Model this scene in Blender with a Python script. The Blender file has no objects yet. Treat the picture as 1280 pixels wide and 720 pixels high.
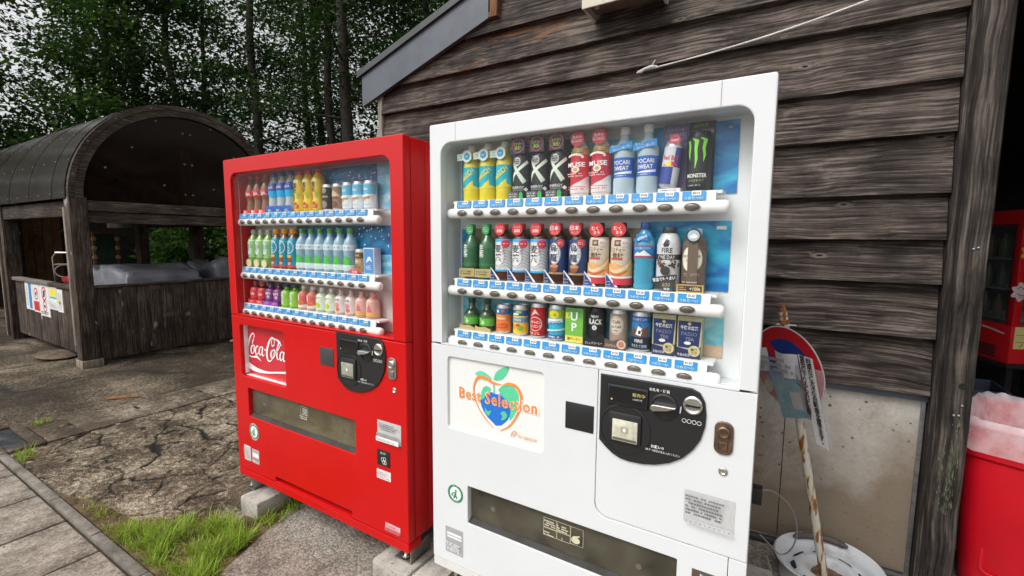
import bpy, bmesh, math, random
import numpy as np
from mathutils import Vector, Matrix, noise as mnoise
from mathutils.geometry import tessellate_polygon

random.seed(7)
rng = np.random.default_rng(7)
scene = bpy.context.scene
C = scene.collection
PI = math.pi
EYE = 1.545

# ------------------------------------------------------------------ camera
PITCH, YAW, ROLL = 0.10481803, 0.54684257, 0.00825694
_f = Vector((-math.sin(YAW) * math.cos(PITCH), math.cos(YAW) * math.cos(PITCH), -math.sin(PITCH)))
_r = Vector((math.cos(YAW), math.sin(YAW), 0))
_u = _r.cross(_f)
_r2 = _r * math.cos(ROLL) + _u * math.sin(ROLL)
_u2 = _u * math.cos(ROLL) - _r * math.sin(ROLL)
cam_data = bpy.data.cameras.new('camera')
cam_data.sensor_width = 36.0
cam_data.lens = 582.0 / 1280 * 36
cam_data.clip_start = 0.05
cam_data.clip_end = 2000
cam = bpy.data.objects.new('camera', cam_data)
C.objects.link(cam)
cam.matrix_world = Matrix(((_r2.x, _u2.x, -_f.x, 0), (_r2.y, _u2.y, -_f.y, 0), (_r2.z, _u2.z, -_f.z, EYE), (0, 0, 0, 1)))
scene.camera = cam

# ------------------------------------------------------------------ light: bright overcast day, soft sun behind the camera
SUN_AZ, SUN_EL = math.radians(205), math.radians(49)      # azimuth clockwise from +Y
world = bpy.data.worlds.new('World')
scene.world = world
world.use_nodes = True
nt = world.node_tree
nt.nodes.clear()
sky = nt.nodes.new('ShaderNodeTexSky')
sky.sky_type = 'NISHITA'
sky.sun_disc = False
sky.sun_elevation = SUN_EL
sky.sun_rotation = SUN_AZ
sky.altitude = 300
sky.air_density = 1.2
sky.dust_density = 6.0
sky.ozone_density = 1.0
hs = nt.nodes.new('ShaderNodeHueSaturation')
hs.inputs['Saturation'].default_value = 0.08
hs.inputs['Value'].default_value = 1.0
bg = nt.nodes.new('ShaderNodeBackground')
bg.inputs['Strength'].default_value = 0.15
wo = nt.nodes.new('ShaderNodeOutputWorld')
nt.links.new(sky.outputs['Color'], hs.inputs['Color'])
nt.links.new(hs.outputs['Color'], bg.inputs['Color'])
nt.links.new(bg.outputs['Background'], wo.inputs['Surface'])
sl = bpy.data.lights.new('sun', 'SUN')
sl.energy = 0.75
sl.angle = math.radians(25)
sl.color = (1.0, 0.97, 0.93)
so = bpy.data.objects.new('sun', sl)
C.objects.link(so)
so.rotation_euler = Vector((-math.sin(SUN_AZ) * math.cos(SUN_EL), -math.cos(SUN_AZ) * math.cos(SUN_EL), -math.sin(SUN_EL))).to_track_quat('-Z', 'Y').to_euler()
vs = scene.view_settings
vs.view_transform = 'Standard'
vs.look = 'None'
vs.exposure = 0.46
vs.gamma = 1.0
vs.use_curve_mapping = False
scene.cycles.max_bounces = 10
scene.cycles.transparent_max_bounces = 12
scene.cycles.use_denoising = True
scene.cycles.caustics_reflective = False
scene.cycles.caustics_refractive = False

# ------------------------------------------------------------------ object helpers
OFF = {}

def off_of(o):
    while o is not None:
        if o.name in OFF:
            return OFF[o.name]
        o = o.parent
    return Vector((0, 0, 0))

def tag(o, label=None, cat=None, group=None, kind=None):
    if label: o['label'] = label
    if cat: o['category'] = cat
    if group: o['group'] = group
    if kind: o['kind'] = kind
    return o

def thing(name, label, cat, loc=(0, 0, 0), rotz=0, group=None):
    """an Empty at the base of a thing that parents its parts"""
    o = bpy.data.objects.new(name, None)
    o.empty_display_size = 0.1
    C.objects.link(o)
    o.location = loc
    o.rotation_euler = (0, 0, rotz)
    OFF[o.name] = Vector(loc) if rotz == 0 else Vector((0, 0, 0))
    return tag(o, label, cat, group)

def link(name, me, parent=None, loc=(0, 0, 0), rot=None):
    o = bpy.data.objects.new(name, me)
    C.objects.link(o)
    o.parent = parent
    o.location = loc
    if rot is not None: o.rotation_euler = rot
    return o

def copy_tree(o, parent=None):
    c = o.copy()
    C.objects.link(c)
    c.parent = parent
    for ch in o.children:
        copy_tree(ch, c)
    return c

class MB:
    """collects shapes, builds ONE mesh object"""
    def __init__(s):
        s.v = []; s.f = []; s.m = []
    def add(s, vs_, fs, mi=0, M=None):
        n = len(s.v)
        if M is not None: vs_ = [M @ Vector(p) for p in vs_]
        s.v += [tuple(p) for p in vs_]
        s.f += [tuple(i + n for i in f) for f in fs]
        s.m += [mi] * len(fs)
        return s
    def bm(s, b, mi=0, M=None):
        b.verts.index_update()
        return s.add([v.co.copy() for v in b.verts], [[v.index for v in f.verts] for f in b.faces], mi, M)
    def box(s, x0, x1, y0, y1, z0, z1, mi=0, bev=0, M=None, seg=2):
        if bev:
            b = bmesh.new()
            bmesh.ops.create_cube(b, size=1)
            for v in b.verts:
                v.co = Vector(((x0 + x1) / 2 + v.co.x * (x1 - x0), (y0 + y1) / 2 + v.co.y * (y1 - y0), (z0 + z1) / 2 + v.co.z * (z1 - z0)))
            bmesh.ops.bevel(b, geom=list(b.edges), offset=bev, segments=seg, affect='EDGES', profile=0.5)
            s.bm(b, mi, M); b.free()
            return s
        vs_ = [(x0, y0, z0), (x1, y0, z0), (x1, y1, z0), (x0, y1, z0), (x0, y0, z1), (x1, y0, z1), (x1, y1, z1), (x0, y1, z1)]
        return s.add(vs_, [(0, 3, 2, 1), (4, 5, 6, 7), (0, 1, 5, 4), (1, 2, 6, 5), (2, 3, 7, 6), (3, 0, 4, 7)], mi, M)
    def tube(s, pts, r, n=8, mi=0, M=None):
        pts = [Vector(p) for p in pts]
        rs = r if hasattr(r, '__len__') else [r] * len(pts)
        vs_, fs = [], []
        t0 = (pts[1] - pts[0]).normalized()
        a = t0.orthogonal().normalized()
        for i, p in enumerate(pts):
            t = (pts[min(i + 1, len(pts) - 1)] - pts[max(i - 1, 0)]).normalized()
            a = (a - t * a.dot(t)).normalized()
            b = t.cross(a)
            for k in range(n):
                an = 2 * PI * k / n
                vs_.append(p + (a * math.cos(an) + b * math.sin(an)) * rs[i])
        for i in range(len(pts) - 1):
            for k in range(n):
                k2 = (k + 1) % n
                fs.append((i * n + k, i * n + k2, (i + 1) * n + k2, (i + 1) * n + k))
        fs.append(tuple(range(n - 1, -1, -1)))
        fs.append(tuple((len(pts) - 1) * n + k for k in range(n)))
        return s.add(vs_, fs, mi, M)
    def lathe(s, prof, n=24, mi=0, M=None, sx=1, sy=1):
        """prof: list of (r, z); closed at the ends when r > 0"""
        vs_, fs, ms = [], [], []
        for r, z in prof:
            for k in range(n):
                an = 2 * PI * k / n
                vs_.append((r * math.cos(an) * sx, r * math.sin(an) * sy, z))
        for i in range(len(prof) - 1):
            for k in range(n):
                k2 = (k + 1) % n
                fs.append((i * n + k, i * n + k2, (i + 1) * n + k2, (i + 1) * n + k))
        if prof[0][0] > 1e-5: fs.append(tuple(range(n - 1, -1, -1)))
        if prof[-1][0] > 1e-5: fs.append(tuple((len(prof) - 1) * n + k for k in range(n)))
        return s.add(vs_, fs, mi, M)
    def prism(s, poly, d0, d1, axis='y', mi=0, M=None):
        """2-D polygon extruded along an axis: axis y -> (x,z) outline, x -> (y,z), z -> (x,y)"""
        def p3(p, d):
            return {'y': (p[0], d, p[1]), 'x': (d, p[0], p[1]), 'z': (p[0], p[1], d)}[axis]
        n = len(poly)
        vs_ = [p3(p, d0) for p in poly] + [p3(p, d1) for p in poly]
        tri = tessellate_polygon([[Vector((p[0], p[1], 0)) for p in poly]])
        fs = [tuple(t) for t in tri] + [tuple(i + n for i in reversed(t)) for t in tri]
        fs += [(i, (i + 1) % n, (i + 1) % n + n, i + n) for i in range(n)]
        return s.add(vs_, fs, mi, M)
    def mesh(s, name, mats, smooth=35, off=None):
        me = bpy.data.meshes.new(name)
        v = s.v
        if off is not None and off.length > 0:
            v = [(p[0] - off.x, p[1] - off.y, p[2] - off.z) for p in v]
        me.from_pydata(v, [], s.f)
        for m in (mats if isinstance(mats, (list, tuple)) else [mats]): me.materials.append(m)
        me.polygons.foreach_set('material_index', s.m)
        b = bmesh.new(); b.from_mesh(me)
        bmesh.ops.recalc_face_normals(b, faces=b.faces)
        b.to_mesh(me); b.free()
        if smooth:
            me.polygons.foreach_set('use_smooth', [True] * len(me.polygons))
            me.set_sharp_from_angle(angle=math.radians(smooth))
        return me
    def build(s, name, mats, parent=None, smooth=35):
        return link(name, s.mesh(name, mats, smooth, off_of(parent)), parent)

def np_mesh(name, verts, faces, mats, smooth=False, mi=None):
    verts = np.asarray(verts, dtype=np.float32); faces = np.asarray(faces, dtype=np.int32)
    me = bpy.data.meshes.new(name)
    k = faces.shape[1]
    me.vertices.add(len(verts)); me.vertices.foreach_set('co', verts.ravel())
    me.loops.add(faces.size); me.loops.foreach_set('vertex_index', faces.ravel())
    me.polygons.add(len(faces)); me.polygons.foreach_set('loop_start', np.arange(0, faces.size, k, dtype=np.int32))
    for m in (mats if isinstance(mats, (list, tuple)) else [mats]): me.materials.append(m)
    if mi is not None: me.polygons.foreach_set('material_index', np.asarray(mi, dtype=np.int32))
    me.polygons.foreach_set('use_smooth', [smooth] * len(faces))
    me.update(calc_edges=True)
    return me

def rrect(x0, x1, z0, z1, r, n=6, corners=(1, 1, 1, 1)):
    pts = []
    for (cx, cz, a0, on) in ((x1 - r, z1 - r, 0, corners[0]), (x0 + r, z1 - r, 90, corners[1]), (x0 + r, z0 + r, 180, corners[2]), (x1 - r, z0 + r, 270, corners[3])):
        if on and r > 0:
            for k in range(n + 1):
                a = math.radians(a0 + 90 * k / n)
                pts.append((cx + r * math.cos(a), cz + r * math.sin(a)))
        else:
            a = math.radians(a0 + 45)
            pts.append((cx + r * math.copysign(1, math.cos(a)), cz + r * math.copysign(1, math.sin(a))))
    return pts

def eval_curve(cu):
    o = bpy.data.objects.new('tmp', cu)
    C.objects.link(o)
    dg = bpy.context.evaluated_depsgraph_get()
    me = bpy.data.meshes.new_from_object(o.evaluated_get(dg))
    bpy.data.objects.remove(o)
    bpy.data.curves.remove(cu)
    return me

def plate_mb(outline, holes, y0, y1, bev=0.003, mb=None, mi=0):
    """sheet of outline minus holes in the XZ plane, from front y0 to back y1, edges rounded"""
    cu = bpy.data.curves.new('tmp', 'CURVE')
    cu.dimensions = '2D'; cu.fill_mode = 'BOTH'
    cu.extrude = max((y1 - y0) / 2 - bev, 0.0001); cu.bevel_depth = bev; cu.bevel_resolution = 1; cu.offset = -bev
    for pts in [outline] + list(holes):
        sp = cu.splines.new('POLY')
        sp.points.add(len(pts) - 1)
        for p, q in zip(sp.points, pts): p.co = (q[0], q[1], 0, 1)
        sp.use_cyclic_u = True
    me = eval_curve(cu)
    ym = (y0 + y1) / 2
    mb = mb or MB()
    mb.add([(v.co.x, ym - v.co.z, v.co.y) for v in me.vertices], [tuple(p.vertices) for p in me.polygons], mi)
    bpy.data.meshes.remove(me)
    return mb

# ------------------------------------------------------------------ printed graphics
_TX = {}
def text2d(body, bold=0.0, shear=0.0, spacing=1.0):
    key = (body, bold, shear, spacing)
    if key not in _TX:
        cu = bpy.data.curves.new('tmp', 'FONT')
        cu.body = body; cu.size = 1; cu.align_x = 'CENTER'; cu.offset = bold; cu.shear = shear; cu.space_character = spacing
        cu.resolution_u = 2
        me = eval_curve(cu)
        v = np.array([tuple(q.co)[:2] for q in me.vertices]) if len(me.vertices) else np.zeros((0, 2))
        if len(v): v[:, 1] -= (v[:, 1].min() + v[:, 1].max()) / 2; v[:, 0] -= (v[:, 0].min() + v[:, 0].max()) / 2
        _TX[key] = (v, [tuple(p.vertices) for p in me.polygons])
        bpy.data.meshes.remove(me)
    return _TX[key]

def catmull(pts, n=8):
    pts = [np.array(p, float) for p in pts]
    P = [2 * pts[0] - pts[1]] + pts + [2 * pts[-1] - pts[-2]]
    out = []
    for i in range(1, len(P) - 2):
        for k in range(n):
            t = k / n
            a, b, c, d = P[i - 1], P[i], P[i + 1], P[i + 2]
            out.append(0.5 * (2 * b + (c - a) * t + (2 * a - 5 * b + 4 * c - d) * t * t + (3 * b - a - 3 * c + d) * t ** 3))
    out.append(P[-2])
    return out

class G2:
    """flat print: coloured 2-D shapes, later laid on a panel or wrapped round a bottle"""
    def __init__(s): s.it = []
    def put(s, v, f, c):
        s.it.append((np.asarray(v, float), f, c)); return s
    def rect(s, x0, x1, z0, z1, c, cell=0.006, rot=0, skew=0):
        nx = max(1, int(abs(x1 - x0) / cell)); nz = max(1, int(abs(z1 - z0) / (cell * 1.6)))
        xs = np.linspace(x0, x1, nx + 1); zs = np.linspace(z0, z1, nz + 1)
        v = np.array([(x, z) for z in zs for x in xs])
        if skew: v[:, 1] += (v[:, 0] - (x0 + x1) / 2) * skew
        if rot:
            ca, sa = math.cos(rot), math.sin(rot); c0 = np.array([(x0 + x1) / 2, (z0 + z1) / 2]); d = v - c0
            v = np.stack([d[:, 0] * ca - d[:, 1] * sa, d[:, 0] * sa + d[:, 1] * ca], 1) + c0
        f = [(j * (nx + 1) + i, j * (nx + 1) + i + 1, (j + 1) * (nx + 1) + i + 1, (j + 1) * (nx + 1) + i) for j in range(nz) for i in range(nx)]
        return s.put(v, f, c)
    def ell(s, cx, cz, rx, rz, c, n=20, rot=0, rings=3):
        v = [(0, 0)]; f = []
        for j in range(1, rings + 1):
            for k in range(n):
                a = 2 * PI * k / n
                v.append((math.cos(a) * rx * j / rings, math.sin(a) * rz * j / rings))
        for k in range(n):
            k2 = (k + 1) % n
            f.append((0, 1 + k, 1 + k2))
            for j in range(rings - 1):
                f.append((1 + j * n + k, 1 + (j + 1) * n + k, 1 + (j + 1) * n + k2, 1 + j * n + k2))
        v = np.array(v, float); ca, sa = math.cos(rot), math.sin(rot)
        v = np.stack([v[:, 0] * ca - v[:, 1] * sa + cx, v[:, 0] * sa + v[:, 1] * ca + cz], 1)
        return s.put(v, f, c)
    def poly(s, pts, c):
        t = tessellate_polygon([[Vector((p[0], p[1], 0)) for p in pts]])
        f = []
        for a, b, d in t:
            ar = (pts[b][0] - pts[a][0]) * (pts[d][1] - pts[a][1]) - (pts[b][1] - pts[a][1]) * (pts[d][0] - pts[a][0])
            f.append((a, b, d) if ar > 0 else (a, d, b))
        return s.put(pts, f, c)
    def ribbon(s, pts, w, c, smooth=True, n=8):
        if smooth:
            q = catmull([(*p, ww) for p, ww in zip(pts, w if hasattr(w, '__len__') else [w] * len(pts))], n)
            pts = [(p[0], p[1]) for p in q]; w = [p[2] for p in q]
        elif not hasattr(w, '__len__'): w = [w] * len(pts)
        L = []; R = []
        for i, p in enumerate(pts):
            a = np.array(pts[max(i - 1, 0)]); b = np.array(pts[min(i + 1, len(pts) - 1)])
            t = (b - a) / (np.linalg.norm(b - a) + 1e-9); nn = np.array([-t[1], t[0]]) * w[i] / 2
            L.append(np.array(p) + nn); R.append(np.array(p) - nn)
        m = len(pts)
        return s.put(np.array(L + R), [(m + i, m + i + 1, i + 1, i) for i in range(m - 1)], c)
    def ring(s, cx, cz, r, w, c, n=28, a0=0, a1=2 * PI, sx=1):
        return s.ribbon([(cx + r * sx * math.cos(a0 + (a1 - a0) * k / n), cz + r * math.sin(a0 + (a1 - a0) * k / n)) for k in range(n + 1)], w, c, smooth=False)
    def text(s, body, cx, cz, size, c, rot=0, bold=0.0, shear=0.0, maxw=None, sx=1.0, spacing=1.0):
        v, f = text2d(body, min(bold, 0.022), shear, spacing)
        if not len(v): return s
        v = v * size * np.array([sx, 1])
        w = v[:, 0].max() - v[:, 0].min()
        if maxw and w > maxw: v = v * np.array([maxw / w, 1])
        ca, sa = math.cos(rot), math.sin(rot)
        v = np.stack([v[:, 0] * ca - v[:, 1] * sa + cx, v[:, 0] * sa + v[:, 1] * ca + cz], 1)
        return s.put(v, f, c)
    def vtext(s, body, cx, ztop, size, c, bold=0.0, pitch=1.05):
        for i, ch in enumerate(body): s.text(ch, cx, ztop - size * (i + 0.5) * pitch, size, c, bold=bold)
        return s
    def scribble(s, x0, x1, z0, z1, rows, c, seed=0, fill=0.55):
        """rows of tiny print too small to read"""
        r = random.Random(seed); h = (z1 - z0) / rows
        for j in range(rows):
            x = x0; zz = z0 + (j + 0.5) * h; end = x1 - r.random() * 0.25 * (x1 - x0)
            while x < end:
                w = h * r.uniform(0.35, 0.75)
                if r.random() < 0.85: s.rect(x, min(x + w * 0.8, x1), zz - h * fill / 2 * r.uniform(0.7, 1), zz + h * fill / 2 * r.uniform(0.7, 1), c, cell=1)
                x += w
        return s
    def _emit(s, fn, name, parent, finish):
        V, F, Mi, cols = [], [], [], []
        for L, (v, f, c) in enumerate(s.it):
            if c not in cols: cols.append(c)
            n = len(V)
            V += fn(v, L)
            F += [tuple(i + n for i in q) for q in f]
            Mi += [cols.index(c)] * len(f)
        me = bpy.data.meshes.new(name)
        me.from_pydata(V, [], F)
        for c in cols: me.materials.append(c if isinstance(c, bpy.types.Material) else ink(c, finish))
        me.polygons.foreach_set('material_index', Mi)
        return me
    def mesh_flat(s, name, y, dy=0.0002, off=None, finish=0.45):
        o = off or Vector((0, 0, 0))
        return s._emit(lambda v, L: [(p[0] - o.x, y - dy * L - o.y, p[1] - o.z) for p in v], name, None, finish)
    def flat(s, name, parent, y, dy=0.0002, finish=0.45):
        return link(name, s.mesh_flat(name, y, dy, off_of(parent), finish), parent)
    @staticmethod
    def fine(v, f, mx=0.0048):
        v = [tuple(p) for p in v]; out = []; cache = {}
        st = [(q[0], q[i], q[i + 1]) for q in f for i in range(1, len(q) - 1)]
        while st:
            t = st.pop()
            dx = [abs(v[t[i]][0] - v[t[(i + 1) % 3]][0]) for i in range(3)]
            k = max(range(3), key=lambda i: dx[i])
            if dx[k] <= mx: out.append(t); continue
            a, b, c = t[k], t[(k + 1) % 3], t[(k + 2) % 3]; key = (min(a, b), max(a, b))
            if key not in cache:
                cache[key] = len(v); v.append(((v[a][0] + v[b][0]) / 2, (v[a][1] + v[b][1]) / 2))
            m = cache[key]; st += [(a, m, c), (m, b, c)]
        return np.array(v, float), out
    def mesh_wrap(s, name, rfun, base=0.0004, dy=0.00022, finish=0.4, sy=1.0):
        s.it = [(*G2.fine(v, f), c) for v, f, c in s.it]
        def fn(v, L):
            out = []
            for x, z in v:
                r = rfun(z)
                a = x / r
                R_ = r + base + dy * L
                out.append((R_ * math.sin(a), -R_ * math.cos(a) * sy, z))
            return out
        return s._emit(fn, name, None, finish)

# ------------------------------------------------------------------ materials
MATS = {}
def new_mat(name):
    m = bpy.data.materials.new(name); m.use_nodes = True
    n = m.node_tree.nodes; b = n['Principled BSDF']
    return m, m.node_tree, b

def plain(name, col, rough=0.5, metal=0.0, spec=0.5, bump=0, bscale=60, var=0.0, vscale=8, coat=0.0, dirt=None):
    """plain surface with slight procedural unevenness"""
    key = name
    if key in MATS: return MATS[key]
    m, t, b = new_mat(name)
    b.inputs['Base Color'].default_value = (*col, 1)
    b.inputs['Roughness'].default_value = rough
    b.inputs['Metallic'].default_value = metal
    b.inputs['Specular IOR Level'].default_value = spec
    b.inputs['Coat Weight'].default_value = coat
    b.inputs['Coat Roughness'].default_value = 0.08
    tc = t.nodes.new('ShaderNodeTexCoord')
    if var or dirt:
        nz = t.nodes.new('ShaderNodeTexNoise'); nz.inputs['Scale'].default_value = vscale; nz.inputs['Detail'].default_value = 6; nz.inputs['Roughness'].default_value = 0.65
        t.links.new(tc.outputs['Object'], nz.inputs['Vector'])
        mx = t.nodes.new('ShaderNodeMix'); mx.data_type = 'RGBA'
        dc = dirt or tuple(max(0, c * (1 - var)) for c in col)
        lc = col if dirt else tuple(min(1, c * (1 + var)) for c in col)
        mx.inputs['A'].default_value = (*lc, 1); mx.inputs['B'].default_value = (*dc, 1)
        rp = t.nodes.new('ShaderNodeValToRGB')
        rp.color_ramp.elements[0].position = 0.42 if not dirt else 0.55 - 0.1 * 0; rp.color_ramp.elements[1].position = 0.62 if not dirt else 0.75
        t.links.new(nz.outputs['Fac'], rp.inputs['Fac']); t.links.new(rp.outputs['Color'], mx.inputs['Factor'])
        t.links.new(mx.outputs['Result'], b.inputs['Base Color'])
    if bump:
        n2 = t.nodes.new('ShaderNodeTexNoise'); n2.inputs['Scale'].default_value = bscale; n2.inputs['Detail'].default_value = 4
        t.links.new(tc.outputs['Object'], n2.inputs['Vector'])
        bp = t.nodes.new('ShaderNodeBump'); bp.inputs['Strength'].default_value = bump; bp.inputs['Distance'].default_value = 0.01
        t.links.new(n2.outputs['Fac'], bp.inputs['Height']); t.links.new(bp.outputs['Normal'], b.inputs['Normal'])
    MATS[key] = m
    return m

def ink(c, rough=0.45):
    key = 'ink_%02d_%02d_%02d_%d' % (int(c[0] * 99), int(c[1] * 99), int(c[2] * 99), int(rough * 10))
    return plain(key, c, rough, var=0.05, vscale=40)

def glass(name, tint=(1, 1, 1), rough=0.0, refl=1.0, haze=0.0, ior=1.5, hazecol=(0.8, 0.8, 0.8)):
    """thin sheet: clear with a Fresnel mirror, optionally a little milky"""
    m, t, b = new_mat(name)
    n = t.nodes; n.remove(b)
    out = n['Material Output']
    tr = n.new('ShaderNodeBsdfTransparent'); tr.inputs['Color'].default_value = (*tint, 1)
    gl = n.new('ShaderNodeBsdfGlossy'); gl.inputs['Roughness'].default_value = rough
    # Schlick's Fresnel, the same from both sides of the sheet
    lw = n.new('ShaderNodeLayerWeight'); lw.inputs['Blend'].default_value = 0.5
    pw = n.new('ShaderNodeMath'); pw.operation = 'POWER'; pw.inputs[1].default_value = 5.0; t.links.new(lw.outputs['Facing'], pw.inputs[0])
    mu = n.new('ShaderNodeMath'); mu.operation = 'MULTIPLY_ADD'; mu.inputs[1].default_value = 0.96 * refl; mu.inputs[2].default_value = 0.04 * refl; mu.use_clamp = True
    t.links.new(pw.outputs[0], mu.inputs[0])
    mx = n.new('ShaderNodeMixShader')
    t.links.new(mu.outputs[0], mx.inputs['Fac']); t.links.new(tr.outputs[0], mx.inputs[1]); t.links.new(gl.outputs[0], mx.inputs[2])
    last = mx
    if haze:
        df = n.new('ShaderNodeBsdfDiffuse'); df.inputs['Color'].default_value = (*hazecol, 1)
        m2 = n.new('ShaderNodeMixShader')
        tc = n.new('ShaderNodeTexCoord'); nz = n.new('ShaderNodeTexNoise'); nz.inputs['Scale'].default_value = 9; nz.inputs['Detail'].default_value = 6
        t.links.new(tc.outputs['Object'], nz.inputs['Vector'])
        mr = n.new('ShaderNodeMapRange'); mr.inputs['From Min'].default_value = 0.3; mr.inputs['From Max'].default_value = 0.75; mr.inputs['To Min'].default_value = haze * 0.4; mr.inputs['To Max'].default_value = haze * 1.6
        t.links.new(nz.outputs['Fac'], mr.inputs['Value']); t.links.new(mr.outputs[0], m2.inputs['Fac'])
        t.links.new(mx.outputs[0], m2.inputs[1]); t.links.new(df.outputs[0], m2.inputs[2]); last = m2
    t.links.new(last.outputs[0], out.inputs['Surface'])
    return m

def wood(name, dark, mid, light, axis='x', grain=1.0, knots=True, bump=0.5, patch=None, patch_lo=0.62, rough=0.85, specks=None):
    """weathered timber, grain running along the local axis"""
    m, t, b = new_mat(name)
    n = t.nodes; L = t.links
    tc = n.new('ShaderNodeTexCoord'); oi = n.new('ShaderNodeObjectInfo')
    ad = n.new('ShaderNodeVectorMath'); ad.operation = 'ADD'
    mu = n.new('ShaderNodeVectorMath'); mu.operation = 'SCALE'; mu.inputs['Scale'].default_value = 1.0
    cx = n.new('ShaderNodeCombineXYZ')
    sc_ = n.new('ShaderNodeMath'); sc_.operation = 'MULTIPLY'; sc_.inputs[1].default_value = 37.0
    L.new(oi.outputs['Random'], sc_.inputs[0])
    for i in range(3): L.new(sc_.outputs[0], cx.inputs[i])
    L.new(tc.outputs['Object'], ad.inputs[0]); L.new(cx.outputs[0], ad.inputs[1])
    st = {'x': (0.028, 1, 1), 'y': (1, 0.028, 1), 'z': (1, 1, 0.028)}[axis]
    ks = {'x': (1.1, 4.5, 4.5), 'y': (4.5, 1.1, 4.5), 'z': (4.5, 4.5, 1.1)}[axis]
    src = ad.outputs[0]
    kn = None
    if knots:
        sp = n.new('ShaderNodeSeparateXYZ'); L.new(src, sp.inputs[0])
        al, ac = {'x': ('X', 'Z'), 'y': ('Y', 'Z'), 'z': ('Z', 'X')}[axis]
        m1_ = n.new('ShaderNodeMath'); m1_.operation = 'MULTIPLY'; m1_.inputs[1].default_value = 1.5; L.new(sp.outputs[al], m1_.inputs[0])
        m2_ = n.new('ShaderNodeMath'); m2_.operation = 'MULTIPLY'; m2_.inputs[1].default_value = 4.5; L.new(sp.outputs[ac], m2_.inputs[0])
        mk = n.new('ShaderNodeCombineXYZ'); L.new(m1_.outputs[0], mk.inputs[0]); L.new(m2_.outputs[0], mk.inputs[1])
        vo = n.new('ShaderNodeTexVoronoi'); vo.voronoi_dimensions = '2D'; vo.inputs['Scale'].default_value = 1.25; vo.inputs['Randomness'].default_value = 1; L.new(mk.outputs[0], vo.inputs['Vector'])
        kn = n.new('ShaderNodeMapRange'); kn.interpolation_type = 'SMOOTHSTEP'
        kn.inputs['From Min'].default_value = 0.135; kn.inputs['From Max'].default_value = 0.0; kn.inputs['To Min'].default_value = 0; kn.inputs['To Max'].default_value = 1
        # knots of different size, many cells without one
        vw = n.new('ShaderNodeRGBToBW'); L.new(vo.outputs['Color'], vw.inputs['Color'])
        vr = n.new('ShaderNodeMapRange'); vr.inputs['From Min'].default_value = 0.30; vr.inputs['From Max'].default_value = 0.62; vr.inputs['To Min'].default_value = 1.0; vr.inputs['To Max'].default_value = 6.0; L.new(vw.outputs[0], vr.inputs['Value'])
        dn = n.new('ShaderNodeTexNoise'); dn.inputs['Scale'].default_value = 30; L.new(src, dn.inputs['Vector'])
        dm = n.new('ShaderNodeMath'); dm.operation = 'MULTIPLY_ADD'; dm.inputs[1].default_value = 0.05; L.new(dn.outputs['Fac'], dm.inputs[0]); L.new(vo.outputs['Distance'], dm.inputs[2])
        vm = n.new('ShaderNodeMath'); vm.operation = 'MULTIPLY'; L.new(dm.outputs[0], vm.inputs[0]); L.new(vr.outputs[0], vm.inputs[1])
        L.new(vm.outputs[0], kn.inputs['Value'])
        kv = n.new('ShaderNodeVectorMath'); kv.operation = 'SCALE'; kv.inputs[0].default_value = (0.03, 0.03, 0.03); L.new(kn.outputs[0], kv.inputs['Scale'])
        a2 = n.new('ShaderNodeVectorMath'); a2.operation = 'ADD'; L.new(src, a2.inputs[0]); L.new(kv.outputs[0], a2.inputs[1]); src = a2.outputs[0]
    # slow waviness of the grain
    wv = n.new('ShaderNodeTexNoise'); wv.inputs['Scale'].default_value = 2.2; wv.inputs['Detail'].default_value = 2; L.new(ad.outputs[0], wv.inputs['Vector'])
    ws = n.new('ShaderNodeVectorMath'); ws.operation = 'SCALE'; ws.inputs['Scale'].default_value = 0.05; L.new(wv.outputs['Color'], ws.inputs[0])
    a3 = n.new('ShaderNodeVectorMath'); a3.operation = 'ADD'; L.new(src, a3.inputs[0]); L.new(ws.outputs[0], a3.inputs[1])
    mp = n.new('ShaderNodeMapping'); mp.inputs['Scale'].default_value = st; L.new(a3.outputs[0], mp.inputs['Vector'])
    g1 = n.new('ShaderNodeTexNoise'); g1.inputs['Scale'].default_value = 165 * grain; g1.inputs['Detail'].default_value = 6; g1.inputs['Roughness'].default_value = 0.7; L.new(mp.outputs[0], g1.inputs['Vector'])
    g2 = n.new('ShaderNodeTexNoise'); g2.inputs['Scale'].default_value = 85 * grain; g2.inputs['Detail'].default_value = 4; L.new(mp.outputs[0], g2.inputs['Vector'])
    g3 = n.new('ShaderNodeTexNoise'); g3.inputs['Scale'].default_value = 3.0; g3.inputs['Detail'].default_value = 8; g3.inputs['Roughness'].default_value = 0.62; L.new(ad.outputs[0], g3.inputs['Vector'])
    mm = n.new('ShaderNodeMath'); mm.operation = 'ADD'; L.new(g1.outputs['Fac'], mm.inputs[0]); L.new(g2.outputs['Fac'], mm.inputs[1])
    m3 = n.new('ShaderNodeMath'); m3.operation = 'MULTIPLY_ADD'; m3.inputs[1].default_value = 0.8; L.new(g3.outputs['Fac'], m3.inputs[0]); L.new(mm.outputs[0], m3.inputs[2])
    r3 = n.new('ShaderNodeMath'); r3.operation = 'MULTIPLY'; r3.inputs[1].default_value = 1 / 2.8; L.new(m3.outputs[0], r3.inputs[0])
    cr = n.new('ShaderNodeValToRGB'); e = cr.color_ramp.elements
    e[0].position = 0.42; e[0].color = (*dark, 1); e[1].position = 0.60; e[1].color = (*light, 1)
    em = e.new(0.505); em.color = (*mid, 1)
    L.new(r3.outputs[0], cr.inputs['Fac'])
    col = cr.outputs['Color']
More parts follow.
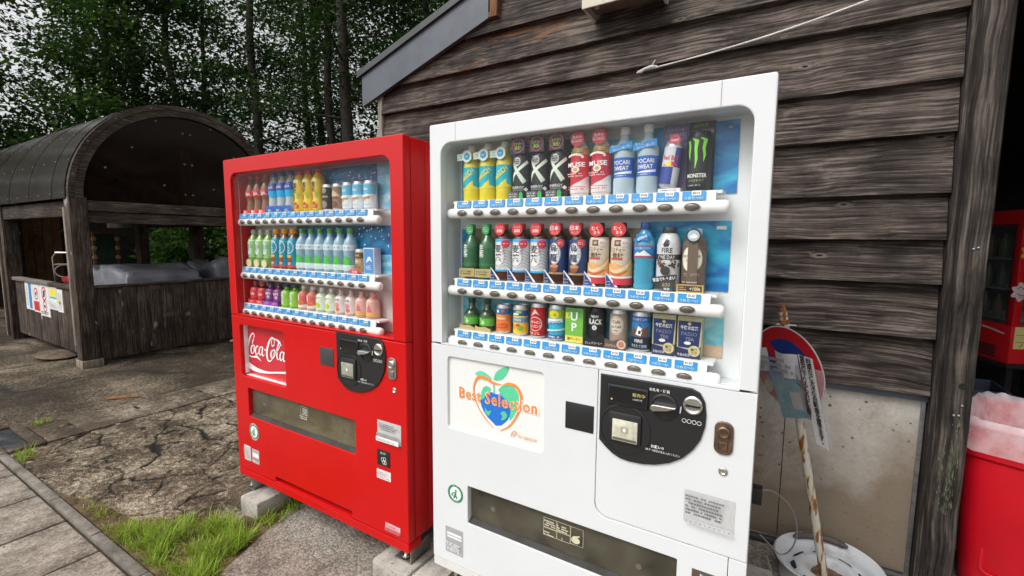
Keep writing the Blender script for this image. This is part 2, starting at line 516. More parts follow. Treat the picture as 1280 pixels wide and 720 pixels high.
    if patch:
        pn = n.new('ShaderNodeTexNoise'); pn.inputs['Scale'].default_value = 1.0; pn.inputs['Detail'].default_value = 4; pn.inputs['Roughness'].default_value = 0.7
        pm_ = n.new('ShaderNodeMapping'); pm_.inputs['Scale'].default_value = {'x': (1.2, 9, 9), 'y': (9, 1.2, 9), 'z': (9, 9, 1.2)}[axis]
        L.new(a3.outputs[0], pm_.inputs['Vector']); L.new(pm_.outputs[0], pn.inputs['Vector'])
        pr = n.new('ShaderNodeMapRange'); pr.inputs['From Min'].default_value = patch_lo; pr.inputs['From Max'].default_value = patch_lo + 0.1; L.new(pn.outputs['Fac'], pr.inputs['Value'])
        px = n.new('ShaderNodeMix'); px.data_type = 'RGBA'; px.blend_type = 'MIX'; px.inputs['B'].default_value = (*patch, 1)
        gm = n.new('ShaderNodeMath'); gm.operation = 'MULTIPLY'; L.new(pr.outputs[0], gm.inputs[0]); L.new(g1.outputs['Fac'], gm.inputs[1])
        L.new(gm.outputs[0], px.inputs['Factor']); L.new(col, px.inputs['A']); col = px.outputs['Result']
    if kn is not None:
        k0 = n.new('ShaderNodeMix'); k0.data_type = 'RGBA'; k0.inputs['B'].default_value = (*[min(1, c * 1.5) for c in light], 1)
        kr0 = n.new('ShaderNodeMapRange'); kr0.inputs['From Min'].default_value = 0.12; kr0.inputs['From Max'].default_value = 0.5; kr0.inputs['To Max'].default_value = 0.4; L.new(kn.outputs[0], kr0.inputs['Value'])
        L.new(kr0.outputs[0], k0.inputs['Factor']); L.new(col, k0.inputs['A']); col = k0.outputs['Result']
        kx = n.new('ShaderNodeMix'); kx.data_type = 'RGBA'; kx.inputs['B'].default_value = (dark[0] * 0.5, dark[1] * 0.45, dark[2] * 0.4, 1)
        kr = n.new('ShaderNodeMapRange'); kr.inputs['From Min'].default_value = 0.62; kr.inputs['From Max'].default_value = 0.8; L.new(kn.outputs[0], kr.inputs['Value'])
        L.new(kr.outputs[0], kx.inputs['Factor']); L.new(col, kx.inputs['A']); col = kx.outputs['Result']
    if specks:
        sv = n.new('ShaderNodeTexNoise'); sv.inputs['Scale'].default_value = 11; sv.inputs['Detail'].default_value = 1
        mp2 = n.new('ShaderNodeMapping'); mp2.inputs['Scale'].default_value = {'x': (.5, 1, 1), 'y': (1, .5, 1), 'z': (1, 1, .5)}[axis]
        L.new(ad.outputs[0], mp2.inputs['Vector']); L.new(mp2.outputs[0], sv.inputs['Vector'])
        sr = n.new('ShaderNodeMapRange'); sr.inputs['From Min'].default_value = 0.70; sr.inputs['From Max'].default_value = 0.76; L.new(sv.outputs['Fac'], sr.inputs['Value'])
        sx = n.new('ShaderNodeMix'); sx.data_type = 'RGBA'; sx.inputs['B'].default_value = (*specks, 1)
        L.new(sr.outputs[0], sx.inputs['Factor']); L.new(col, sx.inputs['A']); col = sx.outputs['Result']
    L.new(col, b.inputs['Base Color'])
    b.inputs['Roughness'].default_value = rough
    b.inputs['Specular IOR Level'].default_value = 0.25
    bp = n.new('ShaderNodeBump'); bp.inputs['Strength'].default_value = bump; bp.inputs['Distance'].default_value = 0.006
    L.new(r3.outputs[0], bp.inputs['Height']); L.new(bp.outputs['Normal'], b.inputs['Normal'])
    return m

def stone(name, c1, c2, c3, big=1.6, fine=55, fw=0.45, pits=None, bump=0.5, rough=0.9, stain=None, agg=None, attr=None, bdist=0.006):
    """concrete / asphalt: two noise scales, optional pits, aggregate and crack attribute"""
    m, t, b = new_mat(name)
    n = t.nodes; L = t.links
    tc = n.new('ShaderNodeTexCoord')
    n1 = n.new('ShaderNodeTexNoise'); n1.inputs['Scale'].default_value = big; n1.inputs['Detail'].default_value = 8; n1.inputs['Roughness'].default_value = 0.68
    n2 = n.new('ShaderNodeTexNoise'); n2.inputs['Scale'].default_value = fine; n2.inputs['Detail'].default_value = 5; n2.inputs['Roughness'].default_value = 0.7
    for q in (n1, n2): L.new(tc.outputs['Object'], q.inputs['Vector'])
    cr = n.new('ShaderNodeValToRGB'); e = cr.color_ramp.elements
    e[0].position = 0.34; e[0].color = (*c1, 1); e[1].position = 0.68; e[1].color = (*c3, 1); em = e.new(0.5); em.color = (*c2, 1)
    ad = n.new('ShaderNodeMath'); ad.operation = 'MULTIPLY_ADD'; ad.inputs[1].default_value = fw
    sb = n.new('ShaderNodeMath'); sb.operation = 'SUBTRACT'; sb.inputs[1].default_value = 0.5; L.new(n2.outputs['Fac'], sb.inputs[0])
    L.new(sb.outputs[0], ad.inputs[0]); L.new(n1.outputs['Fac'], ad.inputs[2]); L.new(ad.outputs[0], cr.inputs['Fac'])
    col = cr.outputs['Color']; h = n2.outputs['Fac']
    if agg:      # exposed pebbles
        vo = n.new('ShaderNodeTexVoronoi'); vo.inputs['Scale'].default_value = agg; L.new(tc.outputs['Object'], vo.inputs['Vector'])
        bw = n.new('ShaderNodeRGBToBW'); L.new(vo.outputs['Color'], bw.inputs['Color'])
        mr = n.new('ShaderNodeMapRange'); mr.inputs['From Min'].default_value = 0.2; mr.inputs['From Max'].default_value = 0.8; mr.inputs['To Min'].default_value = 0.55; mr.inputs['To Max'].default_value = 1.45; L.new(bw.outputs[0], mr.inputs['Value'])
        mx = n.new('ShaderNodeMix'); mx.data_type = 'RGBA'; mx.blend_type = 'MULTIPLY'; mx.inputs['Factor'].default_value = 0.75
        L.new(col, mx.inputs['A']); L.new(mr.outputs[0], mx.inputs['B']); col = mx.outputs['Result']
        ds = n.new('ShaderNodeMath'); ds.operation = 'MULTIPLY_ADD'; ds.inputs[1].default_value = -0.6; L.new(vo.outputs['Distance'], ds.inputs[0]); L.new(n2.outputs['Fac'], ds.inputs[2]); h = ds.outputs[0]
    if pits:
        vo = n.new('ShaderNodeTexVoronoi'); vo.inputs['Scale'].default_value = pits; L.new(tc.outputs['Object'], vo.inputs['Vector'])
        nm = n.new('ShaderNodeTexNoise'); nm.inputs['Scale'].default_value = pits * 0.55; L.new(tc.outputs['Object'], nm.inputs['Vector'])
        th = n.new('ShaderNodeMapRange'); th.inputs['From Min'].default_value = 0.42; th.inputs['From Max'].default_value = 0.75; th.inputs['To Min'].default_value = 0.0; th.inputs['To Max'].default_value = 0.34; L.new(nm.outputs['Fac'], th.inputs['Value'])
        lt = n.new('ShaderNodeMath'); lt.operation = 'LESS_THAN'; L.new(vo.outputs['Distance'], lt.inputs[0]); L.new(th.outputs[0], lt.inputs[1])
        mx = n.new('ShaderNodeMix'); mx.data_type = 'RGBA'; mx.inputs['B'].default_value = (c1[0] * 0.35, c1[1] * 0.33, c1[2] * 0.3, 1)
        L.new(lt.outputs[0], mx.inputs['Factor']); L.new(col, mx.inputs['A']); col = mx.outputs['Result']
        hh = n.new('ShaderNodeMath'); hh.operation = 'SUBTRACT'; L.new(h, hh.inputs[0]); L.new(lt.outputs[0], hh.inputs[1]); h = hh.outputs[0]
    if stain:
        n4 = n.new('ShaderNodeTexNoise'); n4.inputs['Scale'].default_value = stain[1]; n4.inputs['Detail'].default_value = 6; n4.inputs['Roughness'].default_value = 0.6
        of = n.new('ShaderNodeVectorMath'); of.operation = 'ADD'; of.inputs[1].default_value = (5.3, 2.1, 7.7); L.new(tc.outputs['Object'], of.inputs[0]); L.new(of.outputs[0], n4.inputs['Vector'])
        mr = n.new('ShaderNodeMapRange'); mr.inputs['From Min'].default_value = stain[2]; mr.inputs['From Max'].default_value = stain[2] + 0.18; mr.inputs['To Max'].default_value = stain[3]; L.new(n4.outputs['Fac'], mr.inputs['Value'])
        fac = mr.outputs[0]
        if len(stain) > 4:   # damp and splash dirt rising from the foot
            sz = n.new('ShaderNodeSeparateXYZ'); L.new(tc.outputs['Object'], sz.inputs[0])
            mz = n.new('ShaderNodeMath'); mz.operation = 'MULTIPLY_ADD'; mz.inputs[1].default_value = 0.9; L.new(n4.outputs['Fac'], mz.inputs[0])
            ng = n.new('ShaderNodeMath'); ng.operation = 'MULTIPLY'; ng.inputs[1].default_value = -1.0; L.new(sz.outputs['Z'], ng.inputs[0]); L.new(ng.outputs[0], mz.inputs[2])
            m5 = n.new('ShaderNodeMapRange'); m5.inputs['From Min'].default_value = -stain[4] + 0.25; m5.inputs['From Max'].default_value = -stain[4] + 0.85; m5.inputs['To Max'].default_value = stain[3]; L.new(mz.outputs[0], m5.inputs['Value']); fac = m5.outputs[0]
        mx = n.new('ShaderNodeMix'); mx.data_type = 'RGBA'; mx.inputs['B'].default_value = (*stain[0], 1)
        L.new(fac, mx.inputs['Factor']); L.new(col, mx.inputs['A']); col = mx.outputs['Result']
    if attr:
        at = n.new('ShaderNodeAttribute'); at.attribute_name = attr
        mx = n.new('ShaderNodeMix'); mx.data_type = 'RGBA'; mx.inputs['B'].default_value = (0.018, 0.015, 0.012, 1)
        L.new(at.outputs['Fac'], mx.inputs['Factor']); L.new(col, mx.inputs['A']); col = mx.outputs['Result']
    L.new(col, b.inputs['Base Color']); b.inputs['Roughness'].default_value = rough; b.inputs['Specular IOR Level'].default_value = 0.3
    bp = n.new('ShaderNodeBump'); bp.inputs['Strength'].default_value = bump; bp.inputs['Distance'].default_value = bdist
    L.new(h, bp.inputs['Height']); L.new(bp.outputs['Normal'], b.inputs['Normal'])
    return m

def leaf_mat(name, c1, c2, trans=0.35):
    m, t, b = new_mat(name)
    n = t.nodes; L = t.links
    ge = n.new('ShaderNodeNewGeometry')
    rp = n.new('ShaderNodeValToRGB'); e = rp.color_ramp.elements
    e[0].color = (*c1, 1); e[1].color = (*c2, 1)
    L.new(ge.outputs['Random Per Island'], rp.inputs['Fac'])
    L.new(rp.outputs['Color'], b.inputs['Base Color'])
    b.inputs['Roughness'].default_value = 0.55; b.inputs['Specular IOR Level'].default_value = 0.35
    tl = n.new('ShaderNodeBsdfTranslucent'); L.new(rp.outputs['Color'], tl.inputs['Color'])
    mx = n.new('ShaderNodeMixShader'); mx.inputs['Fac'].default_value = trans
    L.new(b.outputs[0], mx.inputs[1]); L.new(tl.outputs[0], mx.inputs[2]); L.new(mx.outputs[0], n['Material Output'].inputs['Surface'])
    return m

# ================================================================== SETTING: ground
M_soil = stone('soil', (0.03, 0.024, 0.016), (0.06, 0.048, 0.03), (0.10, 0.08, 0.05), big=1.2, fine=30, bump=0.8)
M_asph = stone('old_asphalt', (0.050, 0.036, 0.023), (0.165, 0.126, 0.085), (0.46, 0.39, 0.29), big=3.4, fine=30, fw=0.85, agg=130, bump=1.0, bdist=0.012, attr='crack', stain=((0.050, 0.036, 0.023), 1.5, 0.55, 0.7))
M_yard = stone('yard_asphalt', (0.022, 0.016, 0.010), (0.060, 0.045, 0.029), (0.24, 0.19, 0.132), big=0.9, fine=40, fw=.7, agg=70, bump=1.0, attr='crack', stain=((0.028, 0.021, 0.014), 0.7, 0.50, 0.7))
M_apron = stone('washed_concrete', (0.15, 0.125, 0.10), (0.27, 0.235, 0.195), (0.40, 0.36, 0.31), big=3.0, fine=90, agg=95, bump=0.9, stain=((0.08, 0.062, 0.045), 1.4, 0.56, 0.7))
M_slab = stone('slab_concrete', (0.15, 0.125, 0.098), (0.32, 0.277, 0.228), (0.55, 0.49, 0.415), big=5, fine=60, fw=.7, pits=55, bump=1.0, stain=((0.10, 0.08, 0.06), 2.0, 0.5, 0.6))
M_cover = stone('dirty_cover_concrete', (0.055, 0.041, 0.027), (0.145, 0.113, 0.078), (0.36, 0.305, 0.235), big=2.2, fine=34, fw=.85, agg=120, bump=1.0, stain=((0.055, 0.040, 0.026), 1.5, 0.46, 0.8))
M_kerb = stone('kerb_concrete', (0.10, 0.09, 0.075), (0.19, 0.17, 0.145), (0.30, 0.27, 0.23), big=8, fine=120, bump=0.8)
M_block = stone('block_concrete', (0.26, 0.24, 0.205), (0.40, 0.375, 0.33), (0.50, 0.47, 0.42), big=9, fine=120, pits=70, bump=0.4, stain=((0.15, 0.12, 0.085), 6.0, 0.58, 0.6))

gm = MB(); gm.add([(-400, -400, -0.02), (400, -400, -0.02), (400, 400, -0.02), (-400, 400, -0.02)], [(0, 1, 2, 3)])
tag(gm.build('ground', M_yard, smooth=0), kind='structure')
gm = MB(); gm.add([(-120, 5.6, -0.012), (-2.9, 5.6, -0.012), (-2.9, 120, -0.012), (-120, 120, -0.012)], [(0, 1, 2, 3)])
gm.add([(-120, -40, -0.012), (-17, -40, -0.012), (-17, 5.6, -0.012), (-120, 5.6, -0.012)], [(0, 1, 2, 3)])
tag(gm.build('forest_floor', M_soil, smooth=0), kind='structure')

def fbm(x, y, seed, oct_=5, f0=1.0):
    r = np.random.default_rng(seed); out = np.zeros_like(x); a = 1.0; f = f0
    for _ in range(oct_):
        T = r.random((64, 64)); px = (x * f + r.random() * 40) % 64; py = (y * f + r.random() * 40) % 64
        i = px.astype(int); j = py.astype(int); u = px - i; v = py - j
        u = u * u * (3 - 2 * u); v = v * v * (3 - 2 * v); i2 = (i + 1) % 64; j2 = (j + 1) % 64
        out += a * (T[i, j] * (1 - u) * (1 - v) + T[i2, j] * u * (1 - v) + T[i, j2] * (1 - u) * v + T[i2, j2] * u * v - 0.5)
        a *= 0.55; f *= 2.03
    return out

def cracked_sheet(name, x0, x1, y0, y1, step, mat, seeds, seed, amp=0.006, width=0.012):
    xs = np.arange(x0, x1 + step / 2, step); ys = np.arange(y0, y1 + step / 2, step)
    X, Y = np.meshgrid(xs, ys); x = X.ravel(); y = Y.ravel()
    r = np.random.default_rng(seed)
    P = np.stack([r.uniform(x0 - .3, x1 + .3, seeds), r.uniform(y0 - .3, y1 + .3, seeds)], 1)
    qx = x + 0.12 * fbm(x, y, seed + 1, 4, 3.2); qy = y + 0.12 * fbm(x, y, seed + 2, 4, 3.2)
    d1 = np.full(len(x), 9.0); d2 = np.full(len(x), 9.0); id1 = np.zeros(len(x), int)
    for k, p in enumerate(P):
        d = np.hypot(qx - p[0], qy - p[1])
        m = d < d1
        d2 = np.where(m, d1, np.minimum(d2, d)); id1 = np.where(m, k, id1); d1 = np.where(m, d, d1)
    wmod = np.clip(1.05 + 1.6 * fbm(x, y, seed + 3, 5, 2.2), 0.0, 1.6)
    crack = np.clip(1 - (d2 - d1) / (width * 2 * wmod + 1e-4), 0, 1)
    if seeds > 80:      # finer second network of hairline cracks
        e1 = np.full(len(x), 9.0); e2 = np.full(len(x), 9.0)
        for p in np.stack([r.uniform(x0, x1, 240), r.uniform(y0, y1, 240)], 1):
            d = np.hypot(qx - p[0], qy - p[1]); m = d < e1; e2 = np.where(m, e1, np.minimum(e2, d)); e1 = np.where(m, d, e1)
        w2 = np.clip(0.25 + 1.7 * fbm(x, y, seed + 9, 4, 1.8), 0.0, 1.0)
        crack = np.maximum(crack, 0.7 * np.clip(1 - (e2 - e1) / (0.008 * w2 + 1e-4), 0, 1))
    plate = r.uniform(-0.0025, 0.0025, seeds)[id1]
    z = amp * fbm(x, y, seed + 4, 5, 2.5) + 0.9 * amp * fbm(x, y, seed + 5, 3, 14) + plate * .6 - 0.016 * crack
    z = np.clip(z, -0.017, 0.02)
    nx, ny = len(xs), len(ys)
    i, j = np.meshgrid(np.arange(nx - 1), np.arange(ny - 1)); a = (j * nx + i).ravel()
    F = np.stack([a, a + 1, a + nx + 1, a + nx], 1)
    me = np_mesh(name, np.stack([x, y, z], 1), F, mat, smooth=True)
    at = me.attributes.new('crack', 'FLOAT', 'POINT')
    at.data.foreach_set('value', (np.clip(crack * 2.2, 0, 1)).astype(np.float32))
    return tag(link(name, me), kind='structure')
cracked_sheet('cracked_asphalt', -4.69, -2.05, 0.835, 3.6, 0.0085, M_asph, 95, 3, width=0.0062)
cracked_sheet('yard_surface', -12.5, -5.21, -2.0, 5.5, 0.05, M_yard, 60, 11, amp=0.012, width=0.02)
cracked_sheet('yard_surface', -5.19, -2.3, 3.62, 5.5, 0.05, M_yard, 16, 12, amp=0.008, width=0.02)

ap = MB(); ap.prism([(-2.08, 0.84), (-2.26, 1.27), (-2.37, 1.55), (-2.45, 1.9), (-2.45, 2.7), (4.5, 2.7), (4.5, -2), (-1.9, -2), (-1.95, 0.5)], -0.05, 0.022, 'z')
tag(ap.build('concrete_apron', M_apron, smooth=0), kind='structure')

# pavement slabs, kerb strip, channel covers
pv = tag(MB().box(-6.5, -1.9, -2.5, 0.79, -0.06, -0.004).build('pavement', M_soil, smooth=0), kind='structure')
for r_, (ya, yb) in enumerate(((0.0, 0.775), (-0.78, -0.008), (-1.6, -0.788))):
    for k in range(9):
        xa = -6.0 + 0.46 * k - 0.05 + (0.0 if r_ % 2 == 0 else 0.23) + 0.004
        b = MB().box(-0.2245, 0.2245, -(yb - ya) / 2, (yb - ya) / 2, -0.05, 0.012 + random.uniform(-0.002, 0.002), bev=0.006)
        o = b.build('paving_slab', M_slab, pv); o.location = (xa + 0.23, (ya + yb) / 2, 0); o.rotation_euler = (random.uniform(-.003, .003), random.uniform(-.003, .003), random.uniform(-.003, .003))
kb = tag(MB().box(-6.5, -1.96, 0.791, 0.8345, -0.06, 0.004).build('kerb_strip', M_kerb, smooth=0), kind='structure')
x = -6.5
while x < -2.0:
    w = random.uniform(0.5, 0.62); MB().box(x, min(x + w - 0.006, -1.96), 0.7905, 0.8352, -0.05, 0.02 + random.uniform(-0.003, 0.003), bev=0.005).build('kerb_stone', M_kerb, kb); x += w
ch = tag(MB().box(-5.22, -4.68, 1.04, 8.0, -0.06, -0.006).build('drain_channel', M_soil, smooth=0), kind='structure')
yy = 1.055
for k, w in enumerate((0.215, 0.455, 0.53, 0.62, 0.62, 0.62, 0.62)):
    b = MB().box(-5.19, -4.695, yy, yy + w - 0.007, -0.05, 0.011, bev=0.004)
    cv = b.build('channel_cover', M_cover, ch); yy += w
    if k < 3: MB().box(-5.03, -4.93, yy - 0.034, yy - 0.006, 0.0, 0.0124, bev=0.004).build('slot_shade_block', plain('slot_shade_black', (0.006, 0.005, 0.004), 0.95), cv)  # solid black block: the lifting hole's shade put in as colour
M_steel = plain('galvanised_steel', (0.30, 0.31, 0.33), 0.42, 0.9, bump=0.1, var=0.25, vscale=20)
dg = thing('drain_grate', 'grey metal drain cover set in a concrete frame at the paving', 'drain cover', (-4.98, 0.9, 0))
fr = MB()
for a in ((-5.33, -4.66, 0.972, 1.04), (-5.33, -4.66, 0.80, 0.84), (-4.735, -4.66, 0.843, 0.969), (-5.33, -5.27, 0.843, 0.969)): fr.box(a[0], a[1], a[2], a[3], -0.05, 0.024, bev=0.006)
fr.build('frame', M_cover, dg)
for k in range(2):
    MB().box(-5.265 + 0.265 * k, -5.265 + 0.265 * k + 0.261, 0.846, 0.966, -0.02, 0.012, bev=0.003).build('plate', plain('dark_steel', (0.09, 0.095, 0.105), 0.45, 0.7, bump=0.15, var=0.3, vscale=14), dg)
MB().box(-5.27, -4.735, 0.84, 0.972, -0.04, -0.022).build('pit', M_soil, dg)

# ------------------------------------------------------------------ grass along the kerb
M_grass = leaf_mat('grass_blade', (0.18, 0.33, 0.02), (0.42, 0.55, 0.08), 0.4)
M_dry = leaf_mat('dry_grass', (0.22, 0.15, 0.06), (0.36, 0.27, 0.11), 0.3)
def inside(p, poly):
    c = False; j = len(poly) - 1
    for i in range(len(poly)):
        if (poly[i][1] > p[1]) != (poly[j][1] > p[1]) and p[0] < (poly[j][0] - poly[i][0]) * (p[1] - poly[i][1]) / (poly[j][1] - poly[i][1]) + poly[i][0]: c = not c
        j = i
    return c
def blades(name, polys, mats, seed):
    r = random.Random(seed); V = []; F = []; Mi = []
    for poly, n, h0, h1, dry in polys:
        xs = [p[0] for p in poly]; ys = [p[1] for p in poly]; k = 0
        while k < n:
            p = (r.uniform(min(xs), max(xs)), r.uniform(min(ys), max(ys)))
            if not inside(p, poly): continue
            cl = mnoise.noise(Vector((p[0] * 9, p[1] * 9, 3)))
            if cl < -0.12 and r.random() < 0.8: k += 1; continue
            h = r.uniform(h0, h1) * (0.6 + 1.1 * max(0, cl + .35)) * (1.5 if r.random() < .06 else 1); an = r.uniform(0, 2 * PI); lean = r.uniform(0.2, 1.1) * h; w = r.uniform(0.0016, 0.0032)
            dx, dy = math.cos(an), math.sin(an); sx, sy = -dy * w, dx * w; b0 = len(V)
            for t, ww in ((0, 1), (0.4, 0.9), (0.75, 0.6), (1, 0.08)):
                bx, by, bz = p[0] + dx * lean * t * t, p[1] + dy * lean * t * t, h * (t - 0.22 * t * t * lean / h) - 0.012 * (1 - t)
                V.append((bx - sx * ww, by - sy * ww, bz)); V.append((bx + sx * ww, by + sy * ww, bz))
            for s in range(3): F.append((b0 + 2 * s, b0 + 2 * s + 1, b0 + 2 * s + 3, b0 + 2 * s + 2)); Mi.append(1 if dryhit(r, dry) else 0) if s == 0 else Mi.append(Mi[-1])
            k += 1
    me = np_mesh(name, V, F, mats, mi=Mi)
    return link(name, me)
def dryhit(r, d): return r.random() < d
g_main = [(-2.95, 0.845), (-2.80, 1.02), (-2.70, 1.14), (-2.55, 1.22), (-2.46, 1.24), (-2.27, 1.21), (-2.10, 0.86)]
g_back = [(-2.47, 1.24), (-2.42, 1.50), (-2.36, 1.62), (-2.30, 1.58), (-2.29, 1.40), (-2.24, 1.24)]
g_left = [(-3.60, 0.84), (-3.45, 0.92), (-3.05, 0.95), (-2.85, 0.98), (-2.9, 0.845)]
for k_, pg in enumerate(([(-3.62, 0.842), (-3.4, 0.93), (-2.95, 0.97), (-2.74, 1.16), (-2.5, 1.27), (-2.44, 1.52), (-2.36, 1.66), (-2.26, 1.62), (-2.2, 1.2), (-2.07, 0.842)],)):
    so_ = MB(); n_ = len(pg); so_.prism(pg, -0.03, 0.0165, 'z'); tag(so_.build('verge_soil', stone('verge_earth', (0.045, 0.028, 0.014), (0.11, 0.072, 0.038), (0.22, 0.155, 0.09), big=9, fine=70, fw=.8, bump=1.0), smooth=0), kind='structure')
gr = blades('grass_verge', [(g_main, 5600, 0.022, 0.085, 0.08), (g_back, 900, 0.03, 0.085, 0.22), (g_left, 1000, 0.015, 0.04, 0.4), ([(-2.98, 0.85), (-2.9, 0.98), (-2.72, 1.0), (-2.62, 0.86)], 900, 0.015, 0.05, 0.8)], [M_grass, M_dry], 5)
tag(gr, 'bright green grass growing along the kerb beside the red machine', 'grass', kind='stuff')
for nm, cx, cy, n, lab in (('grass_tuft', -4.52, 0.90, 170, 'small grass tuft in the corner below the drain frame'), ('grass_tuft', -5.23, 1.14, 150, 'small grass tuft behind the drain frame beside the channel covers')):
    tag(blades(nm, [([(cx - .09, cy - .05), (cx + .10, cy - .06), (cx + .08, cy + .05), (cx - .1, cy + .05)], n, 0.02, 0.07, 0.25)], [M_grass, M_dry], n), lab, 'grass')
# scattered dead leaves and pebbles on the asphalt
r = random.Random(3); V = []; F = []
for k in range(46):
    x, y = (r.uniform(-4.7, -4.3), r.uniform(0.86, 1.02)) if k < 22 else (r.uniform(-5.2, -2.3), r.uniform(0.9, 2.6))
    a = r.uniform(0, 6.3); l = r.uniform(0.012, 0.034); w = l * r.uniform(.25, .45); z = r.uniform(0.012, 0.02); b0 = len(V)
    for (u, v, dz) in ((-1, 0, .002), (0, -1, 0), (1, 0, .006), (0, 1, .004)): V.append((x + u * l * math.cos(a) - v * w * math.sin(a), y + u * l * math.sin(a) + v * w * math.cos(a), z + dz))
    F.append((b0, b0 + 1, b0 + 2, b0 + 3))
tag(link('leaf_litter', np_mesh('leaf_litter', V, F, leaf_mat('dead_leaf', (0.16, 0.09, 0.035), (0.40, 0.33, 0.19), 0.2))), 'scattered dead leaves lying on the asphalt', 'leaves', kind='stuff')
M_bark = plain('stick_bark', (0.23, 0.11, 0.045), 0.85, bump=0.4, var=0.35, vscale=30)
st = MB().tube([(-5.47, 1.62, .012), (-5.43, 1.68, .02), (-5.36, 1.76, .018), (-5.29, 1.86, .015)], [.006, .014, .016, .004], 6).build('dead_palm_sheath', M_bark)
tag(st, 'brown dry curled leaf stalk lying on the asphalt beside the channel covers', 'dead leaf')

# ================================================================== SHED (building behind the machines)
WALL_Y = 2.65
W_plank = wood('weathered_plank', (0.009, 0.0068, 0.0055), (0.050, 0.0385, 0.0325), (0.175, 0.140, 0.120), 'x', bump=0.8)
W_orange = wood('part_weathered_plank', (0.010, 0.008, 0.007), (0.048, 0.038, 0.032), (0.165, 0.137, 0.115), 'x', bump=1.0, patch=(0.30, 0.12, 0.035), patch_lo=0.60)
W_post = wood('weathered_post', (0.009, 0.007, 0.006), (0.040, 0.032, 0.027), (0.135, 0.112, 0.095), 'z', bump=1.2, grain=0.8)
W_light = wood('pale_board', (0.12, 0.10, 0.085), (0.24, 0.21, 0.18), (0.34, 0.30, 0.26), 'z', knots=False)
M_wallc = stone('base_concrete', (0.40, 0.37, 0.325), (0.58, 0.55, 0.50), (0.66, 0.63, 0.58), big=2.6, fine=60, pits=30, bump=0.5, stain=((0.20, 0.148, 0.098), 3.6, 0.5, 0.9, 0.74))
M_flash = plain('grey_blue_metal', (0.068, 0.081, 0.102), 0.42, 0.0, var=0.12, vscale=6, bump=0.05)
M_flash_d = plain('dark_trim_metal', (0.03, 0.034, 0.04), 0.45, 0.0, var=0.2)
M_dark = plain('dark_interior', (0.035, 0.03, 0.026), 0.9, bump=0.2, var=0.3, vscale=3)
shed = thing('wooden_shed', 'weathered dark timber shed with lapped plank wall on a concrete base', 'shed', (-1.1, WALL_Y, 0))
SL = 0.33
zs = [0.888, 1.135, 1.369, 1.556, 1.75, 1.995, 2.207, 2.476, 2.66, 2.86, 3.05, 3.24, 3.43, 3.62, 3.81]
for k in range(len(zs) - 1):
    z0, z1 = zs[k], zs[k + 1] + 0.022
    x0 = max(-2.755, -2.67 + (z0 - 2.63) / SL); x1 = 0.527
    if x0 > x1 - 0.3: break
    n = 60; r = random.Random(40 + k); b = MB(); V = []; F = []
    for i in range(n + 1):
        x = x0 + (x1 - x0) * i / n
        wv = 0.004 * mnoise.noise(Vector((x * 2.2, k * 7.1, 0))) + 0.002 * mnoise.noise(Vector((x * 11, k * 3.3, 4))); dz = 0.003 * mnoise.noise(Vector((x * 1.7, k * 5.7, 9))) + 0.0022 * mnoise.noise(Vector((x * 17, k, 2)))
        V += [(x, WALL_Y - 0.056 + wv, z0 + dz), (x, WALL_Y - 0.031 + wv * .6, (z0 + z1) / 2), (x, WALL_Y - 0.008, z1), (x, WALL_Y + 0.006, z1), (x, WALL_Y - 0.010, z0 + dz)]
    for i in range(n):
        for q in range(5): F.append((i * 5 + q, (i + 1) * 5 + q, (i + 1) * 5 + (q + 1) % 5, i * 5 + (q + 1) % 5))
    F += [tuple(range(5)), tuple(n * 5 + q for q in range(4, -1, -1))]
    b.add(V, F); b.build('plank', W_orange if k in (8, 9, 10) else W_plank, shed, smooth=30)
MB().box(-2.75, 0.525, WALL_Y + 0.008, WALL_Y + 0.15, 0.86, 2.70).build('wall_backing', M_dark, shed)
MB().box(-2.8, -2.757, WALL_Y - 0.045, WALL_Y + 0.1, 0.86, 2.72, bev=0.003).build('corner_board', W_light, shed)
cb = MB().box(-2.79, -0.0005, WALL_Y + 0.004, WALL_Y + 0.16, -0.1, 0.853); cb.box(0.0035, 0.525, WALL_Y + 0.005, WALL_Y + 0.16, -0.1, 0.853); cb.build('concrete_base', M_wallc, shed)
MB().box(-2.81, 0.529, WALL_Y - 0.030, WALL_Y + 0.003, 0.853, 0.884, bev=0.002).box(-2.81, 0.529, WALL_Y - 0.036, WALL_Y - 0.002, 0.8843, 0.890).build('drip_flashing', M_flash, shed)
MB().box(0.512, 0.526, WALL_Y - 0.012, WALL_Y + 0.003, 0.02, 0.852).build('edge_trim', M_steel, shed)
# square corner post, chamfered and split
pp = MB(); V = []; F = []; n = 46
for i in range(n + 1):
    z = -0.05 + 3.15 * i / n
    w = lambda s: 0.004 * mnoise.noise(Vector((s, z * 3, 1))) + 0.003 * mnoise.noise(Vector((s * 3, z * 14, 5)))
    gr_ = 0.012 + 0.004 * mnoise.noise(Vector((z * 2, 8, 1)))
    ring = [(0.531 + w(1), 2.575), (0.541, 2.566 + w(2)), (0.556, 2.566 + gr_), (0.566, 2.564 + w(3)), (0.60, 2.56 + w(4)), (0.648 + w(5), 2.562), (0.654 + w(6), 2.572), (0.654, 2.69), (0.531, 2.69)]
    V += [(a, c, z) for a, c in ring]
m = 9
for i in range(n):
    for q in range(m): F.append((i * m + q, i * m + (q + 1) % m, (i + 1) * m + (q + 1) % m, (i + 1) * m + q))
F += [tuple(range(m - 1, -1, -1)), tuple(n * m + q for q in range(m))]
pp.add(V, F); post = pp.build('corner_post', W_post, shed, smooth=40)
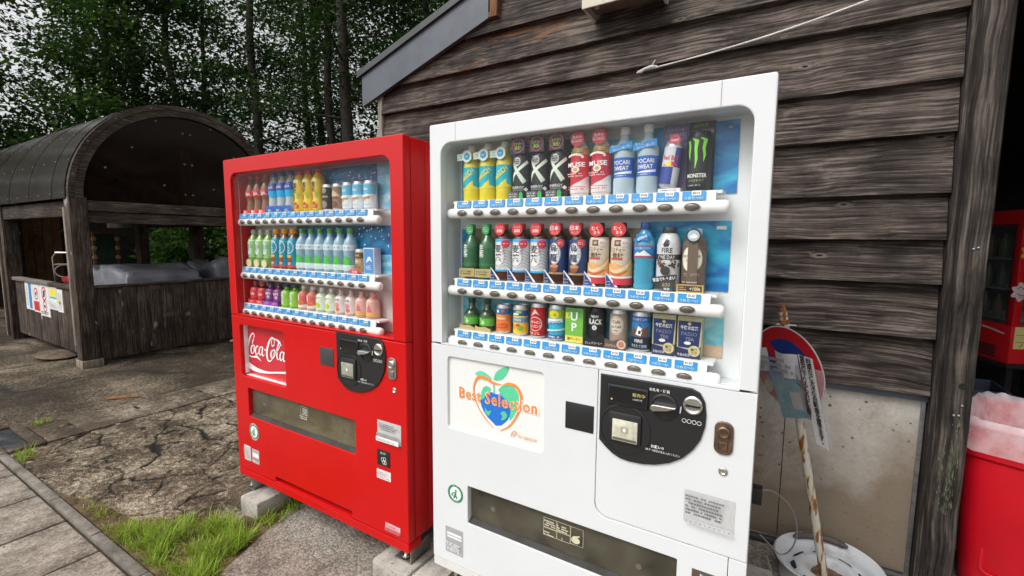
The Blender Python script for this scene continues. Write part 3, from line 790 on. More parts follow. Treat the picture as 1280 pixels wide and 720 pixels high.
for (bx, bz) in ((0.622, 0.875), (0.604, 1.52), (0.618, 1.525), (0.60, 0.83), (0.615, 0.832)):
    MB().lathe([(0.0045, 0), (0.0045, 0.006), (0.0, 0.008)], 8, M=Matrix.Translation((bx, 2.562, bz)) @ Matrix.Rotation(PI / 2, 4, 'X')).build('bolt', M_steel, post)
lk = MB().lathe([(0.0, 0.0), (0.016, 0.001), (0.014, 0.004), (0.0, 0.003)], 12, M=Matrix.Translation((0.618, 2.563, 0.955)) @ Matrix.Rotation(PI / 2, 4, 'X')); lk.build('knot', plain('knot_black', (0.008, 0.006, 0.005), 0.9), post)
M_moss = plain('pale_green_lichen', (0.10, 0.13, 0.065), 0.95, bump=0.6, var=0.35, vscale=60)
ms = G2(); r = random.Random(9)
for (cx, z0, z1, w, n_) in ((0.577, 0.42, 0.70, 0.010, 26), (0.612, 0.42, 0.80, 0.014, 60), (0.598, 0.40, 0.62, 0.010, 26)):
    for k in range(n_):
        z = r.uniform(z0, z1); x = cx + r.gauss(0, w * .5); l = r.uniform(.008, .035)
        ms.ribbon([(x, z), (x + r.uniform(-.001, .001), z + l * .5), (x, z + l)], [.0005, r.uniform(.0012, .004), .0005], M_moss, False)
ms.flat('lichen', post, 2.5572)
# roof with sloping barge board
def zr(x, z0=2.552): return z0 + SL * (x + 2.933)
bb = MB(); bb.prism([(-2.933, 2.552), (-1.761, zr(-1.761)), (-1.761, zr(-1.761) + 0.222), (-2.933, 2.774)], 2.575, 2.61)
bb.build('barge_board', M_flash, shed)
MB().prism([(-2.97, 2.765), (1.2, zr(1.2, 2.753)), (1.2, zr(1.2, 2.753) + 0.045), (-2.97, 2.81)], 2.555, 2.60).build('verge_trim', M_flash_d, shed)
MB().prism([(-2.96, 2.779), (1.2, zr(1.2, 2.765)), (4.9, zr(1.2, 2.765) - 1.2), (4.9, zr(1.2, 2.8) - 1.2), (1.2, zr(1.2, 2.8)), (-2.96, 2.80)], 2.6013, 7.2).build('roof', M_flash_d, shed)
b = MB().box(-1.757, -1.70, 2.585, 2.645, zr(-1.761) + 0.02, zr(-1.761) + 0.6); b.box(-1.757, -1.695, 2.57, 2.6125, zr(-1.761) + 0.0, zr(-1.761) + 0.03); b.build('rafter_end', wood('rafter_wood', (0.05, 0.025, 0.012), (0.14, 0.07, 0.032), (0.26, 0.14, 0.06), 'z'), shed)
# dark open bay right of the post
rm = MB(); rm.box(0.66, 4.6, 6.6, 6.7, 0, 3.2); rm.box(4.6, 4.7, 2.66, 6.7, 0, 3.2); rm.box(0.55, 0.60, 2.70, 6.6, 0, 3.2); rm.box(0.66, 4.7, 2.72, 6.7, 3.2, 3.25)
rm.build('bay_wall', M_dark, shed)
MB().box(0.655, 4.7, 2.66, 2.72, 2.55, 3.25).build('bay_shade_lintel', W_plank, shed)  # unseen, added to limit the light entering the bay
MB().box(2.2, 4.6, 2.66, 2.72, 0, 2.55).build('bay_shade_boarding', W_plank, shed)  # unseen front wall, put in to narrow the opening and darken the bay
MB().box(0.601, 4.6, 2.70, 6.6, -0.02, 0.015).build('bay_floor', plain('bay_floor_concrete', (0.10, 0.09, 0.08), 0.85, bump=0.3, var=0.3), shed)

# fixture box high on the wall, rope
lb = thing('wall_lamp_box', 'cream rimmed box fixed high on the shed wall under the gable', 'wall box', (-0.85, 2.55, 2.77))
M_cream = plain('cream_paint', (0.52, 0.48, 0.38), 0.5, var=0.2, vscale=30, dirt=(0.30, 0.26, 0.18))
MB().box(-1.045, -0.665, 2.45, 2.61, 2.80, 3.1, bev=0.006).build('housing', plain('brown_box', (0.10, 0.075, 0.055), 0.7, var=0.3, bump=0.2), lb)
f_ = MB()
for a in ((-1.06, -0.65, 2.435, 2.447), (-1.06, -1.047, 2.447, 2.613), (-0.663, -0.65, 2.447, 2.613)): f_.box(a[0], a[1], a[2], a[3], 2.77, 2.815)
f_.build('rim', M_cream, lb)
MB().lathe([(0.012, 0), (0.012, 0.02), (0, 0.024)], 10, M=Matrix.Translation((-1.0, 2.50, 2.785))).build('foot', M_cream, lb)
rp = thing('cord', 'white cord tied to a nail on the plank wall, rising to the right', 'cord', (-0.77, 2.6, 2.45))
M_rope = plain('white_cord', (0.62, 0.60, 0.55), 0.8, bump=0.5, bscale=300, var=0.15)
pts = [(-0.76 + 1.3 * t, 2.595 - 0.05 * t, 2.452 + 0.185 * t - 0.035 * math.sin(PI * t)) for t in [i / 24 for i in range(25)]]
MB().tube(pts, 0.0042, 8).build('line', M_rope, rp)
kn_ = MB().tube([(-0.80, 2.60, 2.447), (-0.775, 2.59, 2.447), (-0.75, 2.585, 2.456), (-0.72, 2.587, 2.462), (-0.69, 2.592, 2.462)], [0.004, 0.010, 0.008, 0.0095, 0.004], 8)
kn_.tube([(-0.715, 2.59, 2.455), (-0.71, 2.582, 2.475), (-0.70, 2.585, 2.492)], [0.004, 0.003, 0.002], 6); kn_.build('knot', M_rope, rp)
MB().tube([(-0.79, 2.655, 2.447), (-0.79, 2.585, 2.45)], 0.003, 6).build('nail', M_steel, rp)

# ================================================================== SHELTER (barrel roofed)
W_sh = wood('shelter_wood', (0.018, 0.012, 0.009), (0.056, 0.040, 0.031), (0.15, 0.115, 0.093), 'z', bump=0.7, specks=(0.26, 0.235, 0.21))
W_shx = wood('shelter_beam', (0.022, 0.016, 0.012), (0.06, 0.046, 0.037), (0.15, 0.12, 0.10), 'y', bump=0.6)
W_shl = wood('shelter_beam_long', (0.022, 0.016, 0.012), (0.055, 0.042, 0.034), (0.13, 0.105, 0.085), 'x', bump=0.6)
W_pale = wood('shelter_pale', (0.13, 0.10, 0.075), (0.24, 0.19, 0.15), (0.36, 0.30, 0.25), 'z', knots=False, bump=0.6)
M_roof = plain('brown_roof_sheet', (0.024, 0.019, 0.016), 0.2, 0.0, bump=0.02, bscale=5, var=0.3, vscale=3)
M_smoke = glass('smoked_sheet', (0.60, 0.47, 0.38), 0.12, 0.25, haze=0.14, hazecol=(0.06, 0.042, 0.03))
XS, YF, YB, CY, CZ, RO = -7.05, 1.93, 4.47, 3.20, 1.965, 1.27
sh = thing('barrel_roof_shelter', 'dark timber shelter with a rounded barrel roof and plank half walls', 'shelter', (-9.5, 3.2, 0))
def arch(x0, x1, ro, ri, n=36, foot=0.0):
    b = MB(); V = []; F = []
    prof = [(CY - ro, CY - ri, foot)] if foot is not None else []
    ring = []
    for k in range(n + 1):
        a = PI - PI * k / n
        ring.append(((CY + ro * math.cos(a), CZ + ro * math.sin(a)), (CY + ri * math.cos(a), CZ + ri * math.sin(a))))
    for o_, i_ in ring: V += [(x0, *o_), (x1, *o_), (x1, *i_), (x0, *i_)]
    for k in range(n):
        for q in range(4): F.append((k * 4 + q, (k + 1) * 4 + q, (k + 1) * 4 + (q + 1) % 4, k * 4 + (q + 1) % 4))
    F += [(0, 1, 2, 3), (n * 4 + 3, n * 4 + 2, n * 4 + 1, n * 4)]
    return b.add(V, F)
for x0 in (XS - 0.10, -10.0, -13.0):
    arch(x0, x0 + 0.12, RO - 0.02, RO - 0.105).build('arch_rib', W_shx, sh)
arch(XS - 0.06, XS + 0.035, RO, RO - 0.055).build('arch_face', W_shx, sh)
arch(XS - 0.05, XS + 0.028, RO - 0.057, RO - 0.135).build('arch_face', W_shx, sh)
M_scr = plain('dull_screw', (0.16, 0.155, 0.15), 0.5, 0.3)
# roof sheets, each lapping the next
xw = -13.4; k = 0
while xw < XS - 0.06:
    x2 = min(xw + 0.42, XS - 0.045); ro = RO + 0.012 + (0.004 if k % 2 else 0)
    s = arch(xw, x2 + 0.02, ro, ro - 0.006, 40).build('roof_sheet', M_roof, sh)
    sm = MB()
    for j in range(11):
        a = PI - PI * (j + 0.15) / 10.3
        sm.lathe([(0.009, 0), (0.008, 0.004), (0, 0.006)], 6, M=Matrix.Translation((x2 - 0.02, CY + (ro + .001) * math.cos(a), CZ + (ro + .001) * math.sin(a))) @ Matrix.Rotation(PI / 2 - a, 4, 'X').inverted())
    tag(sm.build('screw_row', M_scr, s), kind='stuff')
    xw = x2 if x2 < XS - 0.05 else XS; k += 1
# posts
for (xa, xb, ya, yb) in ((XS - 0.13, XS + 0.03, YF, YF + 0.165), (-10.02, -9.86, YF + 0.03, YF + 0.2), (-12.95, -12.8, YF + 0.03, YF + 0.2), (XS - 0.13, XS + 0.03, YB - 0.17, YB), (-9.65, -9.45, YB - 0.17, YB), (-11.95, -11.75, YB - 0.17, YB)):
    p = MB().box(xa, xb, ya, yb, 0.0, CZ + 0.02, bev=0.006).build('post', W_sh, sh)
MB().box(XS - 0.155, XS + 0.05, YF - 0.01, YF + 0.19, -0.01, 0.085, bev=0.006).build('post_foot', W_pale, sh)
MB().box(XS - 0.19, XS - 0.134, YF + 0.0, YF + 0.03, 0.25, CZ - 0.1, bev=0.003).build('pale_edge_board', W_pale, sh)
MB().box(-10.03, -9.99, YF + 0.0, YF + 0.028, 0.05, CZ - 0.15, bev=0.003).build('pale_edge_board', W_pale, sh)
# beams
MB().box(-13.4, XS - 0.135, YF + 0.05, YF + 0.17, CZ - 0.20, CZ - 0.02, bev=0.006).build('eave_beam', W_shl, sh)
MB().box(-13.4, XS - 0.135, YB - 0.16, YB - 0.03, CZ - 0.25, CZ - 0.02, bev=0.006).build('eave_beam', W_shl, sh)
MB().box(XS - 0.10, XS + 0.02, YF + 0.168, YB - 0.172, CZ - 0.135, CZ - 0.015, bev=0.005).build('tie_beam', W_shx, sh)
MB().box(XS - 0.11, XS - 0.01, YF + 0.168, YB - 0.172, CZ - 0.27, CZ - 0.145, bev=0.005).build('tie_beam', W_shx, sh)
# gable: smoked sheet over a truss
gp = [(CY + (RO - .10) * math.cos(PI * k / 30), CZ + (RO - .10) * math.sin(PI * k / 30)) for k in range(31)]
MB().prism(gp, XS - 0.016, XS - 0.012, 'x').build('gable_sheet', M_smoke, sh)
MB().prism(gp, XS - 0.30, XS - 0.29, 'x').build('gable_lining', M_dark, sh)
MB().box(XS - 0.12, XS - 0.03, CY - 0.09, CY + 0.07, CZ - 0.01, CZ + RO - 0.11).build('king_post', W_sh, sh)
for sgn in (-1, 1):
    MB().prism([(CY + sgn * 0.07, CZ + 0.02), (CY + sgn * 0.20, CZ + 0.02), (CY + sgn * 0.98, CZ + 0.58), (CY + sgn * 0.90, CZ + 0.66)], XS - 0.115, XS - 0.035, 'x').build('gable_brace', W_shx, sh)
bl = MB()
for (y_, z_) in ((CY - .06, 2.1), (CY + .03, 2.1), (CY - .05, 2.5), (CY + .04, 2.5), (CY - .05, 2.9), (CY + .04, 2.9), (CY - .9, 2.35), (CY + .85, 2.4), (CY - .62, 2.63), (CY + .6, 2.68), (CY - .3, 2.2), (CY + .3, 2.2), (CY - .35, 3.0), (CY + .3, 3.02)):
    bl.lathe([(0.014, 0), (0.012, 0.006), (0, 0.009)], 7, M=Matrix.Translation((XS - 0.0115, y_, z_)) @ Matrix.Rotation(PI / 2, 4, 'Y'))
for j in range(9):
    a = PI * (0.07 + 0.86 * j / 8)
    bl.lathe([(0.013, 0), (0.011, 0.006), (0, 0.009)], 7, M=Matrix.Translation((XS + 0.0355, CY + (RO - .03) * math.cos(a), CZ + (RO - .03) * math.sin(a))) @ Matrix.Rotation(PI / 2, 4, 'Y'))
tag(bl.build('bolt_set', M_scr, sh), kind='stuff')
# plank half walls
y = YF + 0.17; k = 0
while y < YB - 0.2:
    w = 0.135; z0 = 0.065 + random.uniform(-.004, .004)
    MB().box(XS - 0.022 + random.uniform(-.003, .003), XS + 0.004 + random.uniform(-.003, .003), y, min(y + w - 0.004, YB - .175), z0, 0.925, bev=0.003).build('wall_plank', W_sh, sh); y += w
MB().box(XS - 0.06, XS + 0.02, YF + 0.167, YB - 0.172, 0.927, 0.957, bev=0.004).build('wall_cap', W_shx, sh)
x = -9.85
while x < XS - 0.2:
    w = 0.172
    MB().box(x, min(x + w - 0.004, XS - 0.195), YF + 0.10 + random.uniform(-.003, .003), YF + 0.128 + random.uniform(-.003, .003), 0.10, 0.885, bev=0.003).build('wall_plank', W_sh, sh); x += w
MB().box(-9.855, -8.3, YF + 0.07, YF + 0.16, 0.888, 0.935, bev=0.004).build('wall_cap', wood('grey_cap', (0.10, 0.09, 0.08), (0.17, 0.155, 0.14), (0.26, 0.24, 0.22), 'x', knots=False), sh)
MB().box(-8.295, XS - 0.195, YF + 0.07, YF + 0.16, 0.888, 0.93, bev=0.004).build('wall_cap', W_shl, sh)
# things in and on the shelter
M_tarp = plain('silver_tarpaulin', (0.185, 0.19, 0.21), 0.34, 0.0, bump=0.8, bscale=9, var=0.15, vscale=5)
def tarp(name, label, x0, x1, y0, y1, h, seed):
    nx, ny = 34, 34; r = random.Random(seed); V = []; F = []
    folds = [(r.uniform(0, 6.28), r.uniform(5, 12), r.uniform(0, 6), r.uniform(.010, .025)) for _ in range(6)]
    for j in range(ny + 1):
        for i in range(nx + 1):
            u, v = i / nx * 2 - 1, j / ny * 2 - 1
            m_ = max(abs(u), abs(v)); top = 0.55
            if m_ <= top: x, y, z = u / top, v / top, 1.0
            else:
                s_ = top / m_; x, y = u * s_ / top, v * s_ / top; d = (m_ - top) / (1 - top); z = 1 - d; fl = 1 + 0.10 * d * (1 + math.sin(7 * math.atan2(v, u) + seed)); x *= fl; y *= fl
            x *= 1; px, py = (x0 + x1) / 2 + x * (x1 - x0) / 2, (y0 + y1) / 2 + y * (y1 - y0) / 2
            dz = sum(a_ * (1 - 2 * abs(math.sin(.5 * f_ * (px * math.cos(t) + py * math.sin(t)) + p_))) for t, f_, p_, a_ in folds) * 1.25
            pz = h * z + dz * (1 if z > .2 else .2)
            V.append((px + dz * .6, py - dz * .6, max(pz, 0.01)))
    for j in range(ny):
        for i in range(nx): a = j * (nx + 1) + i; F.append((a, a + 1, a + nx + 2, a + nx + 1))
    o = link(name, np_mesh(name, V, F, M_tarp, smooth=True)); tag(o, label, 'cover', 'covered tables inside the shelter')
tarp('tarpaulin_cover', 'grey tarpaulin over a low table near the notice side of the shelter', -8.85, -7.45, 2.55, 3.42, 1.13, 2)
tarp('tarpaulin_cover', 'wrinkled shiny silver tarpaulin over a table beside the red machine side', -8.4, -7.45, 3.66, 4.30, 1.17, 5)
cart = thing('hand_cart', 'folding hand cart with bent metal tube handle standing inside the shelter', 'hand cart', (-9.0, 2.6, 0))
M_chrome = plain('dull_chrome', (0.55, 0.53, 0.50), 0.3, 0.9, var=0.1)
MB().tube([(-9.35, 2.35, 0.85), (-9.3, 2.33, 1.22), (-9.28, 2.36, 1.29), (-9.0, 2.52, 1.29), (-8.97, 2.55, 1.22), (-8.95, 2.62, 0.85)], 0.014, 8).tube([(-9.31, 2.34, 1.12), (-8.96, 2.56, 1.12)], 0.011, 6).tube([(-9.15, 2.45, 1.25), (-8.97, 2.62, 0.9)], 0.010, 6).build('handle', M_chrome, cart)
MB().tube([(-9.2 + .1 * math.cos(a), 2.42 + .08 * math.cos(a), 1.02 + .09 * math.sin(a)) for a in [i * .35 for i in range(17)]], 0.008, 6).build('coiled_cable', plain('grey_rubber', (0.25, 0.25, 0.25), 0.6), cart)
MB().box(-9.3, -8.8, 2.4, 2.95, 0.86, 0.94, bev=0.01).build('deck', plain('red_plastic', (0.35, 0.02, 0.02), 0.45, var=0.1), cart)
MB().box(-9.28, -8.82, 2.42, 2.93, 0.10, 0.855).build('body', plain('dark_crate', (0.05, 0.05, 0.055), 0.7, var=0.2), cart)
for (wx, wy) in ((-9.22, 2.47), (-8.88, 2.47), (-9.22, 2.88), (-8.88, 2.88)): MB().lathe([(0.05, -.02), (0.055, 0), (0.05, .02)], 14, M=Matrix.Translation((wx, wy, .055)) @ Matrix.Rotation(PI / 2, 4, 'Y')).build('wheel', plain('black_rubber', (0.02, 0.02, 0.02), 0.7), cart)
rk = thing('peg_board', 'dark green board with a wooden frame and round pale knobs in the shelter', 'board', (-9.0, 2.84, 0))
MB().box(-9.01, -8.98, 2.735, 2.975, 0.2, 1.575).build('panel', plain('dark_green_board', (0.012, 0.04, 0.02), 0.6, var=0.2), rk)
for (ya, yb, za, zb) in ((2.70, 2.732, 0, 1.61), (2.978, 3.01, 0, 1.61), (2.733, 2.977, 1.577, 1.61)): MB().box(-9.015, -8.975, ya, yb, za, zb).build('frame_bar', wood('tan_frame', (0.10, 0.06, 0.03), (0.18, 0.11, 0.05), (0.26, 0.17, 0.08), 'z', knots=False), rk)
for yk in (2.712, 2.992):
    for zk in (1.02, 1.22, 1.36, 1.50): MB().lathe([(0.03, 0), (0.035, .012), (0.028, .03), (0, .034)], 12, M=Matrix.Translation((-8.974, yk, zk)) @ Matrix.Rotation(PI / 2, 4, 'Y')).build('knob', plain('cut_log', (0.36, 0.27, 0.15), 0.8, var=0.3, vscale=50), rk)
# notices pinned on the front half wall
NY = YF + 0.094
WH, RD, BL_, YE, GY, BK = (0.78, 0.78, 0.77), (0.62, 0.03, 0.03), (0.03, 0.22, 0.52), (0.85, 0.72, 0.08), (0.5, 0.5, 0.5), (0.03, 0.03, 0.03)
def notice(label, x0, x1, z0, z1, fn, tilt=0):
    cx, cz = (x0 + x1) / 2, (z0 + z1) / 2; t = thing('notice', label, 'notice', (cx, NY, cz))
    MB().box(x0, x1, NY - 0.0015, NY + 0.010, z0, z1).build('sheet', ink(WH), t); g = G2(); fn(g, x0, x1, z0, z1); g.flat('print', t, NY - 0.0022); t.rotation_euler = (0, tilt, 0)
def n1(g, x0, x1, z0, z1): g.rect(x0 + .16, x0 + .27, z0 + .02, z1 - .01, BL_, 1).scribble(x0 + .02, x0 + .14, z0 + .05, z1 - .05, 9, GY, 1)
def n2(g, x0, x1, z0, z1): g.ring((x0 + x1) / 2, z1 - .13, .075, .02, RD).ribbon([((x0 + x1) / 2 - .05, z1 - .18), ((x0 + x1) / 2 + .05, z1 - .08)], .015, RD, False).rect((x0 + x1) / 2 - .03, (x0 + x1) / 2 + .03, z1 - .15, z1 - .11, BK, 1).rect(x0 + .02, x1 - .02, z0 + .02, z0 + .15, RD, 1)
def n3(g, x0, x1, z0, z1):
    c = (x0 + x1) / 2
    g.ring(c, z1 - .12, .085, .022, RD).ring(c, z1 - .29, .07, .02, RD).ribbon([(c - .06, z1 - .18), (c + .06, z1 - .06)], .018, RD, False).ell(c, z1 - .12, .035, .05, BK).rect(c - .03, c + .03, z1 - .31, z1 - .27, BK, 1).scribble(x0 + .03, x1 - .03, z0 + .02, z0 + .07, 2, BK, 2)
def n4(g, x0, x1, z0, z1): g.rect(x0 + .03, x1 - .02, z1 - .12, z1 - .02, YE, 1).rect(x0 + .03, x1 - .02, z1 - .15, z1 - .125, (0.1, 0.45, 0.5), 1).scribble(x0 + .02, x1 - .02, z0 + .02, z1 - .17, 8, GY, 3)
def n5(g, x0, x1, z0, z1): g.scribble(x0 + .02, x1 - .02, z0 + .02, z1 - .03, 10, GY, 4).rect(x0 + .03, x0 + .12, z0 + .12, z0 + .15, YE, 1)
notice('white notice with a blue stripe pinned on the shelter half wall', -9.36, -9.03, 0.50, 0.89, n1)
notice('white notice with one red prohibition ring and a red box', -9.02, -8.76, 0.49, 0.875, n2)
notice('white notice with two stacked red prohibition rings', -8.75, -8.37, 0.46, 0.885, n3)
notice('white notice with a yellow heading beside the prohibition notices', -8.36, -8.06, 0.58, 0.875, n4)
notice('narrow white sheet of small print next to the yellow headed notice', -8.05, -7.86, 0.57, 0.86, n5)
MB_ = MB().lathe([(0.0, 0), (0.16, 0.005), (0.2, 0.03), (0.15, 0.055), (0.0, 0.07)], 12, sx=1.7, M=Matrix.Translation((-8.0, 1.95, 0.0)))
tag(MB_.build('flat_stone', plain('brown_stone', (0.10, 0.07, 0.045), 0.9, bump=0.6, var=0.4)), 'flat brown stone lying under the edge of the shelter half wall', 'stone')
wp = MB().tube([(-7.02, 3.58, .02), (-6.98, 3.66, .03), (-6.97, 3.74, .045), (-6.99, 3.80, .03)], [.012, .03, .028, .008], 8)
tag(wp.build('plastic_scrap', plain('white_scrap', (.55, .54, .50), .5, var=.1)), 'small white plastic scrap on the ground at the shelter side wall', 'scrap')
# dark store beyond the shelter
sb = thing('storage_hut', 'dark timber hut with orange brown boards beyond the shelter', 'hut', (-16, 3.5, 0))
MB().box(-17.5, -14.8, 2.2, 6.0, 0, 2.5).build('wall', M_dark, sb)
MB().box(-17.8, -14.3, 1.7, 6.2, 2.5, 2.62).build('roof', M_roof, sb)
W_or = wood('orange_board', (0.07, 0.04, 0.02), (0.16, 0.085, 0.04), (0.26, 0.15, 0.08), 'z')
for k in range(4): MB().box(-14.795, -14.77, 3.25 + k * .16, 3.40 + k * .16, 0.1, 2.0).build('board', W_or, sb)
for yk in (2.3, 2.95): MB().box(-14.6, -14.42, yk, yk + .16, 0, 2.5, bev=.006).build('post', W_sh, sb)
MB().box(-14.79, -14.74, 2.98, 3.2, 1.55, 1.62).build('sign_strip', ink((0.6, 0.6, 0.6)), sb)

# ================================================================== TREES
M_leafA = leaf_mat('leaf_dark', (0.014, 0.040, 0.008), (0.045, 0.098, 0.018), 0.34)
M_leafB = leaf_mat('leaf_mid', (0.024, 0.066, 0.010), (0.070, 0.145, 0.022), 0.38)
M_leafC = leaf_mat('leaf_bright', (0.055, 0.13, 0.02), (0.14, 0.26, 0.05), 0.45)
M_trunk = plain('tree_bark', (0.026, 0.021, 0.017), 0.9, bump=0.8, bscale=18, var=0.45, vscale=9)

def leaf_cloud(centres, per, spread, size, seed, droop=0.25):
    """leaf-sized folded blades scattered round twig ends"""
    r = np.random.default_rng(seed)
    c = np.repeat(np.asarray(centres, float), per, axis=0)
    n = len(c)
    c = c + r.normal(0, 1, (n, 3)) * np.array([spread, spread, spread * 0.55])
    az = r.uniform(0, 2 * PI, n); el = r.normal(-droop, 0.45, n)
    d = np.stack([np.cos(az) * np.cos(el), np.sin(az) * np.cos(el), np.sin(el)], 1)
    up = np.stack([r.normal(0, .45, n), r.normal(0, .45, n), np.ones(n)], 1)
    s = np.cross(d, up); s /= np.linalg.norm(s, axis=1, keepdims=True)
    nn = np.cross(s, d)
    L = size * r.uniform(0.6, 1.25, (n, 1)); W = L * r.uniform(0.22, 0.34, (n, 1))
    V = np.stack([c, c + d * L * .45 + s * W + nn * L * .06, c + d * L, c + d * L * .45 - s * W + nn * L * .06], 1).reshape(-1, 3)
    F = np.arange(n * 4).reshape(n, 4)
    return V, F

def make_tree(seed, H, r0, crown_lo, spread, nl, mat, leaf=0.13, lean=0.0, per=29, cl=0.29):
    r = random.Random(seed); tb = MB(); tips = []
    pts = []; x = y = 0.0; n = 12
    for i in range(n + 1):
        t = i / n; pts.append(Vector((x + lean * H * t * t, y, H * 0.95 * t))); x += r.uniform(-.13, .13); y += r.uniform(-.13, .13)
    tb.tube(pts, [r0 * (1.15 - t) ** 0.8 * (1 + .35 * max(0, .08 - t) / .08) for t in [i / n for i in range(n + 1)]], 9)
    for k in range(nl):
        t = crown_lo + (0.98 - crown_lo) * (k + r.random()) / nl
        i = min(int(t * n), n - 1); p = pts[i].lerp(pts[i + 1], t * n - i)
        az = k * 2.4 + r.uniform(-.5, .5); ln = spread * (1.15 - 0.75 * t) * r.uniform(0.65, 1.15); el = r.uniform(0.05, 0.6)
        d = Vector((math.cos(az) * math.cos(el), math.sin(az) * math.cos(el), math.sin(el))); q = p; br = [p]
        for s in range(4):
            q = q + d * ln / 4; d = (d + Vector((r.uniform(-.25, .25), r.uniform(-.25, .25), r.uniform(-.12, .16)))).normalized(); br.append(q)
            for z in range(2 if s else 1):
                a2 = r.uniform(0, 6.28); e2 = r.uniform(-.35, .5); d2 = Vector((math.cos(a2) * math.cos(e2), math.sin(a2) * math.cos(e2), math.sin(e2))); l2 = ln * r.uniform(.16, .34)
                tw = [q, q + d2 * l2 * .5 + Vector((0, 0, .05)), q + d2 * l2]; tb.tube(tw, [r0 * .07, r0 * .05, r0 * .02], 4); tips += [tuple(tw[1]), tuple(tw[2])]
        tb.tube(br, [r0 * .30 * (1.15 - t), r0 * .22 * (1.15 - t), r0 * .16 * (1.15 - t), r0 * .1 * (1.15 - t), r0 * .05], 5); tips.append(tuple(q))
    V, F = leaf_cloud(tips, per, cl, leaf, seed)
    return tb.mesh('trunk', M_trunk, 60), np_mesh('crown', V, F, mat), len(F)

variants = [make_tree(1, 12.5, 0.125, 0.22, 3.0, 22, M_leafA), make_tree(2, 13.5, 0.15, 0.30, 3.2, 22, M_leafA, per=28), make_tree(3, 11.5, 0.14, 0.16, 2.8, 24, M_leafB, leaf=0.15), make_tree(4, 14.0, 0.115, 0.42, 2.6, 18, M_leafA, per=26), make_tree(5, 10.0, 0.15, 0.10, 2.8, 26, M_leafB, leaf=0.16, per=34)]
T_LAB = ('dark leafy tree', 'straight stemmed open tree', 'mid green spreading tree', 'slender high crowned tree', 'bushy light green tree')
def tree_label(x, y, k):
    a = math.degrees(math.atan2(-x, y)); far = math.hypot(x, y) > 15
    where = 'over the far end of the shelter roof' if a > 73 else 'over the arched front of the shelter' if a > 60 else 'above the red machine' if a > 47 else 'beside the shed gable'
    return T_LAB[k] + (' deep in the wood ' if far else ' at the wood edge ') + where
spots = [(-14.6, 6.4, 0), (-12.4, 7.4, 1), (-10.6, 8.0, 3), (-9.0, 7.6, 1), (-7.6, 8.6, 0), (-16.8, 5.8, 4), (-17.6, 8.6, 2), (-13.4, 10.0, 0), (-11.2, 11.2, 3), (-8.6, 11.2, 0), (-6.4, 10.4, 1), (-19.5, 3.0, 4), (-20.5, 6.2, 0), (-15.8, 11.4, 1), (-6.0, 7.6, 3), (-18.5, -0.5, 2), (-22.0, 1.0, 4), (-12.2, 14.0, 0), (-8.0, 14.5, 2), (-17.6, 14.0, 3), (-4.6, 8.6, 0), (-5.2, 13.0, 2), (-15.3, 4.6+1.2, 2)]
r = random.Random(77)
for (x, y, k) in spots:
    tr, cr, _ = variants[k]
    lab = tree_label(x, y, k)
    t = thing('tree', lab, 'tree', (x, y, -0.03), r.uniform(0.1, 6.2), lab)
    s = r.uniform(0.88, 1.12); t.scale = (s, s, s * r.uniform(.95, 1.08))
    link('trunk', tr, t); link('crown', cr, t)
# shrubs and creeper behind the shelter
def shrub(name, label, group, x, y, w, d, h, n, mat, seed, leaf):
    q = np.random.default_rng(seed)
    u = q.normal(0, 1, (n, 3)); u /= np.linalg.norm(u, axis=1, keepdims=True); rad = q.uniform(0.55, 1.0, (n, 1)) ** .6
    c = u * rad * np.array([w / 2, d / 2, h / 2]) * (1 + .22 * np.sin(3 * u[:, :1] * 3 + seed) * np.cos(4 * u[:, 2:3])) + np.array([0, 0, h / 2]); c[:, 2] = np.maximum(c[:, 2], .05)
    V, F = leaf_cloud(c, 9, 0.10, leaf, seed, 0.45)
    t = thing(name, label, 'shrub', (x, y, -0.02), 0, group); OFF[t.name] = Vector((0, 0, 0))
    link('foliage', np_mesh('foliage', V, F, mat), t)
    tb = MB(); rr = random.Random(seed)
    for k in range(6): a = rr.uniform(0, 6.3); tb.tube([(0, 0, 0), (.2 * w * math.cos(a), .2 * d * math.sin(a), h * .4), (.35 * w * math.cos(a), .35 * d * math.sin(a), h * .8)], [.03, .02, .006], 5)
    link('stem', tb.mesh('stem', M_trunk), t)
for (x, y, w, d, h, n, m_, lf), sl_ in zip(((-9.2, 6.0, 2.4, 1.5, 2.1, 520, M_leafB, .16), (-11.4, 6.0, 2.6, 1.6, 2.3, 560, M_leafB, .17), (-13.4, 5.8, 2.4, 1.6, 2.0, 480, M_leafC, .16), (-7.2, 6.4, 2.4, 1.8, 2.6, 560, M_leafA, .15), (-5.4, 6.8, 2.2, 1.8, 2.4, 480, M_leafA, .15), (-10.3, 5.5, 1.1, .8, 1.25, 220, M_leafC, .13), (-3.9, 6.4, 1.8, 1.6, 2.9, 420, M_leafB, .13), (-16.0, 6.4, 2.6, 1.6, 2.2, 420, M_leafB, .16)), ('broad leaved shrub behind the shelter post next to the red machine', 'broad leaved shrub between the two back posts of the shelter', 'bright leaved shrub behind the green peg board', 'dark dense shrub behind the red machine', 'dark dense shrub between the red machine and the shed corner', 'low bright shrub at the foot of the shelter back posts', 'leafy shrub pressed against the shed corner', 'broad leaved shrub beyond the notices end of the shelter')):
    shrub('shrub', sl_, None, x, y, w, d, h, n, m_, int(abs(x) * 10), lf)
# far mass of the wood: reads as one dark screen of leaves below the crowns
q = np.random.default_rng(31); n = 3300
az = q.uniform(math.radians(36), math.radians(108), n); di = q.uniform(19, 27, n); hz = q.beta(1.3, 2.0, n) * 9.5
c = np.stack([-np.sin(az) * di, np.cos(az) * di, hz], 1)
V, F = leaf_cloud(c, 12, 0.42, 0.24, 32)
tag(link('distant_wood', np_mesh('distant_wood', V, F, M_leafA)), 'far dark mass of leaves deep in the wood', 'wood', kind='stuff')

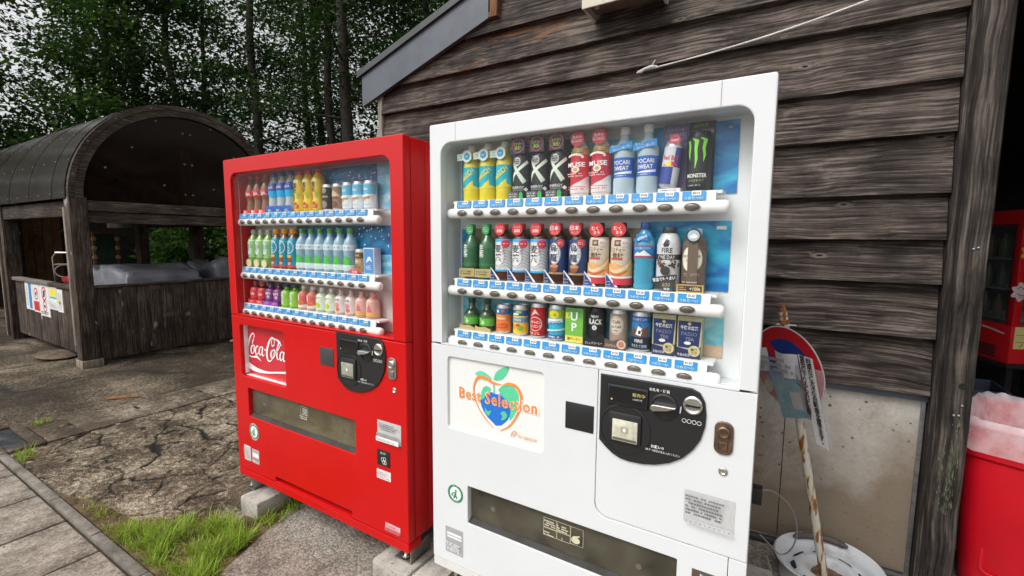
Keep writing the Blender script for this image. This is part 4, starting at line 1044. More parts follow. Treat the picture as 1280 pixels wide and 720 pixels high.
# ================================================================== VENDING MACHINES
FY = 1.37                       # front plane of both machines
M_white = plain('white_enamel', (0.675, 0.695, 0.705), 0.28, coat=0.25, var=0.015, vscale=3)
M_red = plain('red_enamel', (0.54, 0.003, 0.004), 0.36, coat=0.08, spec=0.3, var=0.03, vscale=3)
M_liner = plain('white_liner', (0.80, 0.82, 0.82), 0.45, var=0.03)
M_rail = plain('rail_plastic', (0.80, 0.80, 0.79), 0.32, var=0.03, vscale=20)
M_btn = plain('brown_button', (0.10, 0.080, 0.055), 0.18, coat=0.4, var=0.2, vscale=60)
M_btnrim = plain('button_rim', (0.35, 0.34, 0.31), 0.35, 0.5)
M_pane = glass('display_glass', (0.99, 0.992, 0.99), 0.0, 0.28)
M_pane2 = glass('tray_flap', (0.80, 0.77, 0.68), 0.06, 0.6, haze=0.16, hazecol=(0.30, 0.28, 0.22))
M_blk = plain('black_plastic', (0.016, 0.016, 0.017), 0.38, bump=0.05, bscale=400)
M_blk2 = plain('black_gloss', (0.010, 0.010, 0.011), 0.12)
M_grey = plain('grey_plate', (0.42, 0.42, 0.43), 0.4, 0.3, var=0.08, vscale=30)
M_brass = plain('worn_bronze', (0.19, 0.125, 0.085), 0.42, 0.8, var=0.3, vscale=40)
M_bright = plain('bright_steel', (0.62, 0.61, 0.58), 0.22, 0.95, var=0.08)
M_bronze_g = plain('grey_lock', (0.34, 0.32, 0.29), 0.35, 0.85, var=0.15)
M_tray = plain('tray_dark', (0.36, 0.33, 0.25), 0.6, var=0.3, vscale=6)
M_gasket = plain('dark_gap', (0.02, 0.02, 0.02), 0.8)
BLU = (0.02, 0.27, 0.62); WHT = (0.80, 0.80, 0.79); ORG = (0.86, 0.26, 0.05)

_tagmesh = {}
def price_tag_mesh(price):
    if price not in _tagmesh:
        g = G2()
        w, h = 0.0315, 0.0128
        g.rect(-w, w, -h, h, BLU, 1)
        g.rect(-0.006, 0.019, 0.001, h + 0.0015, WHT, 1)
        g.text('¥' + price, 0.0065, 0.0075, 0.0095, (0.05, 0.05, 0.06), bold=0.02)
        g.text('つめた〜い', -0.001, -0.0065, 0.0105, (0.55, 0.76, 0.90), bold=0.012)
        me = g.mesh_flat('price_tag', -0.0012, 0.00035)
        # card body behind the print
        b = bmesh.new(); b.from_mesh(me)
        mb = MB().box(-w, w, -0.001, 0.0, -h, h)
        nv = [b.verts.new(p) for p in mb.v]
        for f in mb.f: b.faces.new([nv[i] for i in f])
        b.to_mesh(me); b.free()
        _tagmesh[price] = me
    return _tagmesh[price]
def button_mesh():
    b = MB()
    b.lathe([(0.0225, 0.0), (0.0225, 0.003), (0.0205, 0.004), (0.0205, 0.0025)], 22, 1, sy=0.52)
    b.lathe([(0.0202, 0.0), (0.0195, 0.0045), (0.016, 0.0065), (0.009, 0.0078), (0, 0.008)], 22, 0, sy=0.52)
    return b.mesh('button', [M_btn, M_btnrim], 50)
BTN = button_mesh()

def selection_rail(parent, x0, x1, z, cols, prices, ext=0.105):
    """white bar with buttons, price cards above"""
    off = off_of(parent)
    y0 = FY + 0.030
    rl = MB()
    # product ledge and card strip
    rl.box(x0 + 0.02, x1 - 0.02, y0 + 0.016, FY + 0.112, z + 0.038, z + 0.046)
    rl.prism([(y0 + 0.0065, z + 0.014), (y0 + 0.012, z + 0.014), (y0 + 0.018, z + 0.0445), (y0 + 0.0115, z + 0.0445)], x0 + 0.03, x1 - 0.035, 'x')
    # rounded bar
    prof = [(y0 + 0.014 + 0.016 * math.cos(a), z + 0.019 * math.sin(a)) for a in [2 * PI * k / 14 for k in range(14)]]
    rl.prism(prof, x0 + 0.008, x1 - 0.008, 'x')
    for xe, s in ((x0 + 0.008, -1), (x1 - 0.008, 1)):
        rl.lathe([(0.016, 0), (0.014, 0.006), (0.008, 0.010), (0, 0.011)], 14, M=Matrix.Translation((xe, y0 + 0.014, z)) @ Matrix.Rotation(s * PI / 2, 4, 'Y') @ Matrix.Scale(1.16, 4, (1, 0, 0)))
    ra = rl.build('selection_rail', M_rail, parent, smooth=40)
    for c, p in zip(cols, prices):
        o = link('button', BTN, ra, (c - off.x, y0 - 0.0015 - off.y, z - off.z), (PI / 2, 0, 0))
        o = link('price_tag', price_tag_mesh(p), ra, (c + 0.002 - off.x, y0 + 0.0065 - off.y, z + 0.0316 - off.z), (-0.16, 0, 0))
    return ra

def coin_panel(parent, ox, oz, lever_mat, lit):
    """black D-shaped money panel; outline relative to its top-left corner"""
    pts = [(0, 0), (.272, 0), (.295, -.010), (.309, -.035), (.3135, -.07), (.312, -.105), (.302, -.145), (.283, -.180), (.255, -.212), (.220, -.236), (.18, -.252), (.14, -.2605), (.10, -.263), (.07, -.260), (.045, -.250), (.018, -.230), (0, -.213)]
    pts = [(p[0] + ox, p[1] + oz) for p in pts]
    cp = plate_mb(pts[::-1], [], FY - 0.007, FY + 0.004, 0.003).build('money_panel', M_blk, parent)
    y = FY - 0.0072
    MB().box(ox + 0.025, ox + 0.152, y - 0.006, y, oz - 0.088, oz - 0.024, bev=0.004).build('display_bezel', M_blk, cp)
    MB().box(ox + 0.032, ox + 0.145, y - 0.0068, y - 0.0055, oz - 0.078, oz - 0.031).build('display_window', M_blk2, cp)
    # note slot
    rr = MB(); rr.lathe([(0.080, 0), (0.080, 0.002), (0.076, 0.003), (0.0755, 0.0006)], 36, M=Matrix.Translation((ox + 0.083, y, oz - 0.162)) @ Matrix.Rotation(PI / 2, 4, 'X')); rr.build('note_ring', M_blk, cp)
    MB().box(ox + 0.033, ox + 0.135, y - 0.008, y, oz - 0.205, oz - 0.110, bev=0.004).build('note_slot', M_blk, cp)
    MB().box(ox + 0.047, ox + 0.126, y - 0.014, y - 0.008, oz - 0.198, oz - 0.130, bev=0.003).build('note_guide', plain('ivory_note_guide' if lit else 'grey_note_guide', (0.55, 0.53, 0.42) if lit else (0.30, 0.30, 0.25), 0.35, var=0.15, vscale=60), cp)
    g = G2(); yx, yz = ox + 0.0865, oz - 0.160
    g.rect(yx - .012, yx + .012, yz - .010, yz + .010, (0.35, 0.33, 0.26), 1).ell(yx, yz, .005, .006, (0.8, 0.78, 0.66)).rect(yx - .036, yx + .036, yz - .034, yz - .026, (0.12, 0.11, 0.09), 1)
    g.flat('note_symbol', cp, y - 0.0148)
    # return lever and coin slot
    kx, kz = ox + 0.198, oz - 0.068
    kb_ = MB(); kb_.lathe([(0.040, 0), (0.040, 0.003), (0.034, 0.005), (0.034, 0.0012), (0.0, 0.0012)], 28, M=Matrix.Translation((kx, y, kz)) @ Matrix.Rotation(PI / 2, 4, 'X')); kb_.build('lever_dish', M_blk, cp)
    lv = plate_mb([(kx - 0.036, kz - 0.008), (kx - 0.028, kz - 0.014), (kx - 0.012, kz - 0.010), (kx + 0.012, kz - 0.006), (kx + 0.036, kz + 0.004), (kx + 0.038, kz + 0.009), (kx + 0.016, kz + 0.008), (kx - 0.014, kz + 0.008), (kx - 0.030, kz + 0.007), (kx - 0.037, kz)], [], y - 0.020, y - 0.002, 0.003); lv.build('return_lever', lever_mat, cp)
    cxx, czz = ox + 0.278, oz - 0.047
    co = MB(); co.lathe([(0.0265, 0), (0.0265, 0.006), (0.022, 0.009), (0.016, 0.006), (0, 0.008)], 24, M=Matrix.Translation((cxx, y, czz)) @ Matrix.Rotation(PI / 2, 4, 'X')); co.build('coin_slot_plate', M_bright, cp)
    MB().box(cxx - .018, cxx + .018, y - 0.0105, y - 0.006, czz - .004, czz + .002).build('coin_slot', M_blk2, cp)
    g = G2(); tc = (0.70, 0.70, 0.68)
    g.text('お札を・硬貨', ox + 0.185, oz - 0.019, 0.010, tc, bold=.02).text('お願い!!', ox + 0.185, oz - 0.192, 0.011, tc, bold=.03).text('1枚ずつ確認の後お入れください', ox + 0.2, oz - 0.204, 0.0078, tc, maxw=.1)
    for k in range(4): g.ring(ox + 0.257 + 0.0135 * k, oz - 0.094, 0.0056, 0.0014, tc, 16)
    g.ribbon([(ox + 0.247, oz - 0.055), (ox + 0.245, oz - 0.075)], 0.003, (0.55, 0.57, 0.58), False)
    if lit: g.text('販売中', ox + 0.125, oz - 0.046, 0.013, (0.62, 0.55, 0.22)).text('1000円 可', ox + 0.122, oz - 0.060, 0.007, tc)
    g.ell(ox + 0.042, oz - 0.070, .003, .003, (0.55, 0.5, 0.25), 10)
    tag(g.flat('lettering', cp, y - 0.0074), kind='stuff')
    return cp

def lock_plate(parent, cx, cz, mat, mat2):
    lp = plate_mb(rrect(cx - .0245, cx + .0245, cz - .047, cz + .047, .020), [], FY - 0.006, FY + 0.002, .002).build('lock_handle', mat, parent)
    MB().lathe([(0.017, 0), (0.017, .005), (0.013, .007), (0.008, .005), (0, .005)], 22, M=Matrix.Translation((cx, FY - .0062, cz + .018)) @ Matrix.Rotation(PI / 2, 4, 'X')).build('lock_cylinder', mat2, lp)
    MB().box(cx - .012, cx + .012, FY - .0095, FY - .006, cz - .035, cz - .008, bev=.003).build('lock_flap', mat, lp)

def keyhole(parent, x, z):
    MB().lathe([(0.012, 0), (0.012, .003), (0.008, .0045), (0.005, .002), (0, .002)], 18, M=Matrix.Translation((x, FY - .0002, z)) @ Matrix.Rotation(PI / 2, 4, 'X')).build('keyhole', M_bright, parent)

def recycle_sticker(parent, x, z, rr_):
    g = G2(); GN = (0.01, 0.22, 0.09)
    g.ell(x, z, rr_, rr_ * 1.05, WHT, 28).ring(x, z, rr_ * .86, rr_ * .26, GN).text('リサイクル', x, z - rr_ * .86, rr_ * .22, WHT, maxw=rr_).text('CAN・PET', x, z + rr_ * .86, rr_ * .2, WHT, maxw=rr_ * .9)
    g.ell(x + rr_ * .06, z + rr_ * .34, rr_ * .12, rr_ * .12, GN, 10).ribbon([(x + rr_ * .05, z + rr_ * .2), (x, z - rr_ * .15), (x - rr_ * .2, z - rr_ * .5)], rr_ * .2, GN, False).ribbon([(x, z - rr_ * .1), (x + rr_ * .22, z - rr_ * .5)], rr_ * .16, GN, False).ribbon([(x, z + rr_ * .12), (x - rr_ * .32, z + rr_ * .05)], rr_ * .1, GN, False).rect(x - rr_ * .48, x - rr_ * .28, z - rr_ * .3, z - rr_ * .02, GN, 1)
    g.flat('recycling_sticker', parent, FY - 0.0006)

def sticker(parent, name, x0, x1, z0, z1, base, fn):
    g = G2(); g.rect(x0, x1, z0, z1, base, 1); fn(g); return g.flat(name, parent, FY - 0.0006)

def machine(root, X0, X1, ZB, ZT, win, lower_top, paint, slot, seams, extra_holes, depth=0.72, inr=0.004):
    """cabinet, display box, doors shared by both machines"""
    x0, x1 = win[0], win[1]
    hole = rrect(win[0] + .006, win[1] - .006, win[2] + .002, win[3] - .006, 0.045, 8, (1, 1, 0, 0))
    sl = rrect(slot[0], slot[1], slot[2], slot[3], 0.004, 2)
    # shell behind the doors: ring with the display and tray cavities, then the closed cabinet
    cab = plate_mb(rrect(X0 + .004, X1 - inr, ZB + .04, ZT - .003, .006, 3), [rrect(win[0] + .001, win[1] - .001, win[2] - .004, win[3] - .001, 0.03, 4), rrect(slot[0] - .004, slot[1] + .004, slot[2] - .004, slot[3] + .004, .004, 2)] + [rrect(h[0] - .004, h[1] + .004, h[2] - .004, h[3] + .004, .004, 2) for h in extra_holes], FY + 0.047, FY + 0.135, .002)
    cab.box(X0 + .004, X1 - inr, FY + 0.1352, FY + depth, ZB + .04, ZT - .003, bev=.008)
    cab.build('cabinet', paint, root)
    MB().box(X0 + .012, X1 - .012, FY + .0432, FY + .0468, ZB + .05, win[2] - .012).build('door_gasket', M_gasket, root) if not extra_holes else None
    # display box lining
    d = MB(); a, b_, c_, e_ = win[0] - .0005, win[1] + .0005, win[2] - .006, win[3] + .0005
    y0, y1 = FY + 0.030, FY + 0.134
    d.box(a - .004, a, y0, y1, c_, e_); d.box(b_, b_ + .004, y0, y1, c_, e_); d.box(a, b_, y0, y1, e_, e_ + .003); d.box(a, b_, y0, y1, c_ - .003, c_)
    d.box(a, b_, y1 - .006, y1, c_, e_)
    d.build('display_lining', M_liner, root)
    # tray
    t = MB(); s0, s1, t0, t1 = slot[0] - .003, slot[1] + .003, slot[2] - .003, slot[3] + .003
    t.box(s0, s1, FY + .128, FY + .134, t0, t1); t.box(s0, s0 + .002, FY + .04, FY + .128, t0, t1); t.box(s1 - .002, s1, FY + .04, FY + .128, t0, t1); t.box(s0, s1, FY + .04, FY + .128, t1 - .002, t1); t.box(s0, s1, FY + .04, FY + .128, t0, t0 + .002)
    tr = t.build('collection_tray', M_tray, root)
    for (bx, bz) in ((slot[0] + .10, .5), (slot[1] - .12, .42)): MB().lathe([(0.012, 0), (0.010, .008), (0, .010)], 12, M=Matrix.Translation((bx, FY + .034, slot[2] + (slot[3] - slot[2]) * bz)) @ Matrix.Rotation(PI / 2, 4, 'X')).build('flap_pin', M_bright, tr)
    MB().box(slot[0] + .002, slot[1] - .002, FY + .022, FY + .026, slot[2] + .015, slot[3] - .001).build('tray_flap', M_pane2, root)
    MB().prism([(FY + .004, slot[2] + .001), (FY + .030, slot[2] + .001), (FY + .027, slot[2] + .014), (FY + .021, slot[2] + .014)], slot[0] + .001, slot[1] - .001, 'x').build('flap_rail', plain('grey_flap_rail', (0.045, 0.043, 0.04), 0.7, 0.0, spec=0.2, var=0.2), root)
    # upper door and glass
    up = plate_mb(rrect(X0, X1, lower_top + .0015, ZT, .008, 3, (1, 1, 0, 0)), [hole], FY, FY + .042, .004).build('window_door', paint, root)
    MB().box(win[0] + .002, win[1] - .002, FY + .0085, FY + .0125, win[2] + .001, win[3] - .002).build('window_glass', M_pane, up)
    return up, sl

def leg(parent, x, y, z0, z1, mirror=1):
    l = MB(); l.tube([(x, y, z0), (x, y, z1)], 0.0095, 10); l.lathe([(0.017, 0), (0.017, .010)], 6, M=Matrix.Translation((x, y, z0 + .010))); l.lathe([(0.022, 0), (0.020, .006)], 14, M=Matrix.Translation((x, y, z0)))
    l.build('adjuster_leg', M_bright, parent)
    b = MB(); s = mirror
    b.box(x - .05, x + .05, y - .022, y + .105, z0 - .001, z0 + .006, bev=.001); b.box(x + .044 * s - .003, x + .044 * s + .003, y - .020, y + .103, z0 + .0063, z1 - .002, bev=.001)
    b.lathe([(0.011, 0), (0.011, .009), (0, .010)], 6, M=Matrix.Translation((x + .047 * s, y + .055, (z0 + z1) / 2 + .01)) @ Matrix.Rotation(s * PI / 2, 4, 'Y')); b.lathe([(0.010, 0), (0.010, .008)], 6, M=Matrix.Translation((x - .02 * s, y + .07, z0 + .006)))
    b.build('floor_bracket', plain('zinc_bracket', (0.30, 0.29, 0.27), 0.38, 0.85, var=0.3, vscale=25), parent)

# ------------------------------------------------------------------ white machine
WX0, WX1, WZB, WZT = -1.202, -0.065, 0.211, 1.965
wm = thing('vending_machine', 'white drinks vending machine with a heart shaped fruit logo panel', 'vending machine', (-0.63, FY + .3, 0.11))
W_WIN = (-1.155, -0.107, 1.141, 1.900); W_SLOT = (-1.027, -0.249, 0.445, 0.597)
panelW = (-1.123, -0.704, 0.811, 1.095)
up, sl = machine(wm, WX0, WX1, WZB, WZT, W_WIN, 1.139, M_white, W_SLOT, None, [], inr=0.037)
# seams of the top rail and pillars
g = G2()
for xs in (-1.0795, -0.194): g.rect(xs - .0008, xs + .0008, 1.899, 1.963, (0.25, 0.25, 0.25), 1)
g.flat('frame_seam', up, FY - .0004)
low = [(WX0, 0.249), (-0.1125, 0.249), (-0.1125, 0.6525), (-0.470, 0.6525)] + [(-0.470 - .043 * math.sin(k / 6 * PI / 2), 0.6955 - .043 * math.cos(k / 6 * PI / 2)) for k in range(1, 7)] + [(-0.513, 1.1375), (WX0, 1.1375)]
lp_ = plate_mb(low, [sl, rrect(*panelW, .016, 5)], FY, FY + .042, .0025).build('lower_panel', M_white, wm)
dr = plate_mb([(-0.467, 0.6555), (WX1, 0.6555), (WX1, 1.1375), (-0.5105, 1.1375), (-0.5105, 0.699)] + [(-0.467 - .0435 * math.cos(k / 6 * PI / 2), 0.699 - .0435 * math.sin(k / 6 * PI / 2)) for k in range(1, 6)], [], FY, FY + .042, .0025).build('service_door', M_white, wm)
plate_mb(rrect(-0.1105, WX1, 0.249, 0.6525, .001, 1), [], FY, FY + .042, .001).build('corner_strip', M_white, wm)
# base skirt with a shallow wavy gap above it
sk = [(WX0 + .001, WZB), (WX1, WZB), (WX1, 0.2455)] + [(-0.42 - .45 * k / 10, 0.2455 - 0.022 * math.sin(PI * k / 10)) for k in range(0, 11)] + [(WX0 + .001, 0.2455)]
plate_mb(sk, [], FY + .002, FY + .09, .002).build('base_skirt', plain('scuffed_white', (0.66, 0.65, 0.62), 0.45, var=0.1, dirt=(0.42, 0.38, 0.32), vscale=14), wm)
# logo panel, recessed
pl = MB().box(panelW[0] - .002, panelW[1] + .002, FY + .010, FY + .020, panelW[2] - .002, panelW[3] + .002).build('advert_panel', plain('panel_white', (0.76, 0.77, 0.74), 0.25, coat=.3), wm)
GRN = (0.10, 0.56, 0.30); BLE = (0.015, 0.16, 0.58)
g = G2()
g.poly(catmull([(-0.905, 0.862), (-0.95, 0.895), (-0.972, 0.935), (-0.962, 0.968), (-0.93, 0.985), (-0.90, 0.982), (-0.87, 0.992), (-0.845, 0.975), (-0.835, 0.945), (-0.85, 0.90), (-0.88, 0.868)], 5), BLE)
g.poly(catmull([(-0.975, 0.945), (-0.965, 0.990), (-0.945, 1.005), (-0.925, 0.995), (-0.945, 0.975), (-0.958, 0.955)], 5), GRN)
g.poly(catmull([(-0.895, 1.000), (-0.865, 1.028), (-0.825, 1.018), (-0.808, 0.985), (-0.82, 0.93), (-0.845, 0.895), (-0.842, 0.935), (-0.855, 0.965), (-0.88, 0.98)], 5), GRN)
g.poly(catmull([(-0.955, 0.925), (-0.94, 0.91), (-0.925, 0.918), (-0.935, 0.895), (-0.95, 0.90)], 4), GRN)
g.poly(catmull([(-0.885, 0.915), (-0.868, 0.925), (-0.855, 0.91), (-0.868, 0.893), (-0.882, 0.89), (-0.875, 0.903)], 4), GRN)
g.ribbon([(-0.915, 1.025), (-0.913, 1.005), (-0.912, 0.985)], 0.006, GRN)
g.poly(catmull([(-0.915, 1.035), (-0.905, 1.062), (-0.88, 1.082), (-0.852, 1.092), (-0.855, 1.072), (-0.875, 1.045), (-0.898, 1.034), (-0.914, 1.034)], 5), GRN)
g.poly(catmull([(-0.998, 1.045), (-0.975, 1.058), (-0.945, 1.052), (-0.925, 1.036), (-0.95, 1.026), (-0.98, 1.030)], 5), (0.13, 0.60, 0.36))
g.ribbon([(-0.88, 1.022), (-0.915, 1.022), (-0.95, 1.035), (-0.985, 1.03), (-1.004, 0.985), (-0.99, 0.93), (-0.955, 0.885), (-0.915, 0.853)], [.002, .010, .012, .011, .006, .004, .004, .002], ORG)
g.ribbon([(-0.875, 1.018), (-0.85, 1.030), (-0.815, 1.022), (-0.797, 0.985), (-0.81, 0.93), (-0.845, 0.875), (-0.885, 0.848)], [.002, .010, .012, .011, .008, .006, .002], ORG)
g.text('Best Selection', -0.902, 0.961, 0.064, WHT, bold=0.055, maxw=.352, spacing=1.12)
g.text('Best Selection', -0.902, 0.961, 0.060, ORG, bold=0.025, maxw=.340, spacing=1.12)
g.text('FV GROUP', -0.770, 0.845, 0.017, (0.80, 0.34, 0.15), maxw=.075)
g.ribbon([(-0.838, 0.838), (-0.832, 0.855), (-0.820, 0.860), (-0.815, 0.853), (-0.825, 0.847)], .0032, (0.80, 0.34, 0.15)).ribbon([(-0.828, 0.840), (-0.822, 0.852)], .003, (0.80, 0.34, 0.15), False)
g.flat('advert_print', pl, FY + .0096)
MB().box(-0.622, -0.5225, FY - .0025, FY + .002, 0.923, 1.014, bev=.0015).build('card_reader', M_blk, lp_)
coin_panel(wm, -0.502, 1.127, M_bright, True)
lock_plate(wm, -0.141, 1.0, M_brass, M_brass)
keyhole(wm, -0.138, 0.904)
def f1(g):
    g.scribble(-0.232, -0.125, 0.748, 0.818, 6, (0.16, 0.16, 0.17), 5, .5)
    for k in range(10): g.rect(-0.231 + .0126 * k, -0.231 + .0126 * k + .0113, 0.732, 0.745, (0.55, 0.55, 0.56), 1).text('ABCDEFGHJK'[k], -0.2254 + .0126 * k, 0.7385, .008, (0.1, 0.1, 0.1))
sticker(dr, 'notice_plate', -0.237, -0.101, 0.7285, 0.8235, (0.50, 0.50, 0.50), f1)
recycle_sticker(lp_, -1.086, 0.548, 0.038)
sticker(lp_, 'licence_sticker', -1.137, -1.049, 0.292, 0.400, (0.36, 0.36, 0.37), lambda g: g.rect(-1.128, -1.057, 0.368, 0.378, WHT, 1).rect(-1.128, -1.057, 0.356, 0.364, WHT, 1).scribble(-1.128, -1.057, 0.298, 0.345, 5, WHT, 8, .5))
g = G2(); CR = (0.62, 0.58, 0.42)
for (a, b_, c_, d) in ((-.707, -.657, .532, .567), (-.655, -.605, .532, .567), (-.603, -.557, .505, .567), (-.707, -.657, .503, .53), (-.655, -.605, .503, .53)):
    g.ribbon([(a, c_), (b_, c_), (b_, d), (a, d), (a, c_)], .0016, CR, False)
g.scribble(-.703, -.66, .536, .564, 3, CR, 1).scribble(-.651, -.609, .536, .564, 3, CR, 2).scribble(-.703, -.66, .507, .527, 2, CR, 3).ell(-.58, .53, .016, .012, CR).ribbon([(-.59, .54), (-.565, .548)], .005, CR, False).text('!', -.63, .516, .02, CR)
g.flat('flap_label', wm, FY + .0216)
MB().box(-0.206, -0.128, FY - .002, FY + .002, 0.50, 0.587, bev=.0015).build('return_flap', plain('brown_flap', (0.075, 0.055, 0.042), 0.35, var=0.2), lp_)
g = G2(); g.text('おつり', -0.168, 0.574, .012, WHT, bold=.02); g.flat('return_lettering', wm, FY - .0026)
W_COLS = [-1.071 + 0.0738 * k for k in range(12)]
W_ROWS = (1.639, 1.347, 1.149)
WP = (['160'] * 3 + ['160'] * 3 + ['170', '170', '160', '160', '210', '210'], ['150'] * 2 + ['150'] * 3 + ['150', '150', '160', '160', '120', '150', '160'], ['130'] * 12)
for z, pr in zip(W_ROWS, WP): selection_rail(wm, -1.146, -0.165, z, W_COLS, pr)
# printed backing inside the display: sea and beach pictures
def sea(name, a, b_, sand=None):
    m, t, bs = new_mat(name); n = t.nodes; L = t.links
    tc = n.new('ShaderNodeTexCoord'); nz = n.new('ShaderNodeTexNoise'); nz.inputs['Scale'].default_value = 7; nz.inputs['Detail'].default_value = 7; nz.inputs['Distortion'].default_value = 1.2
    mp = n.new('ShaderNodeMapping'); mp.inputs['Scale'].default_value = (1, 1, 2.2); L.new(tc.outputs['Object'], mp.inputs[0]); L.new(mp.outputs[0], nz.inputs['Vector'])
    cr = n.new('ShaderNodeValToRGB'); e = cr.color_ramp.elements; e[0].position = .36; e[0].color = (*a, 1); e[1].position = .66; e[1].color = (*b_, 1)
    L.new(nz.outputs['Fac'], cr.inputs['Fac']); L.new(cr.outputs['Color'], bs.inputs['Base Color']); bs.inputs['Roughness'].default_value = .4
    return m
SEA = sea('sea_print', (0.005, 0.15, 0.45), (0.04, 0.50, 0.72)); SEA2 = sea('shallow_print', (0.06, 0.50, 0.66), (0.45, 0.76, 0.80)); SAND = plain('sand_print', (0.62, 0.45, 0.32), .5, var=.12, vscale=40)
def backing(name, x0, x1, z0, z1, m, parent, y=FY + .124): return MB().box(x0, x1, y, y + .002, z0, z1).build(name, m, parent)
for (z0, z1, zz) in ((1.682, 1.888, 0), (1.395, 1.603, 1)):
    backing('backing_print', -0.40, -0.158 - .008 * zz, z0, z1, SEA, wm); backing('backing_print', -1.13, -0.402, z0, z1 - .02, SEA2 if zz == 0 else plain('tan_print', (0.36, 0.29, 0.18), .5, var=.3, vscale=12), wm)
    pts = [(-1.106 + .004 * math.sin(k * 1.1), z0 + (z1 - z0 - .02) * k / 14) for k in range(15)] + [(-1.140, z1 - .02), (-1.140, z0)]
    MB().prism(pts, FY + .118, FY + .1195).build('side_print', SEA, wm)
for (a, b_) in ((-1.14, -1.02), (-0.42, -0.172)): backing('backing_print', a, b_, 1.232, 1.320, SEA2, wm); backing('backing_print', a, b_, 1.194, 1.2315, SAND, wm)
backing('backing_print', -1.018, -0.422, 1.194, 1.320, SEA2, wm)
g = G2(); g.rect(-0.196, -0.166, 1.862, 1.874, (0.05, 0.15, 0.3), 1).text('FV', -0.181, 1.868, .01, WHT); g.rect(-0.205, -0.178, 1.578, 1.588, WHT, 1); g.flat('corner_mark', wm, FY + .1232)
for (lx, ly, mr) in ((WX0 + .07, FY + .06, 1), (WX1 - .07, FY + .06, -1), (WX0 + .07, FY + .58, 1), (WX1 - .07, FY + .58, -1)): leg(wm, lx, ly, 0.112, WZB + .042, mr)
MB().box(WX0 + .02, WX1 - .05, FY + .092, FY + .68, WZB + .004, WZB + .0395).build('underside', M_gasket, wm)

# ------------------------------------------------------------------ red machine
RX0, RX1, RZB, RZT = -2.656, -1.340, 0.195, 1.952
rmn = thing('vending_machine', 'red drinks vending machine with white script logo panel', 'vending machine', (-2.0, FY + .3, 0.11))
R_WIN = (-2.598, -1.408, 1.125, 1.882); R_SLOT = (-2.527, -1.661, 0.560, 0.720); R_LOGO = (-2.577, -2.175, 0.784, 1.070)
up, sl = machine(rmn, RX0, RX1, RZB, RZT, R_WIN, 1.118, M_red, R_SLOT, None, [R_LOGO])
lp_ = plate_mb(rrect(RX0, RX1, 0.2385, 1.1165, .004, 2), [sl, rrect(*R_LOGO, .012, 4), rrect(-2.302, -1.700, 0.2395 + .006, 0.272, .004, 2)], FY, FY + .042, .004).build('lower_panel', M_red, rmn)
MB().box(-2.306, -1.696, FY + .030, FY + .034, 0.242, 0.276).build('vent_slot', M_gasket, rmn)
plate_mb(rrect(RX0 + .001, RX1 - .001, RZB, 0.2355, .003, 2), [], FY + .000, FY + .08, .003).build('base_skirt', M_red, rmn)
MB().box(RX0 + .02, RX1 - .02, FY + .082, FY + .70, RZB + .004, RZB + .0395).build('underside', M_gasket, rmn)
# window trim of bright metal at the bottom right
# recessed logo box
lb_ = MB(); a, b_, c_, e_ = R_LOGO
lb_.box(a - .002, a + .001, FY + .02, FY + .043, c_, e_); lb_.box(b_ - .001, b_ + .002, FY + .02, FY + .043, c_, e_); lb_.box(a, b_, FY + .02, FY + .043, e_ - .001, e_ + .002); lb_.box(a, b_, FY + .02, FY + .043, c_ - .002, c_ + .001)
lb_.build('logo_box', M_liner, rmn)
pn_ = MB().box(a - .05, b_ + .05, FY + .0432, FY + .050, c_ - .002, e_ + .002).build('logo_panel', plain('logo_red', (0.56, 0.02, 0.035), 0.3, coat=.3, var=.04), rmn)
g = G2(); LW = (0.80, 0.78, 0.77)
# flowing script drawn stroke by stroke; unit box about 0.42 x 0.20
def S(pts, w):
    ox, oz, sx, sz = -2.624, 0.905, 0.425, 0.44
    g.ribbon([(ox + p[0] * sx, oz + p[1] * sz) for p in pts], [q * 0.42 for q in w], LW)
S([(.245, .19), (.255, .235), (.225, .255), (.17, .215), (.115, .12), (.085, .02), (.10, -.035), (.16, -.05), (.23, -.045), (.29, -.035), (.345, -.055), (.385, -.082)], [.010, .016, .018, .026, .036, .036, .024, .016, .020, .036, .022, .004])
S([(.245, .19), (.215, .15), (.205, .105)], [.010, .018, .006])
S([(.215, .10), (.185, .085), (.165, .035), (.175, .0), (.21, .0), (.245, .045), (.25, .09), (.225, .105), (.205, .08), (.235, .06), (.275, .075)], [.010, .022, .030, .020, .012, .024, .026, .014, .006, .008, .008])
S([(.335, .085), (.325, .105), (.295, .09), (.27, .045), (.275, .005), (.305, .0), (.345, .03), (.375, .06)], [.014, .020, .020, .030, .026, .014, .010, .008])
S([(.425, .10), (.395, .105), (.36, .065), (.355, .015), (.38, .0), (.42, .045), (.435, .095)], [.012, .016, .024, .030, .016, .012, .010])
S([(.44, .11), (.425, .045), (.425, .005), (.45, .0), (.475, .02)], [.026, .028, .026, .014, .006])
S([(.475, .075), (.505, .082)], [.022, .022])
S([(.695, .165), (.70, .225), (.66, .25), (.60, .205), (.545, .11), (.525, .02), (.55, -.045), (.60, -.045), (.65, .0), (.665, .05)], [.010, .018, .020, .028, .038, .038, .028, .018, .014, .010])
S([(.695, .165), (.655, .145), (.64, .19), (.665, .235), (.73, .235), (.80, .215), (.845, .17)], [.016, .018, .014, .010, .018, .030, .012])
S([(.665, .095), (.635, .08), (.615, .03), (.63, -.005), (.665, .0), (.70, .045), (.705, .09), (.675, .10), (.66, .075), (.69, .055), (.735, .075)], [.010, .022, .030, .020, .012, .024, .026, .014, .006, .008, .008])
S([(.735, .07), (.79, .13), (.825, .19), (.815, .215), (.785, .185), (.75, .09), (.745, .02), (.765, -.005), (.80, .02), (.83, .06)], [.006, .012, .018, .018, .024, .032, .028, .016, .010, .008])
